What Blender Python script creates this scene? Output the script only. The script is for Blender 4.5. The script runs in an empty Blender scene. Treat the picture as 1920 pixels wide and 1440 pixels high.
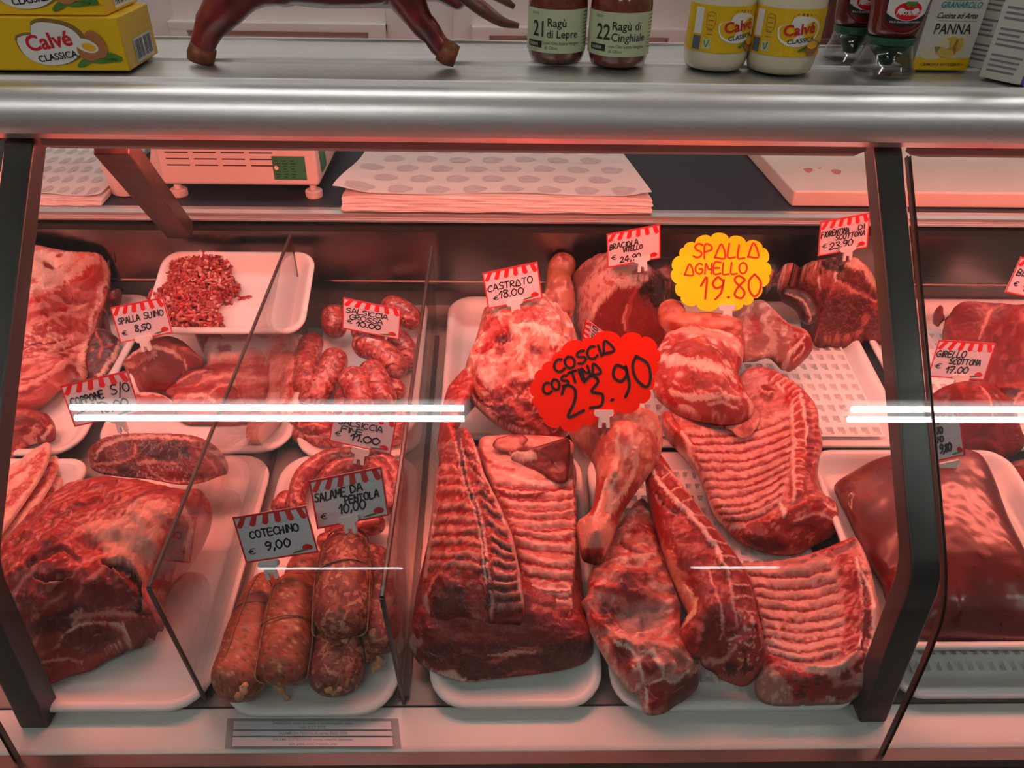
import bpy, bmesh, math, random
import numpy as np
from mathutils import Vector, Matrix, Euler
from mathutils.geometry import delaunay_2d_cdt

# ---------------------------------------------------------------- camera
C = bpy.context.scene.collection
SC = bpy.context.scene
FPX = 1423.0                       # focal length in pixels of the 1920 wide frame
CAMZ = 1.60
PITCH, YAW, ROLL = math.radians(35.0), math.radians(-1.6), math.radians(1.1)
cam_d = bpy.data.cameras.new('camera')
cam_d.sensor_width = 36.0
cam_d.lens = 36.0 * FPX / 1920.0
cam_d.clip_start = 0.02
cam = bpy.data.objects.new('camera', cam_d)
C.objects.link(cam)
CM = Matrix.Rotation(YAW, 3, 'Z') @ Matrix.Rotation(math.pi / 2 - PITCH, 3, 'X') @ Matrix.Rotation(ROLL, 3, 'Z')
cam.matrix_world = Matrix.Translation((0, 0, CAMZ)) @ CM.to_4x4()
SC.camera = cam

# ---------------------------------------------------------------- world, exposure
world = bpy.data.worlds.new('world')
SC.world = world
world.use_nodes = True
world.node_tree.nodes['Background'].inputs[0].default_value = (0.75, 0.8, 0.85, 1)
world.node_tree.nodes['Background'].inputs[1].default_value = 0.06
SC.view_settings.view_transform = 'Standard'
SC.view_settings.look = 'None'
SC.view_settings.gamma = 1.0
SC.view_settings.use_curve_mapping = False
SC.view_settings.exposure = 0.0
SC.cycles.use_denoising = True
SC.cycles.max_bounces = 8
SC.cycles.transparent_max_bounces = 16
SC.cycles.caustics_reflective = False
SC.cycles.caustics_refractive = False
SC.cycles.sample_clamp_indirect = 4.0
PINK = (1.0, 0.205, 0.15)
PINK_POWER = 26.0
CEIL_POWER = 28.0
ROOM_POWER = 22.0

# ---------------------------------------------------------------- measuring: from photo pixels to places in the shop
CR = np.array(CM)
CP = np.array((0, 0, CAMZ))
CROPS = {'A': (0, 420, 3.429), 'B': (0, 800, 2.25), 'C': (360, 420, 3.272), 'D': (360, 820, 2.322), 'E': (760, 420, 3.272),
         'G': (740, 780, 2.4), 'H': (1040, 860, 2.769), 'I': (1180, 380, 3.429), 'J': (1180, 640, 3.428), 'K': (1500, 400, 3.131),
         'L': (1500, 780, 2.182), 'T': (340, 0, 3.0), 'U': (960, 0, 3.2724), 'V': (1480, 0, 4.3636), 'S': (0, 0, 3.0), 'W': (1400, 250, 3.692), 'F': (0, 0, 1.0)}
DECK_S = 0.159
def deckz(y, h=0.0):
    return 0.805 + DECK_S * (y - 0.505) + h
def q(k, *pts):
    ox, oy, s = CROPS[k]
    return [(ox + p[0] / s, oy + p[1] / s) + tuple(p[2:]) for p in pts]
def ray(px, py):
    return CR @ np.array(((px - 960) / FPX, -(py - 720) / FPX, -1.0))
def atY(px, py, Y):
    d = ray(px, py); return CP + d * (Y / d[1])
def atZ(px, py, Z):
    d = ray(px, py); return CP + d * ((Z - CAMZ) / d[2])
def onD(px, py, h=0.0):                       # on the sloping deck, h above it
    d = ray(px, py)
    s = (CAMZ - deckz(0, h)) / (DECK_S * d[1] - d[2])
    return CP + d * s
def proj(P):
    L = (np.asarray(P) - CP) @ CR
    return np.stack((960 + FPX * L[:, 0] / -L[:, 2], 720 - FPX * L[:, 1] / -L[:, 2]), 1)

# ---------------------------------------------------------------- objects
def wloc(o):
    v = Vector((0, 0, 0))
    while o is not None:
        v = v + o.location; o = o.parent
    return np.array(v)
def tag(o, label, cat, group=None, kind=None):
    if label: o['label'] = label
    if cat: o['category'] = cat
    if group: o['group'] = group
    if kind: o['kind'] = kind
    return o
def thing(name, label, cat, loc=(0, 0, 0), group=None):
    o = bpy.data.objects.new(name, None); C.objects.link(o)
    o.location = loc; o.empty_display_size = 0.02
    return tag(o, label, cat, group)
def mesh_obj(name, V, Fs, m, parent=None, smooth=True, col=None, loc=None):
    """V in world coordinates; the object's origin is its parent's origin, or its own base."""
    V = np.asarray(V, dtype=float)
    if parent is not None:
        org = wloc(parent)
    elif loc is not None:
        org = np.array(loc, dtype=float)
    else:
        org = np.array(((V[:, 0].min() + V[:, 0].max()) / 2, (V[:, 1].min() + V[:, 1].max()) / 2, V[:, 2].min()))
    me = bpy.data.meshes.new(name)
    me.from_pydata([tuple(v) for v in V - org], [], [tuple(int(i) for i in f) for f in Fs])
    if smooth: me.polygons.foreach_set('use_smooth', [True] * len(me.polygons))
    if col is not None:
        at = me.color_attributes.new('Col', 'FLOAT_COLOR', 'POINT')
        at.data.foreach_set('color', np.asarray(col, dtype=np.float32).ravel())
    me.materials.append(m)
    me.update()
    o = bpy.data.objects.new(name, me); C.objects.link(o)
    if parent is not None: o.parent = parent
    else: o.location = org
    return o
class MB:
    """collects pieces of geometry that become ONE mesh"""
    def __init__(s): s.V = []; s.F = []
    def add(s, V, Fs):
        n = len(s.V); s.V += [tuple(v) for v in V]; s.F += [tuple(i + n for i in f) for f in Fs]; return s
    def build(s, name, m, parent=None, smooth=False, bevel=0.0, seg=2, loc=None):
        o = mesh_obj(name, s.V, s.F, m, parent, smooth, loc=loc)
        if bevel:
            b = o.modifiers.new('bevel', 'BEVEL'); b.width = bevel; b.segments = seg; b.limit_method = 'ANGLE'; b.angle_limit = math.radians(40)
            w = o.modifiers.new('normals', 'WEIGHTED_NORMAL'); w.keep_sharp = True
            o.data.polygons.foreach_set('use_smooth', [True] * len(o.data.polygons))
        return o
    def box(s, x0, x1, y0, y1, z0, z1):
        V = [(x, y, z) for z in (z0, z1) for y in (y0, y1) for x in (x0, x1)]
        return s.add(V, [(0, 2, 3, 1), (4, 5, 7, 6), (0, 1, 5, 4), (2, 6, 7, 3), (0, 4, 6, 2), (1, 3, 7, 5)])
    def prism(s, prof, x0, x1):                # profile of (y, z) swept along x
        n = len(prof)
        V = [(x0, y, z) for y, z in prof] + [(x1, y, z) for y, z in prof]
        Fs = [(i, (i + 1) % n, n + (i + 1) % n, n + i) for i in range(n)] + [tuple(range(n))[::-1], tuple(range(n, 2 * n))]
        return s.add(V, Fs)
    def hexa(s, a, b):                         # two quads a, b of 3-D points joined to a solid
        return s.add(list(a) + list(b), [(3, 2, 1, 0), (4, 5, 6, 7)] + [(i, (i + 1) % 4, 4 + (i + 1) % 4, 4 + i) for i in range(4)])
    def tube(s, pts, r, n=10, caps=True):
        V, Fs = tube_geo(pts, r if hasattr(r, '__len__') else [r] * len(pts), n, caps); return s.add(V, Fs)
    def lathe(s, prof, c, n=40, axis=None):    # profile of (r, z); c = base point
        V = []; Fs = []
        for r, z in prof:
            for k in range(n):
                a = 2 * math.pi * k / n
                V.append((c[0] + r * math.cos(a), c[1] + r * math.sin(a), c[2] + z))
        for i in range(len(prof) - 1):
            for k in range(n):
                k2 = (k + 1) % n
                Fs.append((i * n + k, i * n + k2, (i + 1) * n + k2, (i + 1) * n + k))
        Fs.append(tuple(range(n))[::-1]); Fs.append(tuple(range((len(prof) - 1) * n, len(prof) * n)))
        return s.add(V, Fs)
def tube_geo(pts, rs, n=10, caps=True, flat=1.0, flatdir=None):
    pts = [np.array(p, float) for p in pts]
    T = [pts[min(i + 1, len(pts) - 1)] - pts[max(i - 1, 0)] for i in range(len(pts))]
    T = [t / (np.linalg.norm(t) + 1e-12) for t in T]
    up = np.array((0, 0, 1.0)) if flatdir is None else np.array(flatdir, float)
    V = []; Fs = []
    for p, t, r in zip(pts, T, rs):
        a = np.cross(t, up)
        if np.linalg.norm(a) < 1e-3: a = np.cross(t, (0.0, 1.0, 0.02))
        a /= np.linalg.norm(a); b = np.cross(a, t)
        for k in range(n):
            w = 2 * math.pi * k / n
            V.append(p + r * (math.cos(w) * a + flat * math.sin(w) * b))
    m = len(pts)
    for i in range(m - 1):
        for k in range(n):
            k2 = (k + 1) % n
            Fs.append((i * n + k, (i + 1) * n + k, (i + 1) * n + k2, i * n + k2))
    if caps:
        Fs.append(tuple(range(n))); Fs.append(tuple(range((m - 1) * n, m * n))[::-1])
    return V, Fs
def crom(pts, n=8, closed=False):              # Catmull-Rom through any tuples
    P = [np.array(p, float) for p in pts]; m = len(P); out = []
    for i in range(m if closed else m - 1):
        p0 = P[(i - 1) % m] if closed or i > 0 else 2 * P[0] - P[1]
        p1 = P[i]; p2 = P[(i + 1) % m]
        p3 = P[(i + 2) % m] if closed or i + 2 < m else 2 * P[-1] - P[-2]
        for k in range(n):
            t = k / n
            out.append(0.5 * (2 * p1 + (p2 - p0) * t + (2 * p0 - 5 * p1 + 4 * p2 - p3) * t * t + (3 * p1 - p0 - 3 * p2 + p3) * t ** 3))
    if not closed: out.append(P[-1])
    return out

# ---------------------------------------------------------------- materials
def nodes(name):
    m = bpy.data.materials.new(name); m.use_nodes = True
    nt = m.node_tree; b = nt.nodes['Principled BSDF']
    return m, nt, b
def mat(name, col, rough=0.5, metal=0.0, spec=0.5, noise=0.0, nscale=40, bump=0.0, bscale=200, coat=0.0, stretch=None):
    m, nt, b = nodes(name)
    b.inputs['Base Color'].default_value = (*col, 1)
    b.inputs['Roughness'].default_value = rough
    b.inputs['Metallic'].default_value = metal
    b.inputs['Specular IOR Level'].default_value = spec
    b.inputs['Coat Weight'].default_value = coat
    tc = nt.nodes.new('ShaderNodeTexCoord'); mp = nt.nodes.new('ShaderNodeMapping')
    nt.links.new(tc.outputs['Object'], mp.inputs[0])
    if stretch: mp.inputs['Scale'].default_value = stretch
    if noise:
        n = nt.nodes.new('ShaderNodeTexNoise'); n.inputs['Scale'].default_value = nscale; n.inputs['Detail'].default_value = 6
        nt.links.new(mp.outputs[0], n.inputs['Vector'])
        mx = nt.nodes.new('ShaderNodeMix'); mx.data_type = 'RGBA'; mx.blend_type = 'MULTIPLY'
        mx.inputs[0].default_value = 1.0
        rp = nt.nodes.new('ShaderNodeValToRGB')
        rp.color_ramp.elements[0].position = 0.3; rp.color_ramp.elements[1].position = 0.7
        rp.color_ramp.elements[0].color = (1 - noise, 1 - noise, 1 - noise, 1); rp.color_ramp.elements[1].color = (1, 1, 1, 1)
        nt.links.new(n.outputs['Fac'], rp.inputs[0])
        mx.inputs[6].default_value = (*col, 1)
        nt.links.new(rp.outputs[0], mx.inputs[7]); nt.links.new(mx.outputs[2], b.inputs['Base Color'])
    if bump:
        n2 = nt.nodes.new('ShaderNodeTexNoise'); n2.inputs['Scale'].default_value = bscale; n2.inputs['Detail'].default_value = 4
        nt.links.new(mp.outputs[0], n2.inputs['Vector'])
        bp = nt.nodes.new('ShaderNodeBump'); bp.inputs['Strength'].default_value = bump; bp.inputs['Distance'].default_value = 0.002
        nt.links.new(n2.outputs['Fac'], bp.inputs['Height']); nt.links.new(bp.outputs[0], b.inputs['Normal'])
    return m
def mat_glass(name, tint=(0.93, 0.97, 0.96), ior=1.5, rough=0.0, refl=1.0):
    """clear pane: see-through with a Fresnel mirror on both faces"""
    m, nt, b = nodes(name)
    nt.nodes.remove(b)
    out = [n for n in nt.nodes if n.type == 'OUTPUT_MATERIAL'][0]
    t = nt.nodes.new('ShaderNodeBsdfTransparent'); t.inputs[0].default_value = (*tint, 1)
    g = nt.nodes.new('ShaderNodeBsdfGlossy'); g.inputs['Roughness'].default_value = rough
    g.inputs[0].default_value = (refl, refl, refl, 1)
    ge = nt.nodes.new('ShaderNodeNewGeometry')
    dt = nt.nodes.new('ShaderNodeVectorMath'); dt.operation = 'DOT_PRODUCT'
    nt.links.new(ge.outputs['Normal'], dt.inputs[0]); nt.links.new(ge.outputs['Incoming'], dt.inputs[1])
    def mth(op, a, b=None):
        k = nt.nodes.new('ShaderNodeMath'); k.operation = op
        for i, v in enumerate((a, b)):
            if v is None: continue
            if isinstance(v, (int, float)): k.inputs[i].default_value = v
            else: nt.links.new(v, k.inputs[i])
        return k.outputs[0]
    c = mth('ABSOLUTE', dt.outputs['Value'])
    r0 = ((ior - 1) / (ior + 1)) ** 2
    fr = mth('ADD', mth('MULTIPLY', mth('POWER', mth('SUBTRACT', 1.0, c), 5.0), 1 - r0), r0)   # Schlick, both sides alike
    mx = nt.nodes.new('ShaderNodeMixShader')
    nt.links.new(fr, mx.inputs[0]); nt.links.new(t.outputs[0], mx.inputs[1]); nt.links.new(g.outputs[0], mx.inputs[2])
    nt.links.new(mx.outputs[0], out.inputs[0])
    return m
def mat_emit(name, col, s):
    m, nt, b = nodes(name)
    b.inputs['Base Color'].default_value = (0.9, 0.9, 0.9, 1)
    b.inputs['Emission Color'].default_value = (*col, 1); b.inputs['Emission Strength'].default_value = s
    return m
M = {}
M['alu'] = mat('brushed_aluminium', (0.86, 0.87, 0.86), 0.38, 0.9, noise=0.10, nscale=60, bump=0.06, bscale=160, stretch=(0.02, 1, 1))
M['steel'] = mat('stainless_steel', (0.30, 0.28, 0.265), 0.22, 1.0, noise=0.25, nscale=30, bump=0.05, bscale=200, stretch=(0.05, 1, 1))
M['ledge'] = mat('white_enamel', (0.80, 0.78, 0.75), 0.28, 0.0, noise=0.06, nscale=14)
M['deckm'] = mat('dark_steel_deck', (0.30, 0.28, 0.26), 0.35, 0.7, noise=0.2, nscale=30)
M['post'] = mat('grey_painted_steel', (0.040, 0.036, 0.034), 0.32, 0.2, noise=0.15, nscale=20)
M['black'] = mat('black_strip', (0.02, 0.018, 0.018), 0.45)
M['gasket'] = mat('brown_black_edge', (0.05, 0.032, 0.025), 0.3)
M['tray'] = mat('white_plastic', (0.84, 0.82, 0.80), 0.32, noise=0.04, nscale=25, bump=0.02, bscale=120)
M['mat'] = mat('dark_navy_worktop', (0.018, 0.020, 0.034), 0.55, noise=0.3, nscale=120, bump=0.2, bscale=500)
M['wallp'] = mat('white_painted_wood', (0.70, 0.67, 0.64), 0.5, noise=0.05, nscale=8)
M['wood'] = mat('dark_brown_wood', (0.085, 0.028, 0.016), 0.4, noise=0.5, nscale=18, stretch=(1, 1, 0.08))
M['tan'] = mat('tan_wood', (0.42, 0.20, 0.09), 0.5, noise=0.3, nscale=14, stretch=(1, 1, 0.1))
M['glass'] = mat_glass('clear_glass')
M['acry'] = mat_glass('clear_acrylic', (0.84, 0.84, 0.84), 1.45)
M['white'] = mat('white_plastic_clip', (0.86, 0.84, 0.82), 0.35)
M['ink'] = mat('black_marker_ink', (0.012, 0.010, 0.012), 0.5)
M['redink'] = mat('red_marker_ink', (0.62, 0.03, 0.01), 0.5)
M['print'] = mat('grey_print', (0.22, 0.22, 0.24), 0.5)
M['card'] = mat('white_card', (0.74, 0.71, 0.77), 0.3)
M['cardred'] = mat('red_print', (0.72, 0.015, 0.02), 0.25)
M['yel'] = mat('fluorescent_yellow_card', (0.86, 1.0, 0.005), 0.7, spec=.2)
M['org'] = mat('fluorescent_red_card', (1.0, 0.022, 0.003), 0.75, spec=.1)
M['green'] = mat('green_print', (0.05, 0.22, 0.03), 0.4)
M['wire'] = mat('steel_wire', (0.4, 0.4, 0.4), 0.3, 1.0)
# ================================================================ lamps of the shop and of the counter
M['pinktube'] = mat_emit('pink_lamp_panel', PINK, PINK_POWER)
M['ceiltube'] = mat_emit('white_lamp_tube', (1.0, 0.97, 0.93), CEIL_POWER)
M['roomtube'] = mat_emit('bright_lamp_tube', (1.0, 0.97, 0.93), ROOM_POWER)
M['fix'] = mat('white_lamp_body', (0.8, 0.8, 0.8), 0.5)
TH = CAMZ + 1.33
def ceiling_lamp(x0, x1, y, lab, m='ceiltube'):
    t = thing('ceiling_lamp', lab, 'lamp', ((x0 + x1) / 2, y, TH), 'twin tube ceiling lamps')
    MB().box(x0 - 0.03, x1 + 0.03, y - 0.06, y + 0.06, TH + 0.022, TH + 0.07).build('lamp_body', M['fix'], t, bevel=0.006)
    for s in (-1, 1):
        MB().tube([(x0, y + s * 0.027, TH), (x1, y + s * 0.027, TH)], 0.0125, 12).build('lamp_tube', M[m], t, smooth=True)
CL = [(-1.64, -0.12, -0.84), (1.42, 2.94, -0.84), (-1.45, -0.57, -3.2), (1.24, 1.78, -3.2), (-1.3, 0.2, 1.5), (-3.6, -2.1, -0.84), (0.9, 2.4, 1.5)]  # the pair above the worktop is added to brighten shelf and back wall
for i, (a, b, y) in enumerate(CL):
    ceiling_lamp(a, b, y, 'twin white fluorescent tube lamp on the ceiling, ' + ['over the left of the counter', 'over the right of the counter', 'in the second row at the left', 'in the second row at the right', 'added out of view above the worktop at the left', 'at the far left of the first row', 'added out of view above the worktop at the right'][i], 'ceiltube' if y == -0.84 else 'roomtube')

# ================================================================ the room
def struct(name, mb, m, bevel=0.0):
    o = mb.build(name, m, bevel=bevel); o['kind'] = 'structure'; return o
M['ceil'] = mat('ceiling_paint', (0.74, 0.74, 0.73), 0.9)
M['floor'] = mat('grey_floor_tiles', (0.22, 0.20, 0.19), 0.5, noise=0.2, nscale=5)
struct('floor', MB().box(-4.5, 4.5, -6, 3.0, -0.05, 0.0), M['floor'])
struct('ceiling', MB().box(-4.5, 4.5, -6, 3.0, TH + 0.07, TH + 0.14), M['ceil'])
WY = 2.05
struct('wall_back', MB().box(-4.5, 4.5, WY, WY + 0.1, 0, TH + 0.07), M['wallp'])
struct('wall_left', MB().box(-4.6, -4.5, -6, 3.0, 0, TH + 0.07), M['ceil'])
struct('wall_right', MB().box(4.5, 4.6, -6, 3.0, 0, TH + 0.07), M['ceil'])
struct('wall_front', MB().box(-4.5, 4.5, -6.1, -6, 0, TH + 0.07), M['ceil'])
# white panelled cupboard doors behind the counter: raised frames round recessed panels
k = 0
for (xa, xb, yt) in ((330, 713, 36), (896, 1276, 46)):
    a = atY(xa, yt, WY); b = atY(xb, yt, WY)
    mb = MB(); w = 0.05
    z1 = a[2]; z0 = 0.55
    mb.box(a[0] - w * .3, b[0] + w * .3, WY - 0.025, WY + 0.001, z1 - 0.022, z1)
    mb.box(a[0] - w * .3, a[0] + w * .6, WY - 0.0249, WY + 0.001, z0, z1 - 0.0001)
    mb.box(b[0] - w * .6, b[0] + w * .3, WY - 0.0249, WY + 0.001, z0, z1 - 0.0001)
    k += 1
    struct('trim_%d' % k, mb, M['wallp'], 0.003)
for (xa,) in ((322,), (845,), (720,)):
    a = atY(xa, 20, WY); k += 1
    struct('trim_%d' % k, MB().box(a[0] - 0.002, a[0] + 0.002, WY - 0.003, WY + 0.001, 0.55, 2.0), M['wallp'])
a = atY(1512, 40, WY - 0.30); b = atY(1768, 40, WY - 0.30)
wc = thing('wooden_cabinet', 'dark brown wooden cabinet standing behind the ketchup bottles', 'cabinet', ((a[0] + b[0]) / 2, WY - 0.15, 0))
MB().box(a[0], b[0], WY - 0.28, WY - 0.002, 0.02, 1.9).build('cabinet_body', M['wood'], wc, bevel=0.004)
zz = atY(1600, 72, WY - 0.30)[2]
mb = MB()
mb.box(a[0] + 0.005, b[0] - 0.005, WY - 0.305, WY - 0.281, zz - 0.04, zz)
mb.box(a[0] + 0.005, a[0] + 0.05, WY - 0.304, WY - 0.281, 0.2, 1.85)
mb.box(b[0] - 0.05, b[0] - 0.005, WY - 0.304, WY - 0.281, 0.2, 1.85)
mb.build('door_frame', M['wood'], wc, bevel=0.003)
a = atY(1790, 40, WY - 0.2); b = atY(2050, 40, WY - 0.2)
tb = MB().box(a[0], b[0], WY - 0.2, WY - 0.002, 0.02, 1.8).build('wooden_cupboard', M['tan'], bevel=0.004)
tag(tb, 'plain tan wooden cupboard behind the cream carton at the right', 'cupboard')

# ================================================================ the counter
XL, XR = -1.15, 1.55
XP = [float(atZ(62, 1372, 0.803)[0]), float(atZ(1638, 1360, 0.803)[0])]                              # the two glass posts in view
ctr = thing('refrigerated_counter', 'long refrigerated butcher counter with sloping glass front and pink lamps', 'counter', (0, 0.8, 0))
YB = 1.205                                        # back panel
ZT = 1.400                                        # shelf top
# --- shelf above the glass
Yr = atZ(960, 80, ZT)[1]; Y1 = atZ(960, 121, ZT)[1]; Yf = atZ(960, 160, ZT)[1]
prof = [(Yr, ZT - 0.012), (Yr, ZT), 
        (Yf - .001, ZT), (Yf - .005, ZT - .001)]
pb = atY(960, 271, 0.802)
for i in range(1, 13):
    t = i / 12 * math.radians(118)
    cy, cz = Yf - 0.006, (ZT + pb[2]) / 2 - 0.004
    prof.append((cy - (cy - 0.792) * math.sin(t) ** 0.9 , cz + 0.030 * math.cos(t) + (0.0 if t < 1.57 else 0)))
prof += [(0.806, pb[2]), (0.835, pb[2] + 0.002), (0.84, ZT - 0.02), (Yr - 0.01, ZT - 0.022)]
sh = MB().prism(prof, XL, XR).build('shelf', M['alu'], ctr)
sh.data.polygons.foreach_set('use_smooth', [True] * len(sh.data.polygons))
for m_ in (sh.modifiers.new('split', 'EDGE_SPLIT'),): m_.split_angle = math.radians(28)
M['lip'] = mat('pink_lit_lamp_lip', (0.66, 0.27, 0.24), 0.35, 0.1)  # pink lamp light on the lip put into its base colour
M['strip_alu'] = mat('pale_highlight_strip', (0.90, 0.90, 0.88), 0.45, 0.0)  # white highlight along the shelf ribs put into their pale colour
for yy, w_ in ((Yr - .004, .003), (Y1, .0040), (Yf + .003, .0050)):
    MB().prism([(yy - w_, ZT - .0004), (yy - w_ * .6, ZT + .0028), (yy + w_ * .6, ZT + .0028), (yy + w_, ZT - .0004)], XL + .001, XR - .001).build('shelf_bead', M['strip_alu'], ctr)
# --- lamp housings below the shelf, between the posts
for (xa, xb) in ((XL, XP[0] - .022), (XP[0] + .022, XP[1] - .024), (XP[1] + .026, XR)):
    zb = pb[2] - 0.002
    hb = MB()
    c1 = 0.012
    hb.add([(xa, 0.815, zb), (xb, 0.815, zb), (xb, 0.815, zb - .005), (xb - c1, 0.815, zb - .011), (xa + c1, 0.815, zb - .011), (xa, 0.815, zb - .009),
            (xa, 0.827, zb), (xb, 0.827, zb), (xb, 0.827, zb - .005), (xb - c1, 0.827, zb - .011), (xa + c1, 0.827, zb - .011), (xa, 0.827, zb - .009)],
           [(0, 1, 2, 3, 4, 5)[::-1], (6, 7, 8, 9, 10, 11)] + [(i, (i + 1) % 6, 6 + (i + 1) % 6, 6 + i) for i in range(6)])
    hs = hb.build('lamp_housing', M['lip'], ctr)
    MB().box(xa, xb, 0.815, 0.975, zb + 0.024, zb + 0.030).build('lamp_tray', M['fix'], hs)
    MB().box(xa, xb, 0.9755, 0.980, zb - 0.025, zb + 0.030).build('added_light_shield', M['fix'], hs)  # unseen shield, added to keep pink light off the back wall
    # unseen lamp, made wedge-shaped to spread its light: one light strip looks to the front of the display, one to the back
    for (ya, za, yb_, zb_2, nm) in ((0.852, zb + .017, 0.8855, zb - .030, 'lamp_panel'), (0.8915, zb - .029, 0.9165, zb + .006, 'lamp_panel')):
        ny, nz = (zb_2 - za), -(yb_ - ya); l_ = math.hypot(ny, nz); ny, nz = -ny / l_ * .003, -nz / l_ * .003
        MB().hexa([(xa + .06, ya, za), (xb - .06, ya, za), (xb - .06, yb_, zb_2), (xa + .06, yb_, zb_2)], [(xa + .06, ya + ny, za + nz), (xb - .06, ya + ny, za + nz), (xb - .06, yb_ + ny, zb_2 + nz), (xa + .06, yb_ + ny, zb_2 + nz)]).build(nm, M['pinktube'], hs)
    MB().prism([(.858, zb + .023), (.8885, zb - .0265), (.913, zb + .012), (.913, zb + .0235)], xa + .055, xb - .055).build('lamp_body', M['fix'], hs)
# --- deck, ledge, back panel, sill
mb = MB()
z0, z1 = deckz(0.50) - 0.002, deckz(YB - 0.02) - 0.002
mb.prism([(0.50, z0), (YB + .03, z1 + .01), (YB + .03, z1 - .03), (0.50, z0 - 0.03)], XL, XR)
mb.build('deck', M['deckm'], ctr)
zl = onD(960, 1326)[2] - 0.001
MB().prism([(0.499, zl - 0.004), (0.497, zl + .001), (0.452, zl), (0.446, zl - .004), (0.446, zl - .06), (0.499, zl - .06)], XL, XR).build('front_ledge', M['ledge'], ctr, bevel=0.0015)
MB().prism([(0.4455, zl - .002), (0.432, zl - .002), (0.428, zl - .008), (0.428, zl - 0.05), (0.4455, zl - 0.05)], XL, XR).build('glass_channel', M['gasket'], ctr)
MB().prism([(0.427, zl - .012), (0.36, zl - .02), (0.33, zl - .06), (0.33, 0.05), (0.427, 0.05)], XL, XR).build('front_fascia', M['post'], ctr)
mb = MB()
zs = atY(960, 392, YB)[2]                          # rear sill height
ZW = zs
mid = atY(960, 528, YB)[2]; topb = atY(960, 440, YB - .01)[2]
mb.prism([(YB, mid), (YB, topb), (YB + .02, topb), (YB + .02, mid)], XL, XR)
mb.build('back_panel', M['steel'], ctr)
MB().prism([(YB + .018, mid), (YB + .03, mid + .004), (YB + .03, z1 - .02), (YB + .018, z1 - .02)], XL, XR).build('air_duct', M['deckm'], ctr)
MB().prism([(YB - .004, mid - .004), (YB - .004, mid), (YB + .001, mid + .001), (YB + .018, mid - .001)], XL, XR).build('panel_lip', M['steel'], ctr)
MB().prism([(YB + .006, topb - .0005), (YB - .012, topb + 0.004), (YB - .012, topb + .014), (YB + .02, topb + .014), (YB + .02, topb - .0005)], XL, XR).build('dark_strip', M['black'], ctr)  # plain dark band under the rear sill
t0 = topb + .0145
MB().prism([(YB - .004, t0), (YB - .006, t0 + .008), (YB + .03, t0 + .008), (YB + .03, t0)], XL, XR).build('dark_strip', M['gasket'], ctr)
t1 = t0 + .0085
MB().prism([(YB - .016, t1), (YB - .018, t1 + .004), (YB - .012, t1 + .0055), (YB - .010, t1 + .0075), (YB - .014, t1 + .009), (YB - .014, t1 + .013), (YB - .004, t1 + .0155), (YB + .008, t1 + .0155), (YB + .02, t1 + .012), (YB + .02, t1)], XL, XR).build('rear_sill', M['alu'], ctr, smooth=False)
ZW = t1 + 0.0157
wt = MB().box(XL, XR, YB + .009, WY - .31, ZW - .03, ZW).build('worktop', M['mat'], bevel=0.002)
tag(wt, 'dark navy worktop behind the meat display', 'worktop')
bs = MB().box(XL, XR, YB + .04, WY - .32, 0.0, ZW - .0305).build('base_cabinet', M['post'], None)
tag(bs, 'dark cabinet base under the navy worktop', 'cabinet')
bs.parent = None
MB().box(XL, XR, 0.428, YB + .0385, 0.05, 0.70).build('counter_base', M['post'], ctr)
# --- posts: bent flat bars under the glass
PROF_OUT = [(0.8165, 1.3452), (0.507, 1.036), (0.497, 1.022), (0.491, 1.002), (0.474, zl + .0005)]
PROF_IN = [(0.852, 1.3452), (0.536, 1.030), (0.526, 1.016), (0.520, 0.996), (0.503, zl + .0005)]
for x in (XP[0], XP[1], 1.34):
    mb = MB(); n = len(PROF_OUT); hw = 0.0155
    for (x0, x1) in ((x - hw, x + hw),):
        V = [(x0, y, z) for y, z in PROF_OUT] + [(x0, y, z) for y, z in PROF_IN] + [(x1, y, z) for y, z in PROF_OUT] + [(x1, y, z) for y, z in PROF_IN]
        Fs = []
        for i in range(n - 1):
            Fs += [(i, i + 1, n + i + 1, n + i), (2 * n + i, 3 * n + i, 3 * n + i + 1, 2 * n + i + 1), (i, 2 * n + i, 2 * n + i + 1, i + 1), (n + i, n + i + 1, 3 * n + i + 1, 3 * n + i)]
        Fs += [(0, n, 3 * n, 2 * n), (n - 1, 3 * n - 1, 4 * n - 1, 2 * n - 1)]
        mb.add(V, Fs)
    mb.build('glass_post', M['post'], ctr, bevel=0.003)
# --- diagonal shelf brace at the left, from the shelf back to the rear sill
a0 = np.array(atY(228, 292, 0.93)); a1 = np.array(atY(338, 432, YB - .022))
dx = 0.021
pr = MB()
n_ = np.array((0, a1[2] - a0[2], -(a1[1] - a0[1]))); n_ /= np.linalg.norm(n_); n_ = n_ * 0.014
def quad(c): return [c + np.array((-dx, 0, 0)) - n_, c + np.array((dx, 0, 0)) - n_, c + np.array((dx, 0, 0)) + n_, c + np.array((-dx, 0, 0)) + n_]
M['brace'] = mat('brown_grey_metal', (0.16, 0.075, 0.055), 0.4, 0.4, noise=0.5, nscale=70)
pr.hexa(quad(a0 + (a0 - a1) * 0.12), quad(a1)).build('shelf_brace', M['brace'], ctr, bevel=0.002)
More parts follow.
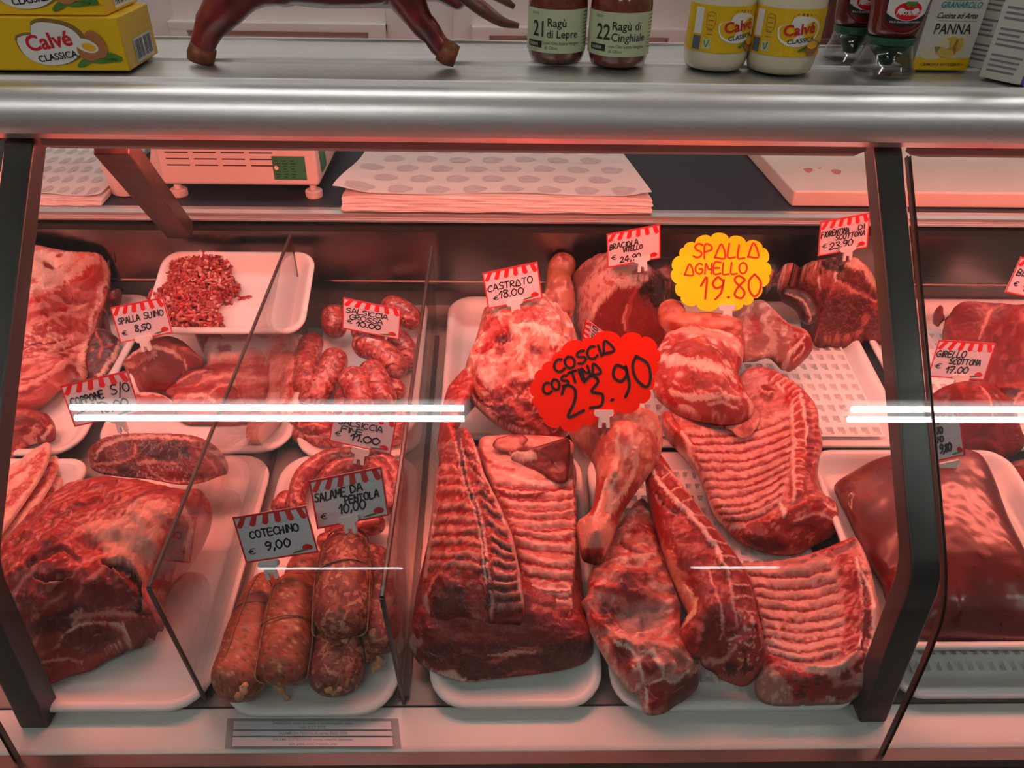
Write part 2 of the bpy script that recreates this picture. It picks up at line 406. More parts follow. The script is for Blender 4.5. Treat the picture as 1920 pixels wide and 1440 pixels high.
# --- front glass: curved panes with a gap at every post
def glass_prof(off):
    P = crom([(0.438, zl - .004), (0.444, 0.92), (0.449, 0.98), (0.456, 1.018), (0.474, 1.050), (0.50, 1.080), (0.56, 1.142), (0.66, 1.2445), (0.765, 1.352)], 6)
    P = [np.array(p) for p in P]; out = []
    for i, p in enumerate(P):
        t = P[min(i + 1, len(P) - 1)] - P[max(i - 1, 0)]; t /= np.linalg.norm(t)
        out.append(p + off * np.array((t[1], -t[0])))
    return out
gp0, gp1 = glass_prof(0.0), glass_prof(0.006)
GX = [XL, XP[0] - 0.0035, XP[0] - 0.0015, XP[1] - 0.0035, XP[1] - 0.0015, XR]
for i in (0, 2, 4):
    x0, x1 = GX[i], GX[i + 1]
    n = len(gp0)
    V = [(x0, *p) for p in gp0] + [(x1, *p) for p in gp0] + [(x0, *p) for p in gp1] + [(x1, *p) for p in gp1]
    Fs = []
    for j in range(n - 1):
        Fs += [(j, n + j, n + j + 1, j + 1), (2 * n + j, 2 * n + j + 1, 3 * n + j + 1, 3 * n + j)]
    pane = mesh_obj('front_glass', V, Fs, M['glass'], ctr)
    eV = []; eF = []
    for xx, s in ((x0, 1), (x1, -1)):
        mb = MB()
        mb.add([(xx, *p) for p in gp0] + [(xx, *p) for p in gp1] + [(xx + s * .0008, *p) for p in gp0] + [(xx + s * .0008, *p) for p in gp1],
               [(j, j + 1, n + j + 1, n + j) for j in range(n - 1)] + [(2 * n + j, 3 * n + j, 3 * n + j + 1, 2 * n + j + 1) for j in range(n - 1)]
               + [(j, 2 * n + j, 2 * n + j + 1, j + 1) for j in range(n - 1)] + [(n + j, n + j + 1, 3 * n + j + 1, 3 * n + j) for j in range(n - 1)])
        mb.build('glass_edge', M['gasket'], pane, smooth=False)

# ================================================================ clear dividers standing on the deck
def divider(pts, lab):
    """pts: rear top, front bend, front bottom, rear bottom in the photo"""
    fb = onD(*pts[2]); x = fb[0]
    def atX(px, py):
        d = ray(px, py); return CP + d * (x / d[0])
    P = [atX(*p) for p in pts[:3]]
    rb = np.array((x, P[0][1] + 0.002, deckz(P[0][1] + 0.002) + 0.001)); P.append(rb)
    P[2] = np.array((x, fb[1], deckz(fb[1]) + 0.001))
    t = thing('divider', lab, 'divider', tuple(P[2]), 'clear counter dividers')
    a = [p + np.array((-.002, 0, 0)) for p in P]; b = [p + np.array((.002, 0, 0)) for p in P]
    mb = MB().hexa([a[i] for i in range(4)], [b[i] for i in range(4)])
    mb.build('divider_pane', M['acry'], t)
    e = MB()
    e.tube([P[0], P[1]], 0.0026, 6); e.tube([P[1], P[2]], 0.0026, 6); e.tube([P[0], P[3]], 0.0014, 6)
    e.tube([P[0], P[0] + (P[1] - P[0]) * 0.5, P[1]], 0.0024, 6)
    e.build('divider_edge', M['gasket'], t)
    g = MB().box(x - .006, x + .006, P[2][1] + .004, P[3][1] - .01, 0, 0.001)
    V = [(vx, vy, deckz(vy) + .0004 + vz * 4) for vx, vy, vz in g.V]; g.V = V
    g.build('divider_rail', M['post'], t)
    return x
divider([(545, 440), (279, 1103), (385, 1312), (592, 612)], 'clear acrylic divider with dark edge between pork tray and sausages')
divider([(810, 462), (716, 1120), (757, 1316), (838, 600)], 'clear acrylic divider with dark edge between sausages and rib rack')
# ================================================================ trays on the deck
def rrect(x0, x1, y0, y1, r, n=6):
    P = []
    for cx, cy, a0 in ((x1 - r, y1 - r, 0), (x0 + r, y1 - r, 90), (x0 + r, y0 + r, 180), (x1 - r, y0 + r, 270)):
        for i in range(n + 1):
            a = math.radians(a0 + 90 * i / n); P.append((cx + r * math.cos(a), cy + r * math.sin(a)))
    return P
def tray(fl, fr, bl, lab, rim=0.024, r=0.045, flange=0.012, slope=0.014, base=0.0012, grid=None, zf=deckz, group='white meat trays', name='meat_tray'):
    """fl, fr, bl: front left, front right, back left corners of the rim in the photo (as if corners were square)"""
    a, b, c = onD(*fl, rim), onD(*fr, rim), onD(*bl, rim)
    x0, x1 = a[0], b[0]; y0, y1 = (a[1] + b[1]) / 2, min(c[1], YB + .012)
    return tray_w(x0, x1, y0, y1, lab, rim, r, flange, slope, base, grid, zf, group, name)
def tray_w(x0, x1, y0, y1, lab, rim=0.024, r=0.045, flange=0.012, slope=0.014, base=0.0012, grid=None, zf=deckz, group='white meat trays', name='meat_tray'):
    rings = []
    th = 0.0025
    def ring(d, h): 
        rr = max(r - d, 0.006)
        rings.append([(x, y, zf(y, h)) for x, y in rrect(x0 + d, x1 - d, y0 + d, y1 - d, rr)])
    fz = base + 0.004
    ring(slope + flange + .006, base); ring(slope + flange - .002, base + .002); ring(flange - 0.001, rim - .006); ring(0.0008, rim - .005)
    ring(0, rim - .002); ring(0.0015, rim); ring(flange * .6, rim + .0004); ring(flange, rim - .0015); ring(flange + slope * .4, rim * .6 + fz * .4); ring(flange + slope, fz + .003); ring(flange + slope + .006, fz)
    V = [p for rg in rings for p in rg]; n = len(rings[0]); Fs = []
    for i in range(len(rings) - 1):
        for k in range(n):
            k2 = (k + 1) % n; Fs.append((i * n + k, i * n + k2, (i + 1) * n + k2, (i + 1) * n + k))
    Fs.append(tuple(range(n))[::-1])
    if grid is None:
        Fs.append(tuple(range((len(rings) - 1) * n, len(rings) * n)))
        o = mesh_obj(name, V, Fs, M['tray'], smooth=True)
    else:
        nx, ny = grid
        t = thing(name, lab, 'tray', ((x0 + x1) / 2, (y0 + y1) / 2, zf((y0 + y1) / 2, base)), group)
        Fs.append(tuple(range((len(rings) - 1) * n, len(rings) * n)))
        mesh_obj('tray_rim', V, Fs, M['tray'], t, smooth=True)
        # perforated false floor: bars round square pockets
        d = flange + slope + .004
        gx0, gx1, gy0, gy1 = x0 + d, x1 - d, y0 + d, y1 - d
        mb = MB(); cw, ch = (gx1 - gx0) / nx, (gy1 - gy0) / ny; k = 0.20
        zt, zb = fz + .0078, fz + .0004
        for i in range(nx):
            for j in range(ny):
                X = (gx0 + i * cw, gx0 + (i + 1) * cw); Y = (gy0 + j * ch, gy0 + (j + 1) * ch)
                xi = (X[0] + k * cw, X[1] - k * cw); yi = (Y[0] + k * ch, Y[1] - k * ch)
                xj = (xi[0] + .08 * cw, xi[1] - .08 * cw); yj = (yi[0] + .08 * ch, yi[1] - .08 * ch)
                def Q(xx, yy, h): return [(xx[0], yy[0], zf(yy[0], h)), (xx[1], yy[0], zf(yy[0], h)), (xx[1], yy[1], zf(yy[1], h)), (xx[0], yy[1], zf(yy[1], h))]
                mb.add(Q(X, Y, zt) + Q(xi, yi, zt) + Q(xj, yj, zb), [(q_, (q_ + 1) % 4, 4 + (q_ + 1) % 4, 4 + q_) for q_ in range(4)] + [(4 + q_, 4 + (q_ + 1) % 4, 8 + (q_ + 1) % 4, 8 + q_) for q_ in range(4)] + [(8, 9, 10, 11)])
        mb.build('perforated_floor', M['tray'], t)
        return t
    tag(o, lab, 'tray', group)
    return o
tray((0, 1332), (384, 1332), (150, 852), 'wide white tray under the big pork shoulder', rim=.017)
tray((404, 1340), (742, 1340), (512, 852), 'white tray under the twine tied cotechino sausages', rim=.017)
tray((800, 1326), (1136, 1326), (842, 840), 'white tray under the front of the pork rib rack', rim=.017)
tray((822, 822), (1088, 822), (848, 542), 'white tray behind the rib rack, under the mutton leg')
tray((1150, 1330), (1628, 1330), (1096, 846), 'white perforated tray under the lamb carcass pieces', grid=(17, 15), r=.04, rim=.018)
tray((1092, 836), (1716, 836), (1080, 562), 'white perforated tray at the back, under the steaks and lamb shoulders', grid=(24, 12), r=.03)
tray((1740, 842), (2180, 842), (1700, 543), 'white perforated tray at the back right, under the beef rounds', grid=(17, 12), r=.03)
tray((1686, 1306), (2200, 1306), (1640, 880), 'white perforated tray at the front right, under the liver tray', grid=(20, 14), r=.03, rim=.018)
tray((1655, 1215), (2120, 1215), (1534, 842), 'glossy white tray holding the dark liver', rim=.058, base=.030, r=.035, flange=.009, slope=.012)
tray((168, 846), (540, 846), (222, 622), 'white tray of pork shoulder chops')
tray((546, 856), (786, 856), (600, 585), 'white tray of thick and thin fresh sausages')
tray((-240, 852), (140, 852), (-60, 500), 'white tray under the pork belly at the far left')
tray((-330, 1100), (98, 1010), (-200, 858), 'white tray under the fatty slices at the left edge', r=.03)
# the mince tray is propped up on the tray behind the chops
ma, mb_, mc = atY(262, 622, 1.02), atY(566, 606, 1.02), atY(292, 476, 1.165)
def mzf(y, h=0.0):
    return ma[2] + (mc[2] - ma[2]) * (y - 1.02) / 0.145 + h - 0.022
tray_w(ma[0], mb_[0], 1.02, 1.172, 'white tray of coarse minced meat at the back', rim=.022, base=.001, r=.03, zf=mzf, flange=.010, slope=.012)
print('mince tray z', mzf(1.02), mzf(1.17), deckz(1.02), deckz(1.17))
# ================================================================ meat: materials and builders
RED = (0.46, 0.040, 0.036); DRED = (0.25, 0.016, 0.014); DEEP = (0.10, 0.009, 0.008); BRI = (0.60, 0.035, 0.028)
PK = (0.62, 0.145, 0.12); LPK = (0.74, 0.29, 0.235); FAT = (0.83, 0.46, 0.37); FATW = (0.88, 0.60, 0.50); MEM = (0.50, 0.20, 0.18); BONE = (0.70, 0.36, 0.29)
def mat_meat(name, rough=0.36, fibre=0.14, fscale=150, stretch=(1, 1, 1), bump=0.55, coat=0.25, vary=0.22, sss=0.0):
    m, nt, b = nodes(name)
    L = nt.links
    N = lambda t: nt.nodes.new(t)
    at = N('ShaderNodeAttribute'); at.attribute_name = 'Col'
    tc = N('ShaderNodeTexCoord'); oi = N('ShaderNodeObjectInfo')
    ad = N('ShaderNodeVectorMath'); ad.operation = 'ADD'
    mlt = N('ShaderNodeMath'); mlt.operation = 'MULTIPLY'; mlt.inputs[1].default_value = 37.0
    L.new(oi.outputs['Random'], mlt.inputs[0]); L.new(tc.outputs['Object'], ad.inputs[0]); L.new(mlt.outputs[0], ad.inputs[1])
    mp = N('ShaderNodeMapping'); mp.inputs['Scale'].default_value = stretch; L.new(ad.outputs[0], mp.inputs[0])
    n1 = N('ShaderNodeTexNoise'); n1.inputs['Scale'].default_value = 42; n1.inputs['Detail'].default_value = 7; n1.inputs['Roughness'].default_value = .62; n1.inputs['Distortion'].default_value = .6
    n2 = N('ShaderNodeTexNoise'); n2.inputs['Scale'].default_value = fscale; n2.inputs['Detail'].default_value = 5; n2.inputs['Distortion'].default_value = 1.2
    for n in (n1, n2): L.new(mp.outputs[0], n.inputs['Vector'])
    def mr(src, lo, hi, a=.3, c=.7):
        k = N('ShaderNodeMapRange'); k.inputs[1].default_value = a; k.inputs[2].default_value = c; k.inputs[3].default_value = lo; k.inputs[4].default_value = hi
        L.new(src, k.inputs[0]); return k.outputs[0]
    def mix(fac, a, c, bt='MIX'):
        k = N('ShaderNodeMix'); k.data_type = 'RGBA'; k.blend_type = bt
        if isinstance(fac, float): k.inputs[0].default_value = fac
        else: L.new(fac, k.inputs[0])
        for i, v in ((6, a), (7, c)):
            if isinstance(v, tuple): k.inputs[i].default_value = (*v, 1)
            else: L.new(v, k.inputs[i])
        return k.outputs[2]
    c0 = mix(mr(n1.outputs['Fac'], 0.0, 1.0), mix(vary * 2.2, at.outputs['Color'], (0.55, 0.40, 0.40), 'MULTIPLY'), at.outputs['Color'])
    # fine pale fibres
    c1 = mix(mr(n2.outputs['Fac'], 0.0, fibre, .56, .80), c0, (0.86, 0.42, 0.34))
    # fat threads where the alpha channel asks for them
    v = N('ShaderNodeTexVoronoi'); v.feature = 'DISTANCE_TO_EDGE'; v.inputs['Scale'].default_value = 62
    wob = N('ShaderNodeMix'); wob.data_type = 'VECTOR'; wob.inputs[0].default_value = 0.04
    L.new(mp.outputs[0], wob.inputs[4]); L.new(n1.outputs['Color'], wob.inputs[5]); L.new(wob.outputs[1], v.inputs['Vector'])
    th = mr(v.outputs['Distance'], 1.0, 0.0, 0.0, 0.06)
    mm = N('ShaderNodeMath'); mm.operation = 'MULTIPLY'; L.new(th, mm.inputs[0]); L.new(at.outputs['Alpha'], mm.inputs[1])
    c2 = mix(mm.outputs[0], c1, (0.82, 0.42, 0.34))
    gm = N('ShaderNodeGamma'); gm.inputs[1].default_value = 1.14; L.new(c2, gm.inputs[0]); L.new(gm.outputs[0], b.inputs['Base Color'])
    rr = N('ShaderNodeMapRange'); rr.inputs[3].default_value = rough - .1; rr.inputs[4].default_value = rough + .16; L.new(n2.outputs['Fac'], rr.inputs[0]); L.new(rr.outputs[0], b.inputs['Roughness'])
    b.inputs['Specular IOR Level'].default_value = 0.5
    b.inputs['Coat Weight'].default_value = coat; b.inputs['Coat Roughness'].default_value = 0.18
    b.inputs['Subsurface Weight'].default_value = sss; b.inputs['Subsurface Radius'].default_value = (0.006, 0.0015, 0.001); b.inputs['Subsurface Scale'].default_value = 0.6
    b1 = N('ShaderNodeBump'); b1.inputs['Strength'].default_value = bump; b1.inputs['Distance'].default_value = 0.006; L.new(n1.outputs['Fac'], b1.inputs['Height'])
    b2 = N('ShaderNodeBump'); b2.inputs['Strength'].default_value = bump; b2.inputs['Distance'].default_value = 0.0016; L.new(n2.outputs['Fac'], b2.inputs['Height']); L.new(b1.outputs[0], b2.inputs['Normal'])
    L.new(b2.outputs[0], b.inputs['Normal'])
    return m
M['meat'] = mat_meat('raw_meat')
M['meat_fib'] = mat_meat('raw_meat_fibrous', fibre=0.22, fscale=170, stretch=(1.0, 0.35, 0.6), bump=.55)
M['smooth'] = mat_meat('smooth_raw_meat', rough=.34, fibre=.08, bump=.34, vary=.2)
M['rib'] = mat_meat('rib_membrane', rough=.32, fibre=.06, bump=.3, vary=.16, coat=.35)
M['liver'] = mat_meat('liver', rough=.28, fibre=.03, fscale=60, bump=.05, coat=.6, vary=.18)
def mat_sausage(name, cols, scale=170, rough=.32, coat=.35, bump=.25):
    """skin over coarse filling: speckles of lean and fat"""
    m, nt, b = nodes(name); L = nt.links; N = lambda t: nt.nodes.new(t)
    tc = N('ShaderNodeTexCoord'); oi = N('ShaderNodeObjectInfo'); ad = N('ShaderNodeVectorMath'); mlt = N('ShaderNodeMath'); mlt.operation = 'MULTIPLY'; mlt.inputs[1].default_value = 21.0
    L.new(oi.outputs['Random'], mlt.inputs[0]); L.new(tc.outputs['Object'], ad.inputs[0]); L.new(mlt.outputs[0], ad.inputs[1])
    nz = N('ShaderNodeTexNoise'); nz.inputs['Scale'].default_value = 110; nz.inputs['Detail'].default_value = 4; L.new(ad.outputs[0], nz.inputs['Vector'])
    wm = N('ShaderNodeMix'); wm.data_type = 'VECTOR'; wm.inputs[0].default_value = .012; L.new(ad.outputs[0], wm.inputs[4]); L.new(nz.outputs['Color'], wm.inputs[5])
    v = N('ShaderNodeTexVoronoi'); v.inputs['Scale'].default_value = scale; v.inputs['Randomness'].default_value = 1; L.new(wm.outputs[1], v.inputs['Vector'])
    sp = N('ShaderNodeSeparateColor'); L.new(v.outputs['Color'], sp.inputs[0])
    n2 = N('ShaderNodeTexNoise'); n2.inputs['Scale'].default_value = 45; n2.inputs['Detail'].default_value = 3; L.new(ad.outputs[0], n2.inputs['Vector'])
    av = N('ShaderNodeMix'); av.inputs[0].default_value = .35; L.new(sp.outputs[0], av.inputs[2]); L.new(n2.outputs['Fac'], av.inputs[3])
    rp = N('ShaderNodeValToRGB'); els = rp.color_ramp.elements
    for i, (p, c) in enumerate(cols):
        e = els[i] if i < 2 else els.new(p)
        e.position = p; e.color = (*c, 1)
    L.new(av.outputs[0], rp.inputs[0]); L.new(rp.outputs[0], b.inputs['Base Color'])
    b.inputs['Roughness'].default_value = rough; b.inputs['Coat Weight'].default_value = coat; b.inputs['Coat Roughness'].default_value = .2
    bp = N('ShaderNodeBump'); bp.inputs['Strength'].default_value = bump; bp.inputs['Distance'].default_value = .003; L.new(nz.outputs['Fac'], bp.inputs['Height']); L.new(bp.outputs[0], b.inputs['Normal'])
    return m
M['sausage'] = mat_sausage('sausage_skin', [(.18, (.19, .013, .012)), (.40, (.33, .028, .025)), (.58, (.44, .062, .052)), (.72, (.54, .15, .12)), (.86, (.68, .31, .25))], 200)
M['salami'] = mat_sausage('speckled_salami_skin', [(.2, (.13, .018, .012)), (.45, (.21, .035, .022)), (.62, (.30, .07, .04)), (.74, (.48, .20, .12))], 190, .5, .1, .4)
M['salame'] = mat_meat('cured_sausage_skin', rough=.5, fibre=.12, fscale=160, bump=.25, coat=.1, vary=.22)

def fnoise(P, freq, seed=0, n=28):
    """smooth random field, roughly within -1..1"""
    rs = np.random.RandomState(seed); P = np.asarray(P)
    K = rs.normal(size=(n, P.shape[1])) * freq; ph = rs.rand(n) * 6.283
    return np.sin(P @ K.T + ph).sum(1) / math.sqrt(n) * 0.9
def seg_dist(P, L, closed=False):
    """distance of 2-D points P to polyline L, and the position 0..1 along it"""
    L = np.asarray(L, float)
    if closed: L = np.vstack((L, L[:1]))
    best = np.full(len(P), 1e9); pos = np.zeros(len(P)); m = len(L) - 1
    for i in range(m):
        a, b = L[i], L[i + 1]; d = b - a; dd = d @ d + 1e-12
        t = np.clip(((P - a) @ d) / dd, 0, 1)
        r = np.hypot(*(P - a - t[:, None] * d).T)
        k = r < best; best[k] = r[k]; pos[k] = (i + t[k]) / m
    return best, pos
def inside(P, L):
    L = np.asarray(L, float); c = np.zeros(len(P), bool); n = len(L)
    for i in range(n):
        (x1, y1), (x2, y2) = L[i], L[(i + 1) % n]
        if y1 == y2: continue
        k = ((y1 > P[:, 1]) != (y2 > P[:, 1])) & (P[:, 0] < (x2 - x1) * (P[:, 1] - y1) / (y2 - y1) + x1)
        c ^= k
    return c
def sm(x): x = np.clip(x, 0, 1); return x * x * (3 - 2 * x)
# --- surface features: each takes (state) with px (photo position of every vertex), P (world), col, h (extra height)
def S(pts, w, col, bump=0.0, fe=0.6, a=None, taper=True, n=6, amt=1.0):
    """a streak (fat seam, rib, crack) w photo pixels wide"""
    def f(s):
        L = np.array(crom([p[:2] for p in pts], n)) if len(pts) > 2 else np.array([p[:2] for p in pts])
        d, t = seg_dist(s['px'] + s['jit'] * w * .5, L)
        ww = w * (0.45 + 0.55 * np.sin(np.clip(t, .04, .96) * math.pi) ** .5) if taper else w
        k = sm((ww - d) / (ww * fe) ) * amt
        if col is not None:
            s['col'][:, :3] += (np.array(col) - s['col'][:, :3]) * k[:, None]
        if a is not None: s['col'][:, 3] += (a - s['col'][:, 3]) * k
        s['h'] += bump * np.sqrt(np.clip(1 - (d / (ww * 1.25)) ** 2, 0, 1))
    return f
def G(pts, col, fe=6, bump=0.0, a=None, amt=1.0, wob=1.0):
    """an area of another tissue"""
    def f(s):
        L = np.array(crom([p[:2] for p in pts], 5, True))
        X = s['px'] + s['jit'] * fe * .8 * wob
        d, _ = seg_dist(X, L, False); d = np.where(inside(X, L), d, -d)
        k = sm((d + fe) / (2 * fe)) * amt
        if col is not None: s['col'][:, :3] += (np.array(col) - s['col'][:, :3]) * k[:, None]
        if a is not None: s['col'][:, 3] += (a - s['col'][:, 3]) * k
        if bump: s['h'] += bump * sm((d + fe) / (2.5 * fe))
    return f
def NZ(col, freq, thr=0.3, ang=0.0, st=1.0, seed=0, soft=0.35, amt=1.0, poly=None, bump=0.0, a=None, fe=8):
    """streaky patches; freq per metre, stretched st times along ang (degrees, in the deck plane)"""
    def f(s):
        X = s['P'][:, :2]; c, n_ = math.cos(math.radians(ang)), math.sin(math.radians(ang))
        u = (X @ np.array((c, n_))) / st; v = X @ np.array((-n_, c))
        k = sm((fnoise(np.stack((u, v, s['P'][:, 2] / max(1, st * .5)), 1), freq * 4.5, seed) - thr) / soft) * amt
        if poly is not None:
            L = np.array(crom([p[:2] for p in poly], 4, True)); d, _ = seg_dist(s['px'], L); d = np.where(inside(s['px'], L), d, -d); k = k * sm((d + fe) / (2 * fe))
        s['col'][:, :3] += (np.array(col) - s['col'][:, :3]) * k[:, None]
        if a is not None: s['col'][:, 3] += (a - s['col'][:, 3]) * k
        s['h'] += bump * k
    return f
def ribs(A, B, n, w, col, bump=0.003, bow=0.0, w2=None, fe=.6):
    """n ribs between curve A (their left ends) and curve B (their right ends)"""
    A = np.array(crom([p[:2] for p in A], 12)); B = np.array(crom([p[:2] for p in B], 12))
    out = []
    for i in range(n):
        t = (i + .5) / n
        a = A[min(int(t * (len(A) - 1)), len(A) - 1)]; b = B[min(int(t * (len(B) - 1)), len(B) - 1)]
        mid = (a + b) / 2 + np.array((0, bow))
        ww = w if w2 is None else w + (w2 - w) * t
        out.append(S([tuple(a), tuple(.6 * a + .4 * b + (0, bow * .95)), tuple(mid), tuple(.3 * a + .7 * b + (0, bow * .8)), tuple(b)], ww, col, bump, fe, taper=False))
    return out
def paint(P, base, ops, seed=0, alpha=0.0):
    px = proj(P)
    jit = sum(np.stack((fnoise(P, f, seed + 5), fnoise(P, f, seed + 6)), 1) * a for f, a in ((130, .6), (380, .5), (900, .45)))
    s = {'px': px, 'P': P, 'jit': jit, 'col': np.tile(np.array((*base, alpha), float), (len(P), 1)), 'h': np.zeros(len(P))}
    for o in ops: o(s)
    c = np.clip(s['col'][:, :3], .004, 1); k = sm((c[:, 1:2] - .06) / .36)      # lean deeper, fat paler
    s['col'][:, :3] = c ** 1.55 * (1 - k) + c ** .70 * k
    return s
def pad(name, lab, cat, outline, base=RED, ops=(), rest=0.006, dome=0.012, rw=0.03, ctrl=(), res=0.0019, m='meat', seed=1, rough_h=0.0015, alpha=0.0, group=None, parent=None, fn=55, smooth_n=4, zf=deckz):
    """a solid cut: outline of (photo x, photo y, height of that rim above the deck), ctrl = the same for points inside"""
    O = np.array(crom(outline, smooth_n, True))
    W3 = np.array([onD(x, y, h) for x, y, h in O]); U = W3[:, :2]; hr = O[:, 2]
    # drop points closer than the grid
    keep = [0]
    for i in range(1, len(U)):
        if np.hypot(*(U[i] - U[keep[-1]])) > res * .8: keep.append(i)
    if np.hypot(*(U[keep[-1]] - U[0])) < res * .8 and len(keep) > 3: keep.pop()
    U = U[keep]; hr = hr[keep]
    # densify long sides
    UU = []; HH = []
    for i in range(len(U)):
        j = (i + 1) % len(U); L = np.hypot(*(U[j] - U[i])); k = max(1, int(L / (res * 1.3)))
        for t in range(k): UU.append(U[i] + (U[j] - U[i]) * t / k); HH.append(hr[i] + (hr[j] - hr[i]) * t / k)
    U = np.array(UU); hr = np.array(HH)
    lo, hi = U.min(0), U.max(0)
    gx = np.arange(lo[0] + res / 2, hi[0], res); gy = np.arange(lo[1] + res / 2, hi[1], res * .866)
    GX_, GY_ = np.meshgrid(gx, gy); GX_[1::2] += res / 2
    Q = np.stack((GX_.ravel(), GY_.ravel()), 1)
    Q = Q[inside(Q, U)]
    d, _ = seg_dist(Q, U, True); k = d > res * .6; Q, d = Q[k], d[k]
    nb = len(U)
    # height field through the rim and the control points
    step = max(1, nb // 90)
    cp = U[::step]; ch = hr[::step]
    if len(ctrl):
        cw = np.array([onD(x, y, h) for x, y, h in ctrl]); cp = np.vstack((cp, cw[:, :2])); ch = np.concatenate((ch, [c[2] for c in ctrl]))
    R_ = np.hypot(cp[:, None, 0] - cp[None, :, 0], cp[:, None, 1] - cp[None, :, 1])
    ker = lambda r: (r / .05) ** 1.35
    n_ = len(cp); A = np.zeros((n_ + 3, n_ + 3)); A[:n_, :n_] = ker(R_) - np.eye(n_) * .02; A[:n_, n_] = 1; A[:n_, n_ + 1:] = cp; A[n_:, :n_] = A[:n_, n_:].T
    sol = np.linalg.lstsq(A, np.concatenate((ch, np.zeros(3))), rcond=None)[0]
    def field(X, dist):
        RV = np.hypot(X[:, None, 0] - cp[None, :, 0], X[:, None, 1] - cp[None, :, 1])
        h_ = ker(RV) @ sol[:n_] + sol[n_] + X @ sol[n_ + 1:]
        t_ = np.clip(dist / rw, 0, 1)
        return h_, t_, h_ + dome * np.sqrt(1 - (1 - t_) ** 2)
    # more vertices where the surface is steep
    e_ = res * .5; d0 = d; H0 = field(Q, d0)[2]
    gx_ = (field(Q + (e_, 0), seg_dist(Q + (e_, 0), U, True)[0])[2] - H0) / e_; gy_ = (field(Q + (0, e_), seg_dist(Q + (0, e_), U, True)[0])[2] - H0) / e_
    sl = np.hypot(gx_, gy_); extra = []
    for lvl, th in ((1, 1.1), (2, 1.8), (3, 2.6)):
        k = (sl > th) & (d0 > res * 1.2)
        g = np.stack((gx_[k], gy_[k]), 1) / sl[k][:, None]; n_x = np.minimum(np.floor(sl[k]), 3)
        extra.append(Q[k] + g * (res * .866 * lvl / (n_x + 1.0))[:, None] * (n_x >= lvl)[:, None] + (n_x < lvl)[:, None] * 9)
    X_ = np.vstack(extra)
    if len(X_):
        X_ = X_[X_[:, 0] < 5]; X_ = X_[inside(X_, U)]
        if len(X_): X_ = X_[seg_dist(X_, U, True)[0] > res * .5]; Q = np.vstack((Q, X_))
    allp = [Vector(p) for p in np.vstack((U, Q))]
    vo, eo, fo, ov, oe, of = delaunay_2d_cdt(allp, [(i, (i + 1) % nb) for i in range(nb)], [], 1, 1e-7)
    vo = np.array([tuple(v) for v in vo])
    # rim vertices: those on the outline
    dd, _ = seg_dist(vo, U, True); rim = dd < 1e-5
    hh, t, top = field(vo, dd)
    z = zf(vo[:, 1])
    P = np.column_stack((vo, z + top))
    fade = sm(dd / (res * 3))
    P[:, 2] += rough_h * (fnoise(P, fn * 2, seed) + .45 * fnoise(P, fn * 5, seed + 1) + .2 * fnoise(P, fn * 12, seed + 2)) * sm(dd / .008)
    P[:, 1] = np.minimum(P[:, 1], YB - .006)
    s = paint(P, base, ops, seed, alpha)
    P[:, 2] += s['h'] * fade
    P[:, 2] = np.maximum(P[:, 2], z + rest + .0004 * (~rim))
    # underside
    bot = np.minimum(np.maximum(rest + (np.maximum(hh, rest) - rest) * (1 - t) ** 2, rest), P[:, 2] - z - 0.0002)
    nv = len(vo); inner = np.where(~rim)[0]; mp = -np.ones(nv, int); mp[inner] = nv + np.arange(len(inner)); mp[rim] = np.where(rim)[0]
    V = np.vstack((P, np.column_stack((vo[inner, 0], np.minimum(vo[inner, 1], YB - .006), (z + bot)[inner]))))
    col = np.vstack((s['col'], s['col'][inner] * np.array((1, 1, 1, 0)) * .6))
    Fs = []
    for f in fo:
        a, b_, c_ = f
        ar = (vo[b_, 0] - vo[a, 0]) * (vo[c_, 1] - vo[a, 1]) - (vo[b_, 1] - vo[a, 1]) * (vo[c_, 0] - vo[a, 0])
        if ar < 0: b_, c_ = c_, b_
        Fs.append((a, b_, c_)); Fs.append((mp[a], mp[c_], mp[b_]))
    o = mesh_obj(name, V, Fs, M[m], parent, col=col)
    if cat: tag(o, lab, cat, group)
    return o
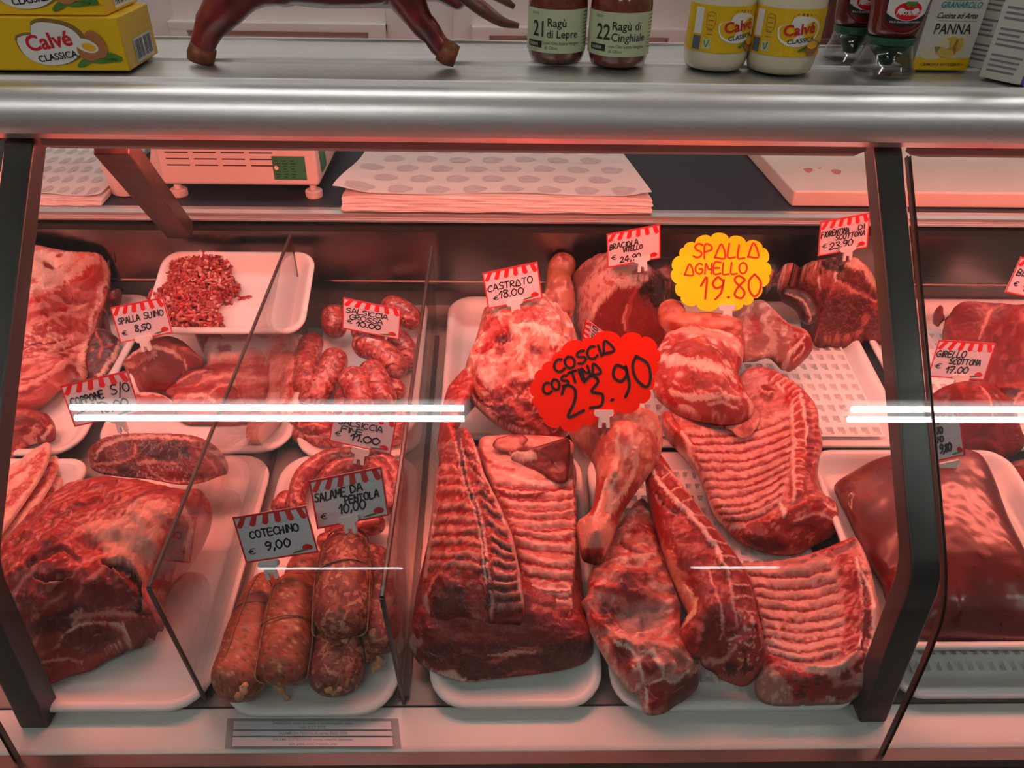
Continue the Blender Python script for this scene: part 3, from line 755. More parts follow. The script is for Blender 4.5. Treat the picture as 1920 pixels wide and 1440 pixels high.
def rope(name, lab, cat, pts, base=RED, ops=(), m='meat', n=48, sub=10, flat=1.0, seed=1, rough_h=0.0008, group=None, parent=None, alpha=0.0, cap=0.6, fn=70, world=False, ext=None, thresh=0.0):
    """a round cut or sausage along a spine of (photo x, photo y, height of its axis above the deck, radius)"""
    Q = np.array(crom(pts, sub))
    if world: Cn = Q[:, :3]
    else: Cn = np.array([onD(x, y, h) for x, y, h, _ in Q])
    r = Q[:, 3].copy()
    # rounded ends
    L = np.concatenate(([0], np.cumsum(np.linalg.norm(np.diff(Cn, axis=0), axis=1))))
    for side in (0, 1):
        e = L if side == 0 else L[-1] - L
        re = r[0 if side == 0 else -1] * cap
        if re > 0:
            k = e < re; r[k] *= np.sqrt(np.clip(1 - (1 - e[k] / re) ** 2, 0.02, 1))
    # more rings near the ends
    keepL = np.unique(np.concatenate((np.linspace(0, L[-1], max(6, int(L[-1] / 0.0022))), np.linspace(0, min(r.max() * cap, L[-1] * .45) + 1e-6, 7), L[-1] - np.linspace(0, min(r.max() * cap, L[-1] * .45) + 1e-6, 7))))
    Ci = np.column_stack([np.interp(keepL, L, Cn[:, i]) for i in range(3)])
    r0 = np.interp(keepL, L, Q[:, 3])
    rr = r0.copy()
    for side in (0, 1):
        e = keepL if side == 0 else keepL[-1] - keepL
        re = max((Q[0, 3] if side == 0 else Q[-1, 3]) * cap, 1e-6)
        k = e < re; rr[k] *= np.sqrt(np.clip(1 - (1 - e[k] / re) ** 2, 0.0015, 1))
    V, Fs = tube_geo(Ci, rr, n, True, flat)
    V = np.array(V); ctr_ = np.repeat(Ci, n, axis=0)
    dirn = V - ctr_; ln = np.linalg.norm(dirn, axis=1, keepdims=True) + 1e-9; dirn = dirn / ln
    V += dirn * (rough_h * (fnoise(V, fn, seed) + .5 * fnoise(V, fn * 3, seed + 2)))[:, None] * np.clip(ln / .01, 0, 1)
    s = paint(V, base, ops, seed, alpha)
    V += dirn * s['h'][:, None] * np.clip(ln / .01, 0, 1)
    V[:, 1] = np.minimum(V[:, 1], YB - .006)
    o = mesh_obj(name, V, Fs, M[m], parent, col=s['col'])
    if cat: tag(o, lab, cat, group)
    return o
# ================================================================ left bay: belly, chops, shoulder
pad('pork_belly', 'large pale rib side pork belly slab leaning at the far left behind the glass post', 'meat',
    q('A', (-120, 170, .13), (60, 140, .134), (240, 158, .13), (400, 180, .126), (560, 178, .124), (690, 168, .12), (745, 215, .10), (735, 340, .07), (695, 500, .042), (640, 640, .026), (600, 770, .02), (562, 880, .02), (560, 985, .02),
      (470, 1030, .022), (400, 1060, .026), (300, 1140, .03), (150, 1195, .034), (-20, 1240, .036), (-200, 1300, .036), (-260, 800, .05)),
    base=PK, dome=.016, rw=.02, rest=.012, seed=3, m='meat',
    ctrl=q('A', (660, 260, .114), (600, 480, .09), (520, 700, .07), (430, 900, .056), (250, 560, .09), (100, 850, .066), (250, 300, .122)),
    ops=[NZ(LPK, 45, .1, 40, 4, 2, amt=.8), NZ(RED, 60, .55, 40, 5, 5, amt=.7),
         G(q('A', (90, 170), (330, 175), (470, 215), (400, 330), (320, 400), (200, 360), (60, 450), (40, 300)), FATW, 6, .002),
         G(q('A', (180, 250), (280, 240), (350, 290), (330, 350), (230, 350), (150, 330)), FATW, 4, .006), G(q('A', (370, 200), (480, 190), (470, 250), (400, 300), (360, 260)), FATW, 4, .005),
         G(q('A', (285, 270), (350, 280), (340, 320), (295, 310)), RED, 3, -.002), G(q('A', (365, 205), (415, 210), (400, 235), (370, 232)), RED, 3),
         G(q('A', (640, 195), (690, 185), (720, 280), (690, 400), (630, 560), (560, 800), (520, 960), (480, 1000), (510, 860), (580, 640), (640, 430), (672, 300)), FAT, 7, .001),
         S(q('A', (720, 260), (710, 390), (650, 560), (600, 720), (560, 860)), 9, DRED, 0), S(q('A', (690, 430), (620, 600), (570, 760)), 6, PK, 0),
         S(q('A', (40, 600), (200, 500), (380, 390), (520, 340), (680, 190)), 8, (.70, .10, .08), -.002), S(q('A', (60, 470), (220, 430), (400, 360), (560, 250), (660, 180)), 12, FAT, .002),
         S(q('A', (30, 790), (160, 690), (320, 600), (480, 540), (600, 480)), 5, BRI, -.002), S(q('A', (80, 880), (180, 780), (320, 760), (460, 730)), 3, RED, -.0015),
         S(q('A', (220, 850), (340, 830), (450, 790), (520, 760)), 3, RED, -.0015), S(q('A', (140, 1000), (280, 960), (420, 850)), 3, RED, -.0015),
         S(q('A', (30, 560), (200, 470), (360, 420)), 6, LPK, .002), S(q('A', (60, 720), (240, 640), (440, 560), (560, 520)), 9, LPK, .002), S(q('A', (40, 950), (200, 880), (380, 800), (500, 700)), 7, LPK, .002),
         S(q('A', (20, 1080), (200, 1030), (380, 930), (480, 850)), 8, LPK, .002), NZ(FATW, 130, .35, 0, 1, 9, poly=q('A', (180, 680), (330, 650), (430, 760), (350, 850), (160, 860)), amt=.7),
         G(q('A', (520, 340), (600, 330), (590, 400), (530, 400)), BRI, 6), S(q('A', (100, 890), (125, 960), (118, 1030)), 4, BRI, 0), S(q('A', (370, 560), (430, 545)), 5, BRI), S(q('A', (420, 940), (470, 920), (500, 980)), 7, RED)])
pad('beef_piece', 'dark beef piece standing behind the pork belly edge and left of the shoulder chops', 'meat',
    q('A', (700, 450, .05), (790, 410, .06), (770, 520, .03), (700, 560, .035), (720, 700, .02), (775, 760, .02), (740, 900, .015), (640, 1000, .012), (550, 985, .012), (560, 820, .03), (620, 650, .045)),
    base=DRED, dome=.008, rw=.015, rest=.0065, seed=8, ops=[NZ(DEEP, 60, .1, 20, 2, 4), NZ(PK, 80, .7, 60, 3, 3), S(q('A', (770, 760), (720, 860), (640, 980)), 8, FAT), S(q('A', (610, 690), (650, 780), (640, 860)), 4, PK)])
pad('pork_loin', 'dark pink rounded loin piece below the belly slab at the left edge', 'meat',
    q('A', (-160, 1290, .03), (20, 1230, .045), (150, 1200, .045), (250, 1215, .04), (330, 1250, .03), (360, 1330, .02), (340, 1400, .014), (200, 1420, .014), (120, 1500, .014), (20, 1620, .014), (-120, 1700, .014)),
    base=(.44, .075, .065), dome=.022, rw=.03, rest=.007, seed=12, m='smooth', ops=[NZ(PK, 60, .3, 30, 3, 3, amt=.5), S(q('A', (260, 1330), (160, 1410), (60, 1560), (0, 1640)), 14, LPK), S(q('A', (310, 1300), (220, 1400), (110, 1500)), 8, RED), S(q('A', (340, 1290), (270, 1370), (190, 1430)), 5, FAT), S(q('A', (20, 1290), (90, 1310), (180, 1290)), 4, PK)])
# belly slices stacked at the left edge
for i, (dx, dy, h, lab) in enumerate(((0, 0, .036, 'pale fatty pork belly slice on top of the stack at the left edge'), (14, 24, .022, 'pale fatty pork belly slice in the middle of the stack at the left edge'), (24, 44, .008, 'pale fatty pork belly slice at the bottom of the stack at the left edge'))):
    pad('belly_slice', lab, 'meat', [(x + dx, y + dy, h) for x, y in ((-90, 960), (-20, 905), (40, 862), (86, 832), (97, 842), (86, 880), (52, 935), (10, 995), (-40, 1060), (-100, 1110))],
        base=FAT, dome=.006, rw=.008, rest=h - .006, seed=20 + i, m='smooth', group='belly slices',
        ops=[S([(x + dx, y + dy) for x, y in ((-60, 1000), (10, 945), (60, 890), (85, 850))], 11, PK), S([(x + dx, y + dy) for x, y in ((-60, 960), (-5, 915), (50, 872), (80, 845))], 5, PK), NZ(LPK, 70, .3, 40, 4, 3, amt=.6)])
# --- coarse mince on its tray
def mince():
    rs = np.random.RandomState(4); mb = MB(); cols = []
    out = np.array(q('A', (1085, 240), (1180, 190), (1320, 175), (1450, 180), (1480, 260), (1500, 340), (1540, 420), (1480, 490), (1400, 510), (1425, 600), (1440, 660), (1300, 675), (1150, 685), (1080, 640), (1030, 560), (950, 480), (980, 420), (1080, 360)))
    lo, hi = out.min(0), out.max(0)
    bits = 0
    while bits < 1500:
        p = lo + (hi - lo) * rs.rand(2)
        if not inside(p[None], out)[0]: continue
        d = seg_dist(p[None], out, True)[0][0]
        h = min(d / 45.0, 1) ** .6 * 0.028 + .001 + .006 * rs.rand()
        # on the propped tray
        y = 1.02; d_ = ray(*p)
        sl = (ma[2] - mc[2]) / 0.145 * -1
        s_ = (CAMZ - (mzf(0) + .0045 + h)) / (sl * d_[1] - d_[2]); c = CP + d_ * s_
        L = .006 + .008 * rs.rand(); r = .0017 + .0014 * rs.rand()
        a = rs.normal(size=3); a[2] *= .5; a /= np.linalg.norm(a); b = rs.normal(size=3) * .5
        pts = [c + a * L * t + b * L * (t * t) for t in (-.5, -.2, .1, .4)]
        for q_ in pts: q_[2] = max(q_[2], mzf(q_[1]) + .0052 + r)
        n0 = len(mb.V); mb.tube(pts, [r * .6, r, r, r * .7], 6)
        k = rs.rand()
        cc = FATW if k < .13 else LPK if k < .27 else PK if k < .42 else BRI if k < .6 else RED
        cols += [(*(np.array(cc) * (.8 + .3 * rs.rand())), 0)] * (len(mb.V) - n0); bits += 1
    for ex, ey in q('A', (1545, 475), (1560, 480), (1530, 488), (1575, 470)) + q('A', (1500, 470), (1450, 520)):
        d_ = ray(ex, ey); sl = (mc[2] - ma[2]) / 0.145; s_ = (CAMZ - (mzf(0) + .006)) / (sl * d_[1] - d_[2]); c = CP + d_ * s_
        n0 = len(mb.V); mb.tube([c, c + (.006, .002, .001), c + (.011, .001, 0)], .0016, 6); cols += [(*BRI, 0)] * (len(mb.V) - n0)
    # the solid core of the heap
    core = np.array([out.mean(0) + (p - out.mean(0)) * .93 for p in out]); 
    sl = (mc[2] - ma[2]) / 0.145
    def on_t(x, y, h):
        d_ = ray(x, y); return CP + d_ * ((CAMZ - (mzf(0) + h)) / (sl * d_[1] - d_[2]))
    cen = out.mean(0); rings = []
    for t, h in ((1, .0055), (.93, .016), (.75, .024), (.5, .028), (.25, .030)):
        rings.append([on_t(*(cen + (p - cen) * t), h) for p in core])
    n0 = len(mb.V); V = [p for rg in rings for p in rg]; m_ = len(core)
    Fs = [(i * m_ + k, i * m_ + (k + 1) % m_, (i + 1) * m_ + (k + 1) % m_, (i + 1) * m_ + k) for i in range(len(rings) - 1) for k in range(m_)] + [tuple(range(m_)), tuple(range(4 * m_, 5 * m_))]
    mb.add(V, Fs); cols += [(*RED, 0)] * (len(mb.V) - n0)
    o = mesh_obj('minced_meat', mb.V, mb.F, M['meat'], col=cols)
    tag(o, 'heap of coarse red minced meat on the propped white tray', 'meat', kind='stuff')
mince()
# --- shoulder chops on the tray
CHOP = 'pork shoulder cuts'
pad('pork_cut', 'flat pink pork cut lying lowest at the front of the chop tray', 'meat', q('C', (-60, 930, .012), (100, 870, .02), (300, 850, .02), (470, 880, .02), (480, 1050, .014), (440, 1190, .01), (300, 1225, .01), (100, 1230, .01), (-60, 1215, .01), (-130, 1080, .014)),
    base=(.55, .13, .115), dome=.014, rw=.03, seed=31, m='smooth', group=CHOP, ops=[NZ(LPK, 50, .35, 20, 3, 3, amt=.6), S(q('C', (270, 1000), (200, 1080), (230, 1180)), 12, (.48, .09, .08)), S(q('C', (20, 980), (200, 930), (440, 950)), 6, LPK), S(q('C', (-40, 1060), (60, 1050), (140, 1090)), 5, FAT), S(q('C', (60, 1100), (160, 1000), (330, 980)), 3, LPK)])
pad('pork_cut', 'round pork cut under the card on the left of the chop tray', 'meat', q('A', (790, 1120, .01), (860, 1090, .02), (1000, 1090, .024), (1100, 1130, .022), (1130, 1180, .016), (1120, 1230, .01), (900, 1240, .01), (780, 1200, .01)), base=(.55, .10, .09), dome=.012, rw=.03, seed=33, m='smooth', group=CHOP, rest=.0065,
    ops=[S(q('A', (860, 1090), (1000, 1090), (1110, 1135), (1130, 1200)), 4, FAT)])
pad('pork_cut', 'pale pork strip at the front right corner of the chop tray under the divider', 'meat', q('C', (480, 860, .03), (600, 780, .035), (650, 900, .03), (640, 1040, .016), (560, 1200, .012), (430, 1340, .012), (340, 1330, .012), (340, 1230, .014), (420, 1160, .022), (470, 1020, .03)),
    base=LPK, dome=.010, rw=.02, seed=34, m='smooth', group=CHOP, ops=[NZ(FAT, 60, .2, 60, 3, 4, amt=.6), S(q('C', (520, 1000), (560, 960), (620, 900)), 8, PK), S(q('C', (600, 980), (590, 1080), (520, 1180)), 8, PK)])
pad('pork_cut', 'round pork shoulder chop standing behind the lowest cuts, right of the 8,50 card', 'meat', q('A', (790, 910, .02), (830, 850, .04), (930, 790, .055), (1010, 745, .06), (1100, 735, .06), (1180, 760, .058), (1260, 830, .05), (1310, 880, .04), (1290, 930, .03), (1200, 960, .024), (1140, 1020, .016), (1080, 1085, .012), (1000, 1095, .012), (900, 1080, .012), (840, 1000, .014)),
    base=(.50, .095, .085), dome=.014, rw=.025, seed=36, m='smooth', group=CHOP, rest=.0065, ctrl=q('A', (1000, 830, .06), (1100, 900, .045), (960, 960, .03)),
    ops=[G(q('A', (870, 900), (980, 830), (1100, 840), (1150, 900), (1100, 1000), (1040, 1080), (930, 1060), (900, 980)), (.42, .06, .05), 8, .001), S(q('A', (820, 870), (920, 800), (1040, 800), (1160, 850), (1200, 930), (1140, 1010)), 6, FAT), S(q('A', (800, 920), (880, 900), (990, 830)), 9, LPK), S(q('A', (1180, 850), (1220, 900), (1200, 950)), 8, BRI, .002),
         S(q('A', (1040, 745), (1130, 740), (1200, 780)), 12, PK), G(q('A', (860, 850), (950, 820), (940, 870), (880, 910)), (.5, .1, .09), 6)])
pad('pork_cut', 'dark pork shoulder cut behind the card and beside the round chop', 'meat', q('A', (1060, 1090, .018), (1150, 1010, .026), (1240, 950, .03), (1340, 930, .03), (1400, 960, .028), (1330, 1010, .022), (1250, 1090, .016), (1180, 1150, .014), (1100, 1130, .014)), base=(.48, .07, .06), dome=.010, rw=.02, seed=38, group=CHOP, rest=.008,
    ops=[S(q('A', (1140, 1020), (1240, 960), (1330, 940)), 4, LPK), G(q('A', (1150, 1100), (1190, 1090), (1200, 1140), (1160, 1150)), DEEP, 4)])
pad('pork_cut', 'rind edged fatty pork belly block lying against the mince tray', 'meat', q('A', (1250, 690, .05), (1370, 685, .056), (1480, 675, .058), (1640, 680, .058), (1780, 690, .055), (1900, 720, .045), (1930, 800, .03), (1880, 870, .024), (1700, 920, .02), (1480, 965, .016), (1370, 968, .016), (1325, 940, .02), (1330, 880, .03), (1290, 800, .04)),
    base=FAT, dome=.010, rw=.015, seed=40, m='smooth', group=CHOP, rest=.012, ctrl=q('A', (1480, 760, .052), (1700, 780, .046), (1400, 870, .03), (1600, 880, .03)),
    ops=[G(q('A', (1255, 690), (1330, 700), (1400, 700), (1440, 740), (1330, 740), (1310, 830), (1280, 780)), BRI, 4), G(q('A', (1400, 800), (1460, 780), (1500, 800), (1470, 830), (1410, 830)), PK, 4), G(q('A', (1340, 890), (1450, 860), (1600, 850), (1740, 800), (1800, 740), (1830, 780), (1760, 860), (1600, 910), (1450, 935), (1340, 930)), (.68, .22, .18), 5),
         S(q('A', (1420, 690), (1560, 690), (1620, 710)), 8, RED), S(q('A', (1350, 960), (1500, 950), (1700, 905), (1860, 850)), 7, FATW)])
# --- neck steak lying over the shoulder
pad('pork_neck', 'marbled pork neck slice lying over the back of the big shoulder', 'meat', q('B', (370, 115, .055), (400, 75, .075), (450, 45, .085), (540, 30, .088), (700, 30, .088), (820, 40, .088), (900, 75, .082), (950, 130, .07), (962, 190, .055), (920, 230, .045), (850, 262, .042), (760, 268, .042), (640, 240, .045), (520, 222, .048), (420, 205, .048), (380, 170, .05)),
    base=RED, dome=.008, rw=.012, rest=.052, seed=45, m='meat', alpha=.5, ctrl=q('B', (500, 110, .07), (700, 120, .072), (850, 150, .066)),
    ops=[G(q('B', (395, 110), (440, 80), (500, 65), (550, 85), (540, 130), (480, 150), (410, 140)), (.40, .05, .045), 4, .001), G(q('B', (580, 80), (660, 60), (760, 70), (790, 110), (720, 150), (620, 130)), DRED, 4, .001), S(q('B', (380, 160), (480, 155), (560, 130), (570, 80)), 4, LPK, .001), S(q('B', (400, 180), (500, 190), (560, 170), (620, 150), (740, 160)), 5, LPK, .001),
         S(q('B', (400, 130), (440, 75), (560, 45), (700, 45), (830, 60)), 5, FAT), G(q('B', (500, 165), (560, 150), (590, 190), (550, 215), (500, 200)), DRED, 3), G(q('B', (600, 175), (700, 170), (780, 200), (760, 250), (650, 220)), BRI, 4), S(q('B', (620, 160), (650, 200), (720, 240)), 3, FAT), G(q('B', (750, 95), (800, 95), (800, 130), (760, 130)), DEEP, 3),
         NZ(FAT, 180, .75, 0, 1, 4, poly=q('B', (560, 160), (780, 170), (800, 250), (580, 220))), G(q('B', (820, 60), (900, 90), (950, 160), (900, 220), (820, 200), (800, 120)), (.50, .08, .065), 8), S(q('B', (830, 100), (880, 140), (920, 190)), 5, LPK)])
pad('pork_shoulder', 'huge boneless pork shoulder lying at the front left of the display', 'meat',
    q('B', (-60, 590, .05), (20, 500, .055), (90, 420, .06), (180, 330, .07), (280, 260, .08), (400, 222, .085), (520, 225, .085), (640, 245, .085), (760, 275, .085), (840, 270, .08), (890, 330, .07), (890, 420, .06), (850, 520, .05), (780, 620, .045), (720, 690, .04), (700, 760, .03),
      (695, 860, .022), (660, 920, .014), (560, 950, .012), (460, 985, .012), (380, 1030, .012), (280, 1060, .012), (195, 1092, .012), (150, 1060, .014), (120, 990, .018), (60, 935, .022), (-20, 900, .024), (-90, 800, .03)),
    base=(.55, .095, .075), dome=.018, rw=.035, rest=.006, seed=50, m='meat_fib', rough_h=.0030, fn=40, res=.0018,
    ctrl=q('B', (580, 640, .085), (600, 760, .075), (640, 790, .06), (500, 800, .068), (420, 640, .094), (300, 700, .09), (360, 745, .082), (330, 830, .05), (200, 800, .07), (60, 840, .055), (20, 760, .07), (500, 450, .10), (650, 520, .095), (250, 450, .092), (420, 880, .04), (600, 860, .045), (240, 960, .03), (760, 420, .09), (480, 580, .088)),
    ops=[NZ(BRI, 35, .1, 30, 3, 6, amt=.8), NZ(LPK, 70, .3, 35, 5, 7, amt=.65), NZ((.38, .05, .04), 60, .55, 30, 4, 9, amt=.7),
         G(q('B', (330, 420), (480, 380), (640, 310), (740, 330), (700, 420), (640, 560), (610, 690), (600, 640), (540, 590), (470, 560), (420, 490)), (.78, .33, .25), 14, .003),
         NZ(FAT, 90, .35, 50, 4, 11, poly=q('B', (380, 330), (640, 300), (700, 420), (600, 640), (420, 500)), amt=.5),
         S(q('B', (440, 570), (500, 580), (560, 630), (585, 700), (580, 770)), 9, DEEP, -.012), G(q('B', (420, 640), (480, 580), (550, 640), (580, 720), (580, 770), (480, 760), (350, 765), (400, 690)), (.42, .04, .035), 6, -.004),
         NZ(PK, 120, .4, 20, 5, 13, poly=q('B', (420, 640), (550, 640), (580, 770), (380, 760)), amt=.6),
         G(q('B', (40, 860), (200, 800), (340, 740), (350, 780), (280, 850), (100, 900)), (.32, .03, .025), 6), S(q('B', (340, 770), (300, 850), (250, 920), (260, 950)), 7, LPK), S(q('B', (260, 890), (330, 840), (480, 830), (520, 860), (510, 900), (440, 940)), 4, FAT, .001),
         G(q('B', (265, 880), (340, 850), (460, 850), (515, 880), (460, 930), (360, 970), (260, 960)), (.36, .04, .035), 4, .001), S(q('B', (300, 800), (420, 790), (560, 790), (650, 820)), 7, LPK, .001), G(q('B', (520, 840), (620, 810), (690, 850), (660, 910), (560, 930)), (.40, .05, .04), 4), S(q('B', (520, 830), (540, 900), (560, 950)), 4, FAT),
         S(q('B', (640, 790), (580, 790), (560, 750), (620, 800)), 6, DRED), S(q('B', (150, 630), (230, 640), (300, 625)), 4, DEEP, -.006), S(q('B', (120, 590), (200, 540), (260, 520), (330, 560)), 5, RED, -.004), G(q('B', (140, 990), (250, 930), (330, 960), (380, 1020), (200, 1080)), (.55, .06, .05), 8), S(q('B', (170, 1000), (260, 980), (350, 990)), 4, LPK),
         S(q('B', (60, 480), (180, 380), (300, 330), (420, 300)), 7, BRI, .003), S(q('B', (20, 640), (120, 560), (200, 470), (280, 400)), 6, BRI, .003), S(q('B', (700, 600), (740, 540), (800, 480), (850, 380), (800, 300)), 12, PK), S(q('B', (760, 330), (800, 420), (780, 500)), 8, FAT), S(q('B', (720, 560), (760, 580), (740, 620)), 9, (.35, .1, .1)), S(q('B', (640, 700), (700, 720), (690, 800)), 9, LPK)])
# ================================================================ middle bays: sausages, rib rack, mutton leg
SPK = [NZ(LPK, 150, .45, 0, 1, 3, .3, .75), NZ(FAT, 190, .95, 0, 1, 4, .3, .9), NZ(DRED, 140, .75, 0, 1, 5, .3, .6)]
SG = 'thick fresh sausages on the white tray'
SAUS = [([(745, 690, .026), (712, 820, .026), (698, 950, .024), (705, 1040, .022)], .0215, 'thick fresh sausage, leftmost of the pile, standing along the tray edge'),
        ([(890, 780, .036), (850, 900, .034), (775, 1025, .026), (675, 1115, .022)], .0215, 'thick fresh sausage slanting to the front left corner of its pile'),
        ([(870, 525, .05), (872, 600, .05), (890, 690, .042)], .0220, 'thick fresh sausage at the back left of the pile beside the 10.00 card'),
        ([(1165, 490, .05), (1260, 520, .05), (1330, 580, .045), (1345, 650, .035)], .0215, 'thick fresh sausage curving behind the right edge of the 10.00 card'),
        ([(985, 735, .052), (1070, 745, .054), (1170, 795, .052), (1240, 870, .046), (1270, 940, .04)], .0215, 'thick fresh sausage arching right just below the 10.00 card clip'),
        ([(1225, 690, .035), (1290, 750, .034), (1320, 830, .03), (1320, 880, .028)], .021, 'thick fresh sausage tucked behind the arching one by the divider'),
        ([(965, 900, .05), (1000, 980, .05), (1040, 1080, .046), (1065, 1160, .04)], .0225, 'thick fresh sausage in the middle front of the pile, left of its twin'),
        ([(1070, 870, .048), (1125, 960, .05), (1165, 1060, .046), (1190, 1150, .04)], .0220, 'thick fresh sausage in the middle front of the pile, right of its twin'),
        ([(1190, 960, .026), (1245, 1010, .026), (1285, 1060, .024)], .0155, 'short sausage end poking out at the right of the pile by the divider'),
        ([(925, 1010, .020), (940, 1120, .020), (960, 1180, .020)], .014, 'sausage mostly hidden under the two middle front ones'),
        ([(980, 640, .034), (1100, 680, .03), (1180, 700, .03)], .017, 'thick fresh sausage hidden behind the 10.00 card')]
for i, (pts, r, lab) in enumerate(SAUS):
    rope('fresh_sausage', lab, 'sausage', q('C', *[(x, y, h, r) for x, y, h in pts]), base=(.56, .12, .10), ops=SPK, m='sausage', seed=60 + i * 3, rough_h=.0009, group=SG, cap=1.1)
TG = 'thin fresh sausages'
for i, (k, pts, r, lab) in enumerate((('C', [(600, 1215, .022), (700, 1185, .026), (800, 1195, .026), (900, 1235, .022)], .0135, 'thin fresh sausage at the back of the front row under the 11.00 card'),
        ('C', [(620, 1280, .016), (720, 1305, .017), (840, 1312, .016), (930, 1330, .016)], .0135, 'thin fresh sausage along the front edge of the tray under the 11.00 card'),
        ('C', [(640, 1245, .018), (740, 1250, .03), (860, 1270, .02)], .0135, 'thin fresh sausage lying on top of the front row left of the 11.00 card'),
        ('C', [(1300, 1130, .024), (1260, 1210, .022), (1245, 1290, .018), (1225, 1350, .016)], .0125, 'thin fresh sausage right of the 11.00 card beside the divider'))):
    rope('thin_sausage', lab, 'sausage', q(k, *[(x, y, h, r_) for x, y, h, r_ in [(*p, r) for p in pts]]), base=(.58, .10, .085), ops=SPK, m='sausage', seed=90 + i * 3, rough_h=.0007, group=TG, cap=1.0)
rope('sausage_coil', 'outer loop of the thin fresh sausage arch on the cotechino tray', 'sausage', q('D', *[(x, y, h, .0130) for x, y, h in ((455, 330, .02), (455, 250, .024), (490, 165, .03), (560, 105, .034), (660, 78, .036), (770, 80, .036), (850, 110, .034), (885, 170, .03), (880, 260, .026))]), base=(.52, .10, .085), ops=SPK, m='sausage', seed=110, cap=1.0)
rope('sausage_coil', 'inner loop of the thin fresh sausage arch behind the 10,00 card', 'sausage', q('D', *[(x, y, h, .0130) for x, y, h in ((560, 300, .02), (575, 210, .024), (620, 140, .03), (700, 112, .032), (790, 120, .032), (845, 180, .03), (862, 260, .026), (850, 330, .024))]), base=(.50, .09, .078), ops=SPK, m='sausage', seed=113, cap=1.0)
rope('sausage_coil', 'end of a thin fresh sausage at the left of the arch on the cotechino tray', 'sausage', q('D', *[(x, y, h, .0130) for x, y, h in ((430, 240, .016), (390, 290, .016), (365, 330, .016))]), base=(.50, .10, .085), ops=SPK, m='sausage', seed=116, cap=1.0)
rope('sausage_coil', 'dark thin sausage under the 10,00 card clip on the cotechino tray', 'sausage', q('D', *[(x, y, h, .0130) for x, y, h in ((580, 400, .02), (680, 400, .026), (770, 385, .03), (840, 360, .03))]), base=(.34, .04, .035), ops=SPK, m='sausage', seed=119, cap=1.0)
rope('sausage_coil', 'short thin sausage between the two price cards on the cotechino tray', 'sausage', q('D', *[(x, y, h, .0130) for x, y, h in ((550, 480, .03), (590, 455, .032), (640, 450, .032))]), base=(.50, .08, .07), ops=SPK, m='sausage', seed=121, cap=1.0)
# --- boiling sausages in casings, tied with twine
M['twine'] = mat('brown_twine', (0.30, 0.15, 0.09), .8, noise=.4, nscale=300)
M['casing'] = mat('dried_casing_knot', (0.72, 0.36, 0.17), .5, noise=.4, nscale=120)
CT = [NZ((.60, .22, .10), 60, .0, 0, 1.5, 2, .6, .7), NZ((.62, .12, .07), 90, .35, 0, 1, 4, .4, .7), NZ((.22, .07, .04), 130, .75, 0, 1, 7, .4, .7), NZ((.72, .42, .24), 150, .95, 0, 1, 8, .3, .6)]
def cotechino(lab, pts, tail=None, rings=(), strands=(), base=(.46, .165, .075), seed=1, dark=False, flat=1.0):
    Q = q('D', *pts)
    W3 = [onD(x, y, h) for x, y, h, r in Q]
    t = thing('boiling_sausage', lab, 'sausage', tuple(W3[len(W3) // 2] - np.array((0, 0, Q[len(Q) // 2][3]))), 'twine tied boiling sausages')
    ops = list(CT)
    if dark: ops = [NZ((.30, .05, .035), 70, -.2, 0, 1, 2, .5, .9), NZ((.62, .30, .16), 60, .55, 70, 2.5, 4, .4, .8), NZ((.70, .42, .26), 190, .85, 0, 1, 8, .3, .8)]
    rope('casing', None, None, Q, base=base, ops=ops, m='salami' if dark else 'salame', seed=seed, rough_h=.0012, parent=t, cap=.9)
    C_ = np.array(crom([tuple(w) + (qq[3],) for w, qq in zip(W3, Q)], 10))
    def frame(i):
        a = C_[min(i + 1, len(C_) - 1), :3] - C_[max(i - 1, 0), :3]; a /= np.linalg.norm(a)
        u = np.cross(a, (0, 0, 1)); u /= np.linalg.norm(u); return a, u, np.cross(u, a)
    for f in rings:
        i = int(f * (len(C_) - 1)); a, u, v = frame(i); r = C_[i, 3] + .0009
        MB().tube([C_[i, :3] + r * (math.cos(w) * u + math.sin(w) * v) + a * .002 * math.sin(w * 2) for w in np.linspace(0, 2 * math.pi, 33)], .0009, 6).build('twine', M['twine'], t, smooth=True)
    for ang in strands:
        P = []
        for i in range(1, len(C_) - 1):
            a, u, v = frame(i); e = min(i, len(C_) - 1 - i) / 8.0; r = C_[i, 3] * min(1, math.sqrt(max(0.05, 1 - (1 - min(1, e)) ** 2))) + .001
            w = math.radians(ang); P.append(C_[i, :3] + r * (math.cos(w) * u + math.sin(w) * v))
        MB().tube(P, .0008, 6).build('twine', M['twine'], t, smooth=True)
    if tail:
        T = [onD(x, y, h) for x, y, h in q('D', *tail)]
        T = crom(T, 4); n = len(T)
        MB().tube(T, [.0042 + .0014 * math.sin(i * 1.9) - .0018 * (i / n) for i in range(n)], 8).build('casing_end', M['casing'], t, smooth=True)
cotechino('cotechino sausage leaning outward, leftmost on its tray', [(345, 600, .028, .014), (310, 690, .033, .024), (260, 860, .034, .0295), (200, 1050, .034, .0300), (165, 1145, .034, .0285)], tail=[(200, 1135, .052), (225, 1105, .062), (230, 1080, .066), (215, 1100, .06)], rings=(.38,), strands=(70,), seed=130)
cotechino('upper cotechino lying behind the 9,00 card with its front hidden', [(525, 500, .045, .024), (490, 620, .042, .026), (475, 740, .036, .026)], seed=133)
cotechino('cotechino with a small pale casing tip, second from the left', [(455, 600, .048, .021), (440, 720, .050, .0285), (412, 900, .047, .0305), (392, 1030, .042, .0305), (385, 1085, .038, .029)], tail=[(372, 1068, .034), (392, 1100, .024), (420, 1142, .014)], rings=(.40,), strands=(165, 40), seed=136)
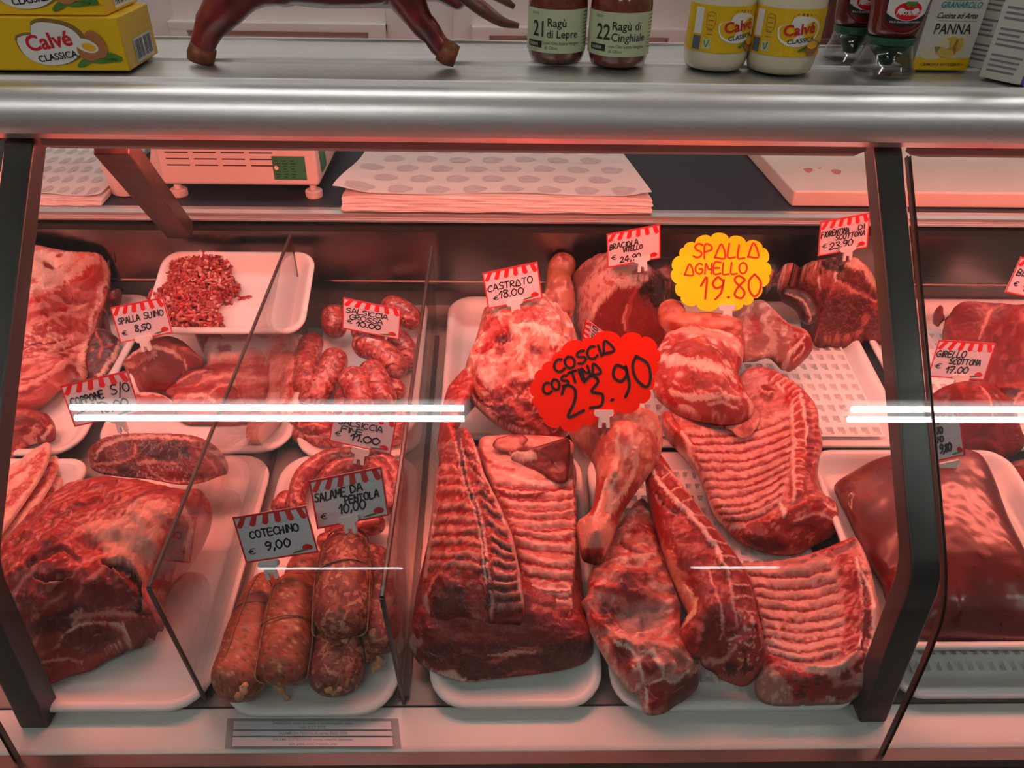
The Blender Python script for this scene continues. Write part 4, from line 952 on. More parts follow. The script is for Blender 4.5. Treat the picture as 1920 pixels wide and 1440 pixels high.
cotechino('dark speckled salami lying on top in the middle with a long curled casing tail', [(682, 430, .072, .022), (668, 530, .076, .0305), (658, 680, .076, .0325), (650, 830, .070, .0315), (648, 880, .066, .030)], tail=[(668, 868, .060), (655, 920, .050), (630, 965, .044), (588, 1012, .036)], rings=(.38, .05), strands=(20, 160), base=(.30, .07, .045), seed=139, dark=True)
cotechino('dark speckled salami underneath the one with the curled tail', [(655, 820, .028, .026), (640, 920, .029, .0300), (618, 1060, .029, .0300), (612, 1125, .028, .028)], tail=[(590, 1090, .044), (615, 1108, .034), (645, 1088, .042)], strands=(110,), base=(.32, .075, .05), seed=142, dark=True)
cotechino('salami at the right of the tray against the divider with a knotted pale end', [(795, 480, .042, .016), (800, 620, .046, .021), (812, 800, .044, .0225), (824, 940, .038, .020)], tail=[(824, 955, .034), (805, 985, .03), (790, 1012, .03), (822, 990, .03)], rings=(.3,), strands=(30, 150), base=(.36, .08, .05), seed=145, dark=True)
cotechino('small rounded salami end peeking out between two salamis at the right', [(742, 850, .020, .014), (750, 910, .022, .0180), (755, 985, .021, .0175)], base=(.34, .07, .05), seed=148, dark=True)

# --- pork rib racks
pad('pork_loin_rack', 'thick lower pork rack with a dark cut face at the front of its white tray', 'meat',
    q('G', (75, 960, .05), (62, 1030, .03), (90, 1090, .02), (150, 1150, .014), (230, 1195, .010), (330, 1218, .010), (430, 1205, .010), (560, 1190, .010), (700, 1172, .010), (820, 1140, .012), (885, 1080, .018), (890, 1000, .03), (860, 900, .04), (840, 700, .04), (815, 400, .04), (800, 200, .04), (600, 150, .04), (300, 150, .04), (200, 250, .035), (150, 560, .035), (100, 780, .04)),
    base=RED, dome=.008, rw=.012, rest=.0182, seed=150, m='meat', alpha=.1, rough_h=.003, ctrl=q('G', (150, 960, .058), (400, 985, .058), (700, 1000, .055), (860, 960, .05), (400, 700, .05), (400, 400, .045), (700, 600, .045), (300, 1100, .036), (600, 1090, .034), (800, 1060, .036)),
    ops=[G(q('G', (140, 1040), (300, 1010), (600, 1020), (860, 1010), (885, 1070), (800, 1130), (600, 1175), (400, 1195), (250, 1150), (150, 1090)), (.30, .022, .02), 6), S(q('G', (62, 980), (80, 1070), (150, 1150), (260, 1205), (420, 1212)), 12, FAT), S(q('G', (220, 1160), (290, 1150), (400, 1130), (540, 1060), (640, 1040)), 6, PK), G(q('G', (205, 1155), (280, 1150), (330, 1200), (260, 1190)), FAT, 3),
         G(q('G', (290, 1140), (380, 1110), (480, 1130), (480, 1190), (340, 1200)), DRED, 4), S(q('G', (420, 1080), (560, 1070), (700, 1050)), 5, LPK), S(q('G', (480, 1185), (560, 1150), (680, 1165)), 4, PK), G(q('G', (640, 1060), (760, 1030), (870, 1030), (840, 1110), (700, 1150)), DRED, 6), G(q('G', (68, 960), (110, 960), (130, 1030), (80, 1030)), LPK, 4), G(q('G', (86, 960), (118, 960), (118, 1000), (92, 1000)), BRI, 3)])
loin = [(265, 60, .10), (330, 70, .108), (370, 150, .11), (400, 250, .11), (440, 340, .11), (490, 440, .108), (530, 540, .104), (552, 640, .10), (572, 740, .096), (585, 850, .085), (575, 930, .066), (540, 962, .058), (430, 970, .055), (330, 985, .052), (230, 965, .052), (160, 960, .052), (140, 900, .06), (120, 790, .068), (140, 640, .07), (160, 500, .07), (172, 380, .068), (180, 280, .068), (200, 210, .07), (190, 140, .07), (200, 60, .075), (215, -40, .08), (240, -120, .085), (300, -190, .09), (370, -230, .095), (395, -160, .1), (330, -80, .1), (290, 0, .1)]
AX = q('G', (290, 60), (310, 250), (370, 420), (400, 600), (420, 740), (430, 860))
pad('pork_loin_rack', 'pork loin rack with exposed backbone running front to back on the middle tray', 'meat', q('G', *loin),
    base=(.60, .115, .095), dome=.012, rw=.014, rest=.052, seed=155, m='meat', alpha=.15, rough_h=.0026, ctrl=q('G', (280, 120, .108), (330, 350, .116), (380, 520, .116), (410, 700, .112), (425, 850, .098), (430, 930, .07), (230, 400, .086), (220, 600, .088), (200, 740, .086), (230, 880, .074), (500, 700, .106), (520, 850, .094)),
    ops=[NZ(LPK, 110, .3, 0, 2.5, 3, amt=.6), NZ(BRI, 90, .35, 0, 2, 6, amt=.7)]
        + ribs(q('G', (190, 130), (180, 300), (165, 520), (150, 700)), q('G', (290, 130), (330, 300), (385, 520), (405, 720)), 11, 7, LPK, .0028, -3)
        + ribs(q('G', (185, 170), (175, 330), (160, 540), (150, 710)), q('G', (285, 170), (335, 330), (390, 540), (410, 740)), 11, 3, BRI, -.0012, -3)
        + ribs(q('G', (320, 130), (380, 310), (440, 540), (450, 720), (450, 880)), q('G', (360, 140), (450, 370), (535, 590), (560, 720), (570, 880)), 13, 4.5, LPK, .003, 4)
        + ribs(q('G', (320, 160), (385, 340), (440, 560), (450, 740), (450, 900)), q('G', (370, 180), (455, 400), (540, 610), (562, 740), (575, 900)), 13, 5, DRED, -.0015, 4)
        + [S(AX, 9, (.30, .06, .05), -.004, taper=False), S(q('G', (300, 110), (330, 280), (385, 430), (412, 600), (428, 740)), 3.2, (.75, .40, .33), .001), S(q('G', (275, 110), (305, 270), (360, 430), (395, 600), (412, 740)), 3, FAT, .002),
           NZ(DEEP, 190, .7, 0, 1, 9, poly=[(x + dx, y) for dx, y_ in ((0, 0),) for x, y in q('G', (280, 60), (320, 60), (370, 300), (430, 520), (445, 860), (410, 860), (385, 540), (330, 330))], amt=.8),
           S(q('G', (420, 300), (480, 440), (535, 580), (560, 720), (578, 850)), 5, FAT, .001), S(q('G', (360, 110), (395, 240), (440, 340)), 6, FATW, .001), G(q('G', (170, 760), (220, 715), (290, 750), (330, 850), (340, 960), (230, 960), (160, 930)), (.34, .022, .02), 6, .004), NZ(RED, 160, .3, 70, 4, 12, poly=q('G', (170, 760), (300, 760), (330, 950), (160, 930)), amt=.7),
           S(q('G', (150, 800), (170, 740), (215, 705)), 6, LPK), S(q('G', (135, 800), (140, 880), (160, 940)), 7, FAT), S(q('G', (430, 780), (440, 850), (400, 950), (395, 980)), 4, LPK, .002), G(q('G', (440, 890), (570, 880), (560, 950), (430, 955)), (.42, .03, .028), 8), G(q('G', (170, 960), (260, 945), (330, 985), (240, 1000)), DRED, 5), S(q('G', (190, 130), (182, 300), (165, 520), (140, 720)), 6, FAT)])
pad('pork_rib_sheet', 'flat sheet of pork ribs lying to the right of the backbone rack', 'meat',
    q('G', (380, 110, .085), (470, 90, .085), (620, 90, .082), (790, 110, .078), (805, 200, .076), (815, 320, .074), (822, 480, .072), (820, 620, .07), (808, 760, .068), (806, 860, .064), (800, 940, .056), (740, 965, .052), (660, 972, .052), (590, 990, .05), (578, 930, .055), (575, 800, .064), (560, 660, .07), (530, 560, .074), (490, 450, .078), (440, 330, .082), (400, 220, .085)),
    base=(.70, .24, .20), dome=.006, rw=.01, rest=.052, seed=160, m='rib', ctrl=q('G', (640, 300, .084), (690, 500, .080), (700, 700, .076), (700, 850, .07)),
    ops=[NZ(FAT, 80, .3, 0, 3, 3, amt=.5)] + ribs(q('G', (430, 270), (490, 420), (545, 570), (580, 800)), q('G', (800, 290), (815, 420), (815, 600), (800, 830)), 10, 6, (.78, .36, .30), .0022, 6)
        + ribs(q('G', (450, 300), (505, 450), (560, 600), (585, 820)), q('G', (805, 315), (818, 450), (815, 630), (800, 850)), 10, 4.2, (.50, .05, .042), -.0015, 6)
        + [G(q('G', (390, 120), (560, 110), (790, 130), (800, 230), (700, 280), (560, 290), (450, 280)), (.74, .33, .27), 10, .001), S(q('G', (390, 160), (440, 220), (540, 250)), 6, PK), S(q('G', (440, 340), (580, 370), (680, 350)), 6, RED), S(q('G', (520, 270), (640, 310), (780, 300)), 6, FATW),
           G(q('G', (600, 870), (640, 850), (760, 870), (800, 900), (790, 960), (600, 985)), (.58, .035, .03), 6, .003), NZ(DRED, 150, .3, 0, 1, 7, poly=q('G', (600, 870), (790, 880), (790, 960), (600, 980)), amt=.8), G(q('G', (720, 850), (790, 840), (790, 890), (740, 900)), PK, 5), S(q('G', (590, 770), (680, 790), (790, 790)), 4, RED), S(q('G', (590, 760), (700, 785), (790, 780)), 3, FATW),
           S(q('G', (808, 300), (820, 480), (818, 620), (804, 780), (802, 900)), 4, RED, .002, taper=False), NZ(FAT, 200, .3, 0, 1, 12, poly=q('G', (796, 280), (825, 280), (825, 900), (790, 900)), amt=.8), G(q('G', (760, 700), (775, 698), (778, 716), (765, 718)), FATW, 2, .002)])
pad('pork_offcut', 'small purple pink lobe of meat lying on the back of the pork rib sheet', 'meat', q('G', (440, 130, .098), (470, 100, .10), (560, 85, .10), (600, 105, .10), (580, 140, .098), (640, 140, .1), (740, 110, .1), (785, 105, .1), (792, 170, .096), (790, 260, .09), (770, 300, .088), (735, 305, .088), (690, 275, .09), (640, 250, .092), (590, 225, .094), (560, 205, .094), (525, 195, .094), (520, 172, .096), (470, 160, .096)),
    base=(.42, .075, .07), dome=.006, rw=.008, rest=.089, seed=165, m='smooth', res=.0018, ops=[G(q('G', (445, 130), (480, 100), (560, 90), (600, 105), (560, 145), (470, 155)), (.70, .26, .21), 4), G(q('G', (522, 180), (560, 165), (630, 165), (635, 195), (580, 205), (530, 200)), FATW, 4, .004), S(q('G', (640, 160), (700, 190), (740, 250)), 3, DRED, -.001), S(q('G', (600, 230), (680, 260), (740, 290)), 3, PK)])
# --- mutton leg
leg = q('E', (480, 545, .11), (520, 520, .12), (620, 490, .125), (740, 475, .125), (850, 480, .12), (930, 540, .115), (1000, 600, .11), (1050, 700, .10), (1060, 820, .09), (1060, 1000, .08), (1030, 1200, .075), (990, 1290, .074), (930, 1338, .072), (840, 1332, .072), (700, 1300, .074), (580, 1250, .078), (480, 1170, .084), (400, 1080, .088), (362, 980, .09), (368, 880, .094), (415, 770, .10), (450, 650, .104))
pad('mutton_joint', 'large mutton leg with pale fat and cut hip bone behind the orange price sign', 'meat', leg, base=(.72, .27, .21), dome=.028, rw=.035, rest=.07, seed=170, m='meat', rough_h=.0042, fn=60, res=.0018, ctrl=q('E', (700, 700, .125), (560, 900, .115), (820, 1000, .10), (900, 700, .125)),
    ops=[NZ(FATW, 60, .2, 30, 2, 3, amt=.8), NZ(PK, 80, .5, 40, 2, 6, amt=.7), G(q('E', (490, 560), (560, 540), (620, 640), (640, 720), (600, 760), (520, 730), (480, 700)), (.62, .12, .10), 10, -.002), S(q('E', (545, 530), (590, 580), (640, 640), (700, 690)), 9, FATW, .003), G(q('E', (430, 790), (490, 730), (530, 710), (520, 760), (460, 800)), BRI, 4, -.002), G(q('E', (600, 560), (640, 600), (640, 680), (600, 660)), BRI, 5, -.003),
         G(q('E', (560, 680), (640, 670), (630, 720), (580, 740)), DRED, 5, -.004), G(q('E', (550, 760), (600, 760), (590, 800), (555, 795)), RED, 4, -.003), G(q('E', (660, 520), (760, 500), (860, 560), (800, 620), (700, 600)), (.60, .14, .11), 10), S(q('E', (660, 640), (780, 640), (900, 690), (980, 740)), 9, FATW, .003), G(q('E', (770, 740), (820, 750), (830, 790), (780, 790)), (.35, .1, .09), 4, -.003),
         G(q('E', (900, 700), (950, 740), (940, 780), (880, 740)), FATW, 4, .004), S(q('E', (700, 640), (720, 760), (700, 850)), 8, FATW, .002), S(q('E', (760, 860), (780, 940), (740, 980)), 8, FATW, .002), G(q('E', (880, 770), (1000, 760), (1040, 900), (960, 860), (900, 840)), BRI, 10),
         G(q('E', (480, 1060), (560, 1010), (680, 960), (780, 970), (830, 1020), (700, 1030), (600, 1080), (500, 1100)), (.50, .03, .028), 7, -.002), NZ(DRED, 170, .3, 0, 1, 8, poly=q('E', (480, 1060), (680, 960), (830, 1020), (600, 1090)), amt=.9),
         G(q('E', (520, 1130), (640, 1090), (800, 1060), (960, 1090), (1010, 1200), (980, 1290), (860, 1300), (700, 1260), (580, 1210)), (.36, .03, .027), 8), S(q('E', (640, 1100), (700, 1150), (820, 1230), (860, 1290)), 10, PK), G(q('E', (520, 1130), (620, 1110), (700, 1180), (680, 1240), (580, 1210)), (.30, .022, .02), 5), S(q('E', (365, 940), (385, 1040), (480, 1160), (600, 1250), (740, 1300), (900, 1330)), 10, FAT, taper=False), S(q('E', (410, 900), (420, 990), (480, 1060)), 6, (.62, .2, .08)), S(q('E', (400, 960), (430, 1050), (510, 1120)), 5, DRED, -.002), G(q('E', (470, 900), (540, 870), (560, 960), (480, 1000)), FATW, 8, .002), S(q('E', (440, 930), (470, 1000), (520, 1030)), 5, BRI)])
rope('mutton_shank', 'brown mutton shank bone pointing up at the back beside the mutton leg', 'meat', q('E', (900, 600, .10, .028), (930, 500, .105, .028), (945, 400, .105, .024), (940, 330, .105, .020), (960, 270, .105, .024), (985, 235, .100, .020)), base=(.62, .20, .13), ops=[NZ(FAT, 60, .4, 70, 3, 3, amt=.6), NZ((.42, .08, .05), 70, .4, 80, 3, 5, amt=.7), G(q('E', (850, 280), (1030, 220), (1030, 320), (880, 340)), (.62, .22, .10), 6), S(q('E', (870, 520), (960, 560), (1030, 640)), 4, FATW)], m='smooth', seed=175, cap=.7)
# --- veal chop block
pad('veal_loin', 'thick veal chop block with fat cap behind the 24,90 card', 'meat', q('E', (1025, 330, .10), (1060, 275, .12), (1120, 235, .13), (1230, 195, .135), (1400, 215, .135), (1520, 290, .13), (1600, 265, .125), (1640, 330, .12), (1630, 480, .09), (1620, 640, .06), (1600, 780, .035), (1400, 800, .025), (1200, 780, .025), (1100, 720, .035), (1050, 600, .06), (1055, 460, .085)),
    base=(.47, .055, .048), dome=.012, rw=.018, rest=.012, seed=180, m='smooth', alpha=.12, ctrl=q('E', (1280, 380, .135), (1500, 360, .13), (1150, 560, .085), (1400, 600, .075), (1150, 400, .118)),
    ops=[G(q('E', (1030, 310), (1130, 230), (1240, 190), (1420, 230), (1520, 300), (1500, 370), (1400, 370), (1290, 390), (1200, 480), (1130, 600), (1080, 680), (1060, 560), (1060, 430)), (.74, .33, .27), 8, .003), NZ(PK, 110, .3, 40, 3, 4, amt=.7, poly=q('E', (1030, 310), (1240, 190), (1500, 320), (1290, 390), (1080, 680))), G(q('E', (1030, 300), (1080, 260), (1180, 240), (1120, 330), (1050, 400)), (.42, .17, .15), 8), S(q('E', (1130, 600), (1190, 490), (1280, 400)), 7, FAT, .002), S(q('E', (1300, 380), (1400, 380), (1500, 350)), 10, FAT, .004),
         G(q('E', (1420, 390), (1520, 330), (1600, 290), (1630, 420), (1620, 560), (1560, 540), (1460, 460)), (.10, .018, .014), 10), G(q('E', (1540, 280), (1600, 265), (1630, 320), (1580, 320)), (.5, .2, .17), 6), S(q('E', (1400, 400), (1380, 500), (1360, 600), (1370, 680)), 6, PK), S(q('E', (1360, 500), (1340, 580), (1350, 650)), 4, LPK), S(q('E', (1480, 460), (1560, 560), (1620, 600)), 9, (.4, .13, .12))])
# ================================================================ right bays: lamb, steaks, liver, rounds
pad('lamb_rib_rack', 'rear lamb rib half showing the inside of its ribs, behind the saddle strip', 'meat',
    q('J', (200, 480, .06), (260, 450, .065), (420, 440, .06), (600, 330, .06), (740, 190, .07), (830, 165, .08), (950, 195, .085), (1080, 280, .085), (1170, 375, .082), (1212, 450, .08), (1222, 560, .075), (1242, 660, .07), (1220, 770, .065), (1210, 880, .06), (1240, 980, .06), (1330, 1050, .055), (1345, 1120, .05), (1330, 1230, .04), (1200, 1310, .03), (1080, 1370, .024), (940, 1390, .02), (780, 1350, .02), (680, 1280, .024), (610, 1200, .035), (530, 1080, .045), (470, 900, .05), (420, 780, .055), (330, 650, .058), (250, 560, .06)),
    base=(.66, .22, .19), dome=.006, rw=.012, rest=.0255, seed=200, m='rib', res=.0018, ctrl=q('J', (700, 700, .040), (800, 900, .038), (600, 750, .042), (750, 1080, .042), (1000, 600, .062), (1050, 450, .078), (1130, 600, .085), (1100, 800, .08), (1060, 950, .072), (1150, 1150, .06), (900, 1180, .052), (470, 760, .058), (560, 1000, .052), (650, 1150, .048)),
    ops=[NZ((.52, .17, .16), 60, .1, 0, 3, 3, amt=.6), NZ(LPK, 90, .4, 0, 4, 5, amt=.6)]
        + ribs(q('J', (360, 560), (430, 700), (480, 860), (530, 1030), (600, 1150)), q('J', (1010, 440), (1040, 600), (1030, 740), (1000, 880), (960, 1060)), 11, 8, (.72, .33, .28), .0024, 14)
        + ribs(q('J', (370, 590), (440, 735), (490, 895), (545, 1060), (620, 1180)), q('J', (1020, 470), (1042, 630), (1030, 770), (990, 915), (955, 1090)), 11, 3.2, (.46, .04, .04), -.002, 14)
        + [G(q('J', (830, 170), (960, 210), (1080, 290), (1170, 390), (1210, 480), (1225, 620), (1215, 800), (1200, 960), (1040, 1010), (1040, 800), (1050, 600), (1040, 440), (960, 330), (880, 240)), (.58, .10, .085), 7, .003)]
        + ribs(q('J', (900, 250), (1000, 350), (1055, 460), (1060, 640), (1055, 840), (1055, 1000)), q('J', (960, 215), (1080, 290), (1120, 420), (1125, 640), (1120, 840), (1110, 1000)), 17, 2.4, (.80, .36, .30), .0015, -3)
        + ribs(q('J', (1130, 350), (1150, 480), (1150, 640), (1150, 820)), q('J', (1180, 390), (1215, 490), (1235, 650), (1215, 800)), 10, 3.5, (.74, .26, .21), .0015, 2)
        + [S(q('J', (1090, 350), (1120, 450), (1135, 560), (1130, 680)), 4, FATW, .002), S(q('J', (940, 280), (1030, 400), (1050, 520), (1050, 700), (1050, 860), (1060, 1020)), 5, FAT, .002, taper=False), S(q('J', (1145, 380), (1160, 560), (1155, 760), (1140, 900)), 7, RED, -.001), G(q('J', (840, 300), (900, 290), (920, 340), (890, 390), (850, 370)), (.42, .06, .05), 4, .003), S(q('J', (830, 260), (850, 330), (920, 340)), 4, LPK, .002), G(q('J', (1000, 330), (1040, 360), (1030, 420), (990, 380)), BRI, 5),
           G(q('J', (690, 1205), (800, 1180), (900, 1150), (1000, 1100), (1100, 1040), (1230, 1000), (1340, 1080), (1330, 1230), (1180, 1310), (1000, 1370), (780, 1340), (660, 1260)), (.58, .10, .08), 8, .004), NZ(BRI, 100, .2, 20, 2, 9, poly=q('J', (690, 1205), (1000, 1100), (1330, 1080), (1180, 1310), (780, 1340)), amt=.9), NZ(LPK, 120, .5, 30, 2.5, 10, poly=q('J', (690, 1205), (1000, 1100), (1330, 1080), (1180, 1310), (780, 1340)), amt=.8),
           G(q('J', (740, 1270), (860, 1260), (960, 1290), (980, 1360), (820, 1350)), DRED, 8, -.003), S(q('J', (990, 1130), (1090, 1070), (1180, 1010)), 5, BRI, .002), S(q('J', (960, 1050), (990, 1090), (985, 1140)), 6, FATW, .003), G(q('J', (1040, 1180), (1180, 1130), (1290, 1150), (1200, 1230), (1080, 1240)), (.46, .06, .05), 7), S(q('J', (1060, 1170), (1200, 1120), (1310, 1170)), 5, LPK), S(q('J', (1260, 1050), (1340, 1120), (1330, 1220)), 6, FAT),
           G(q('J', (200, 490), (260, 455), (340, 570), (420, 720), (480, 900), (540, 1080), (640, 1210), (560, 1170), (470, 1000), (400, 820), (320, 660)), (.62, .13, .105), 6, .003), S(q('J', (340, 600), (400, 740), (460, 920), (530, 1090), (620, 1190), (740, 1200)), 5, FAT, .002, taper=False), S(q('J', (300, 600), (370, 760), (420, 920), (500, 1090)), 7, RED), S(q('J', (230, 520), (300, 660), (330, 760), (390, 900)), 7, LPK, .002), S(q('J', (270, 700), (330, 820), (380, 930)), 8, (.76, .30, .20), .002), NZ(DRED, 220, .8, 0, 1, 14, poly=q('J', (380, 700), (430, 720), (520, 1000), (480, 1000)), amt=.7)])
pad('lamb_hip', 'lamb haunch end with cut hip bone at the front left of the perforated tray', 'meat',
    q('H', (260, 430, .05), (340, 330, .055), (430, 220, .055), (500, 260, .055), (545, 420, .055), (600, 600, .055), (655, 760, .055), (660, 900, .055), (700, 1010, .055), (740, 1090, .045), (745, 1180, .03), (680, 1250, .024), (620, 1290, .02), (560, 1330, .018), (475, 1335, .018), (440, 1270, .022), (370, 1195, .03), (290, 1090, .036), (220, 970, .04), (175, 880, .045), (160, 800, .05), (135, 750, .052), (170, 700, .055), (180, 600, .055)),
    base=(.70, .22, .175), dome=.010, rw=.016, rest=.0195, seed=210, m='meat', rough_h=.0034, res=.0018, ctrl=q('H', (320, 620, .075), (450, 700, .07), (500, 900, .05), (380, 830, .045), (330, 960, .058), (500, 1080, .06), (620, 1100, .058), (560, 1200, .045), (430, 1180, .05)),
    ops=[NZ(FAT, 70, .3, 30, 2.5, 3, amt=.6), NZ(PK, 90, .4, 40, 3, 4, amt=.6), G(q('H', (320, 590), (400, 575), (480, 610), (460, 670), (380, 690)), (.46, .10, .09), 6, .002), NZ(RED, 230, .5, 0, 1, 9, poly=q('H', (320, 590), (480, 610), (460, 680), (350, 690)), amt=.6), S(q('H', (200, 660), (300, 690), (400, 700), (460, 740)), 10, BRI, .003), G(q('H', (360, 700), (420, 690), (470, 720), (450, 760), (380, 760)), RED, 4, .002), G(q('H', (250, 740), (330, 770), (340, 850), (270, 840)), (.30, .03, .025), 8, -.004),
         G(q('H', (345, 780), (460, 760), (560, 760), (570, 850), (480, 890), (400, 900), (340, 850)), (.50, .25, .22), 8, -.006), S(q('H', (450, 800), (460, 860), (430, 890)), 6, (.40, .2, .18), -.002), S(q('H', (170, 760), (230, 850), (300, 920), (400, 960), (460, 960)), 9, LPK, .003), G(q('H', (180, 790), (240, 830), (270, 880), (230, 880)), BRI, 5, .002), S(q('H', (165, 880), (240, 1010), (340, 1150), (440, 1280), (480, 1330)), 7, FAT, taper=False),
         G(q('H', (300, 960), (360, 950), (400, 1030), (380, 1110), (330, 1060)), (.45, .05, .045), 5), G(q('H', (450, 1040), (520, 1030), (540, 1090), (500, 1130), (460, 1100)), (.42, .05, .04), 4, -.002), S(q('H', (310, 950), (410, 1010), (440, 1100), (470, 1160)), 5, FATW, .001), S(q('H', (440, 1000), (500, 1010), (560, 1080), (560, 1160)), 5, FATW, .001), S(q('H', (420, 980), (520, 960), (620, 990), (720, 1060)), 6, LPK, .002), G(q('H', (480, 1170), (600, 1160), (620, 1230), (520, 1300), (470, 1250)), (.52, .06, .05), 5), S(q('H', (470, 1190), (480, 1260), (475, 1330)), 4, FATW),
         S(q('H', (470, 1180), (560, 1150), (620, 1160), (700, 1100)), 4, FAT), G(q('H', (620, 1180), (740, 1110), (740, 1190), (620, 1290), (560, 1330)), (.34, .05, .045), 6), S(q('H', (340, 430), (400, 470), (470, 490)), 4, (.40, .1, .09), -.003), S(q('H', (400, 380), (480, 360), (540, 400), (560, 450)), 12, (.55, .09, .075)), S(q('H', (300, 520), (420, 520), (520, 500)), 8, FAT, .001)])
pad('lamb_loin', 'long lamb saddle strip with sawn backbone running down the middle of the right bay', 'meat',
    q('H', (470, 100, .085), (490, 20, .09), (530, -20, .09), (580, 30, .088), (650, 140, .088), (760, 290, .088), (850, 410, .086), (940, 520, .084), (1010, 650, .08), (1050, 800, .076), (1085, 950, .066), (1090, 1050, .05), (1050, 1140, .034), (990, 1210, .024), (940, 1225, .02), (860, 1175, .026), (810, 1110, .034), (740, 1075, .045), (680, 1020, .055), (645, 940, .06), (660, 860, .066), (690, 800, .07), (650, 700, .074), (590, 560, .078), (545, 420, .08), (500, 260, .082), (475, 160, .084)),
    base=(.52, .075, .062), dome=.014, rw=.016, rest=.036, seed=215, m='smooth', res=.0018, ctrl=q('H', (620, 250, .10), (750, 420, .10), (850, 580, .098), (950, 750, .092), (800, 800, .094), (760, 960, .084), (1000, 1000, .07), (950, 1110, .052)),
    ops=[NZ(PK, 80, .3, 60, 4, 3, amt=.5), NZ(RED, 70, .5, 60, 4, 5, amt=.6),
         G(q('H', (560, 60), (640, 150), (760, 300), (860, 430), (950, 540), (1020, 690), (1050, 860), (960, 880), (920, 720), (860, 560), (760, 400), (640, 240), (560, 130)), (.50, .065, .055), 5, .002), NZ(DRED, 230, .3, 0, 1, 6, poly=q('H', (560, 60), (760, 300), (950, 540), (1050, 860), (930, 820), (760, 400)), amt=.6)]
        + ribs(q('H', (540, 90), (640, 230), (760, 370), (850, 520), (910, 680), (940, 830), (960, 1000)), q('H', (590, 50), (700, 200), (830, 370), (940, 520), (1010, 680), (1045, 830), (1070, 960)), 13, 2.2, (.80, .42, .35), .0012, -2)
        + [S(q('H', (505, 60), (560, 150), (650, 250), (740, 340), (810, 440), (860, 530), (900, 610)), 6, FATW, .003), S(q('H', (570, 40), (660, 140), (790, 300), (900, 440), (990, 570), (1040, 700)), 3.5, LPK, .002, taper=False), S(q('H', (850, 520), (900, 620), (930, 760), (950, 880)), 4, LPK, .002), S(q('H', (1000, 560), (1050, 740), (1080, 900), (1095, 1020)), 6, RED),
           G(q('H', (545, 430), (600, 480), (650, 580), (700, 700), (730, 780), (690, 850), (660, 880), (690, 800), (640, 700), (590, 580)), (.74, .26, .15), 7, .003), S(q('H', (680, 680), (720, 740), (720, 800), (670, 870)), 9, (.80, .40, .24), .002), S(q('H', (800, 580), (840, 700), (870, 800), (870, 900), (850, 950)), 3.5, LPK, .001),
           G(q('H', (620, 440), (700, 470), (800, 620), (850, 780), (860, 900), (780, 980), (690, 960), (720, 850), (740, 760), (690, 620)), (.44, .055, .046), 8, .003), S(q('H', (680, 900), (740, 870), (770, 900), (740, 960)), 8, PK), S(q('H', (520, 170), (560, 230), (640, 290)), 5, DRED, -.002), S(q('H', (500, 240), (580, 300), (700, 350)), 5, BRI), S(q('H', (540, 320), (620, 340), (720, 390)), 6, BRI), S(q('H', (560, 380), (660, 400), (760, 450)), 5, RED),
           G(q('H', (960, 820), (1040, 840), (1070, 960), (1040, 1060), (960, 1100), (880, 1090), (900, 1000), (950, 920)), (.60, .10, .085), 8), NZ(FAT, 150, .4, 20, 1.5, 11, poly=q('H', (940, 830), (1060, 850), (1060, 1080), (880, 1120)), amt=.8), NZ(DRED, 170, .5, 20, 1.5, 12, poly=q('H', (940, 830), (1060, 850), (1060, 1080), (880, 1120)), amt=.8), G(q('H', (880, 1060), (930, 1050), (950, 1090), (910, 1120)), DRED, 4, -.003), G(q('H', (980, 1080), (1030, 1070), (1020, 1110), (980, 1120)), DRED, 4, -.003), S(q('H', (740, 1060), (800, 1050), (880, 1040), (940, 980)), 6, LPK, .001), G(q('H', (830, 1110), (940, 1130), (1040, 1090), (980, 1200), (920, 1210)), (.62, .16, .13), 7)])
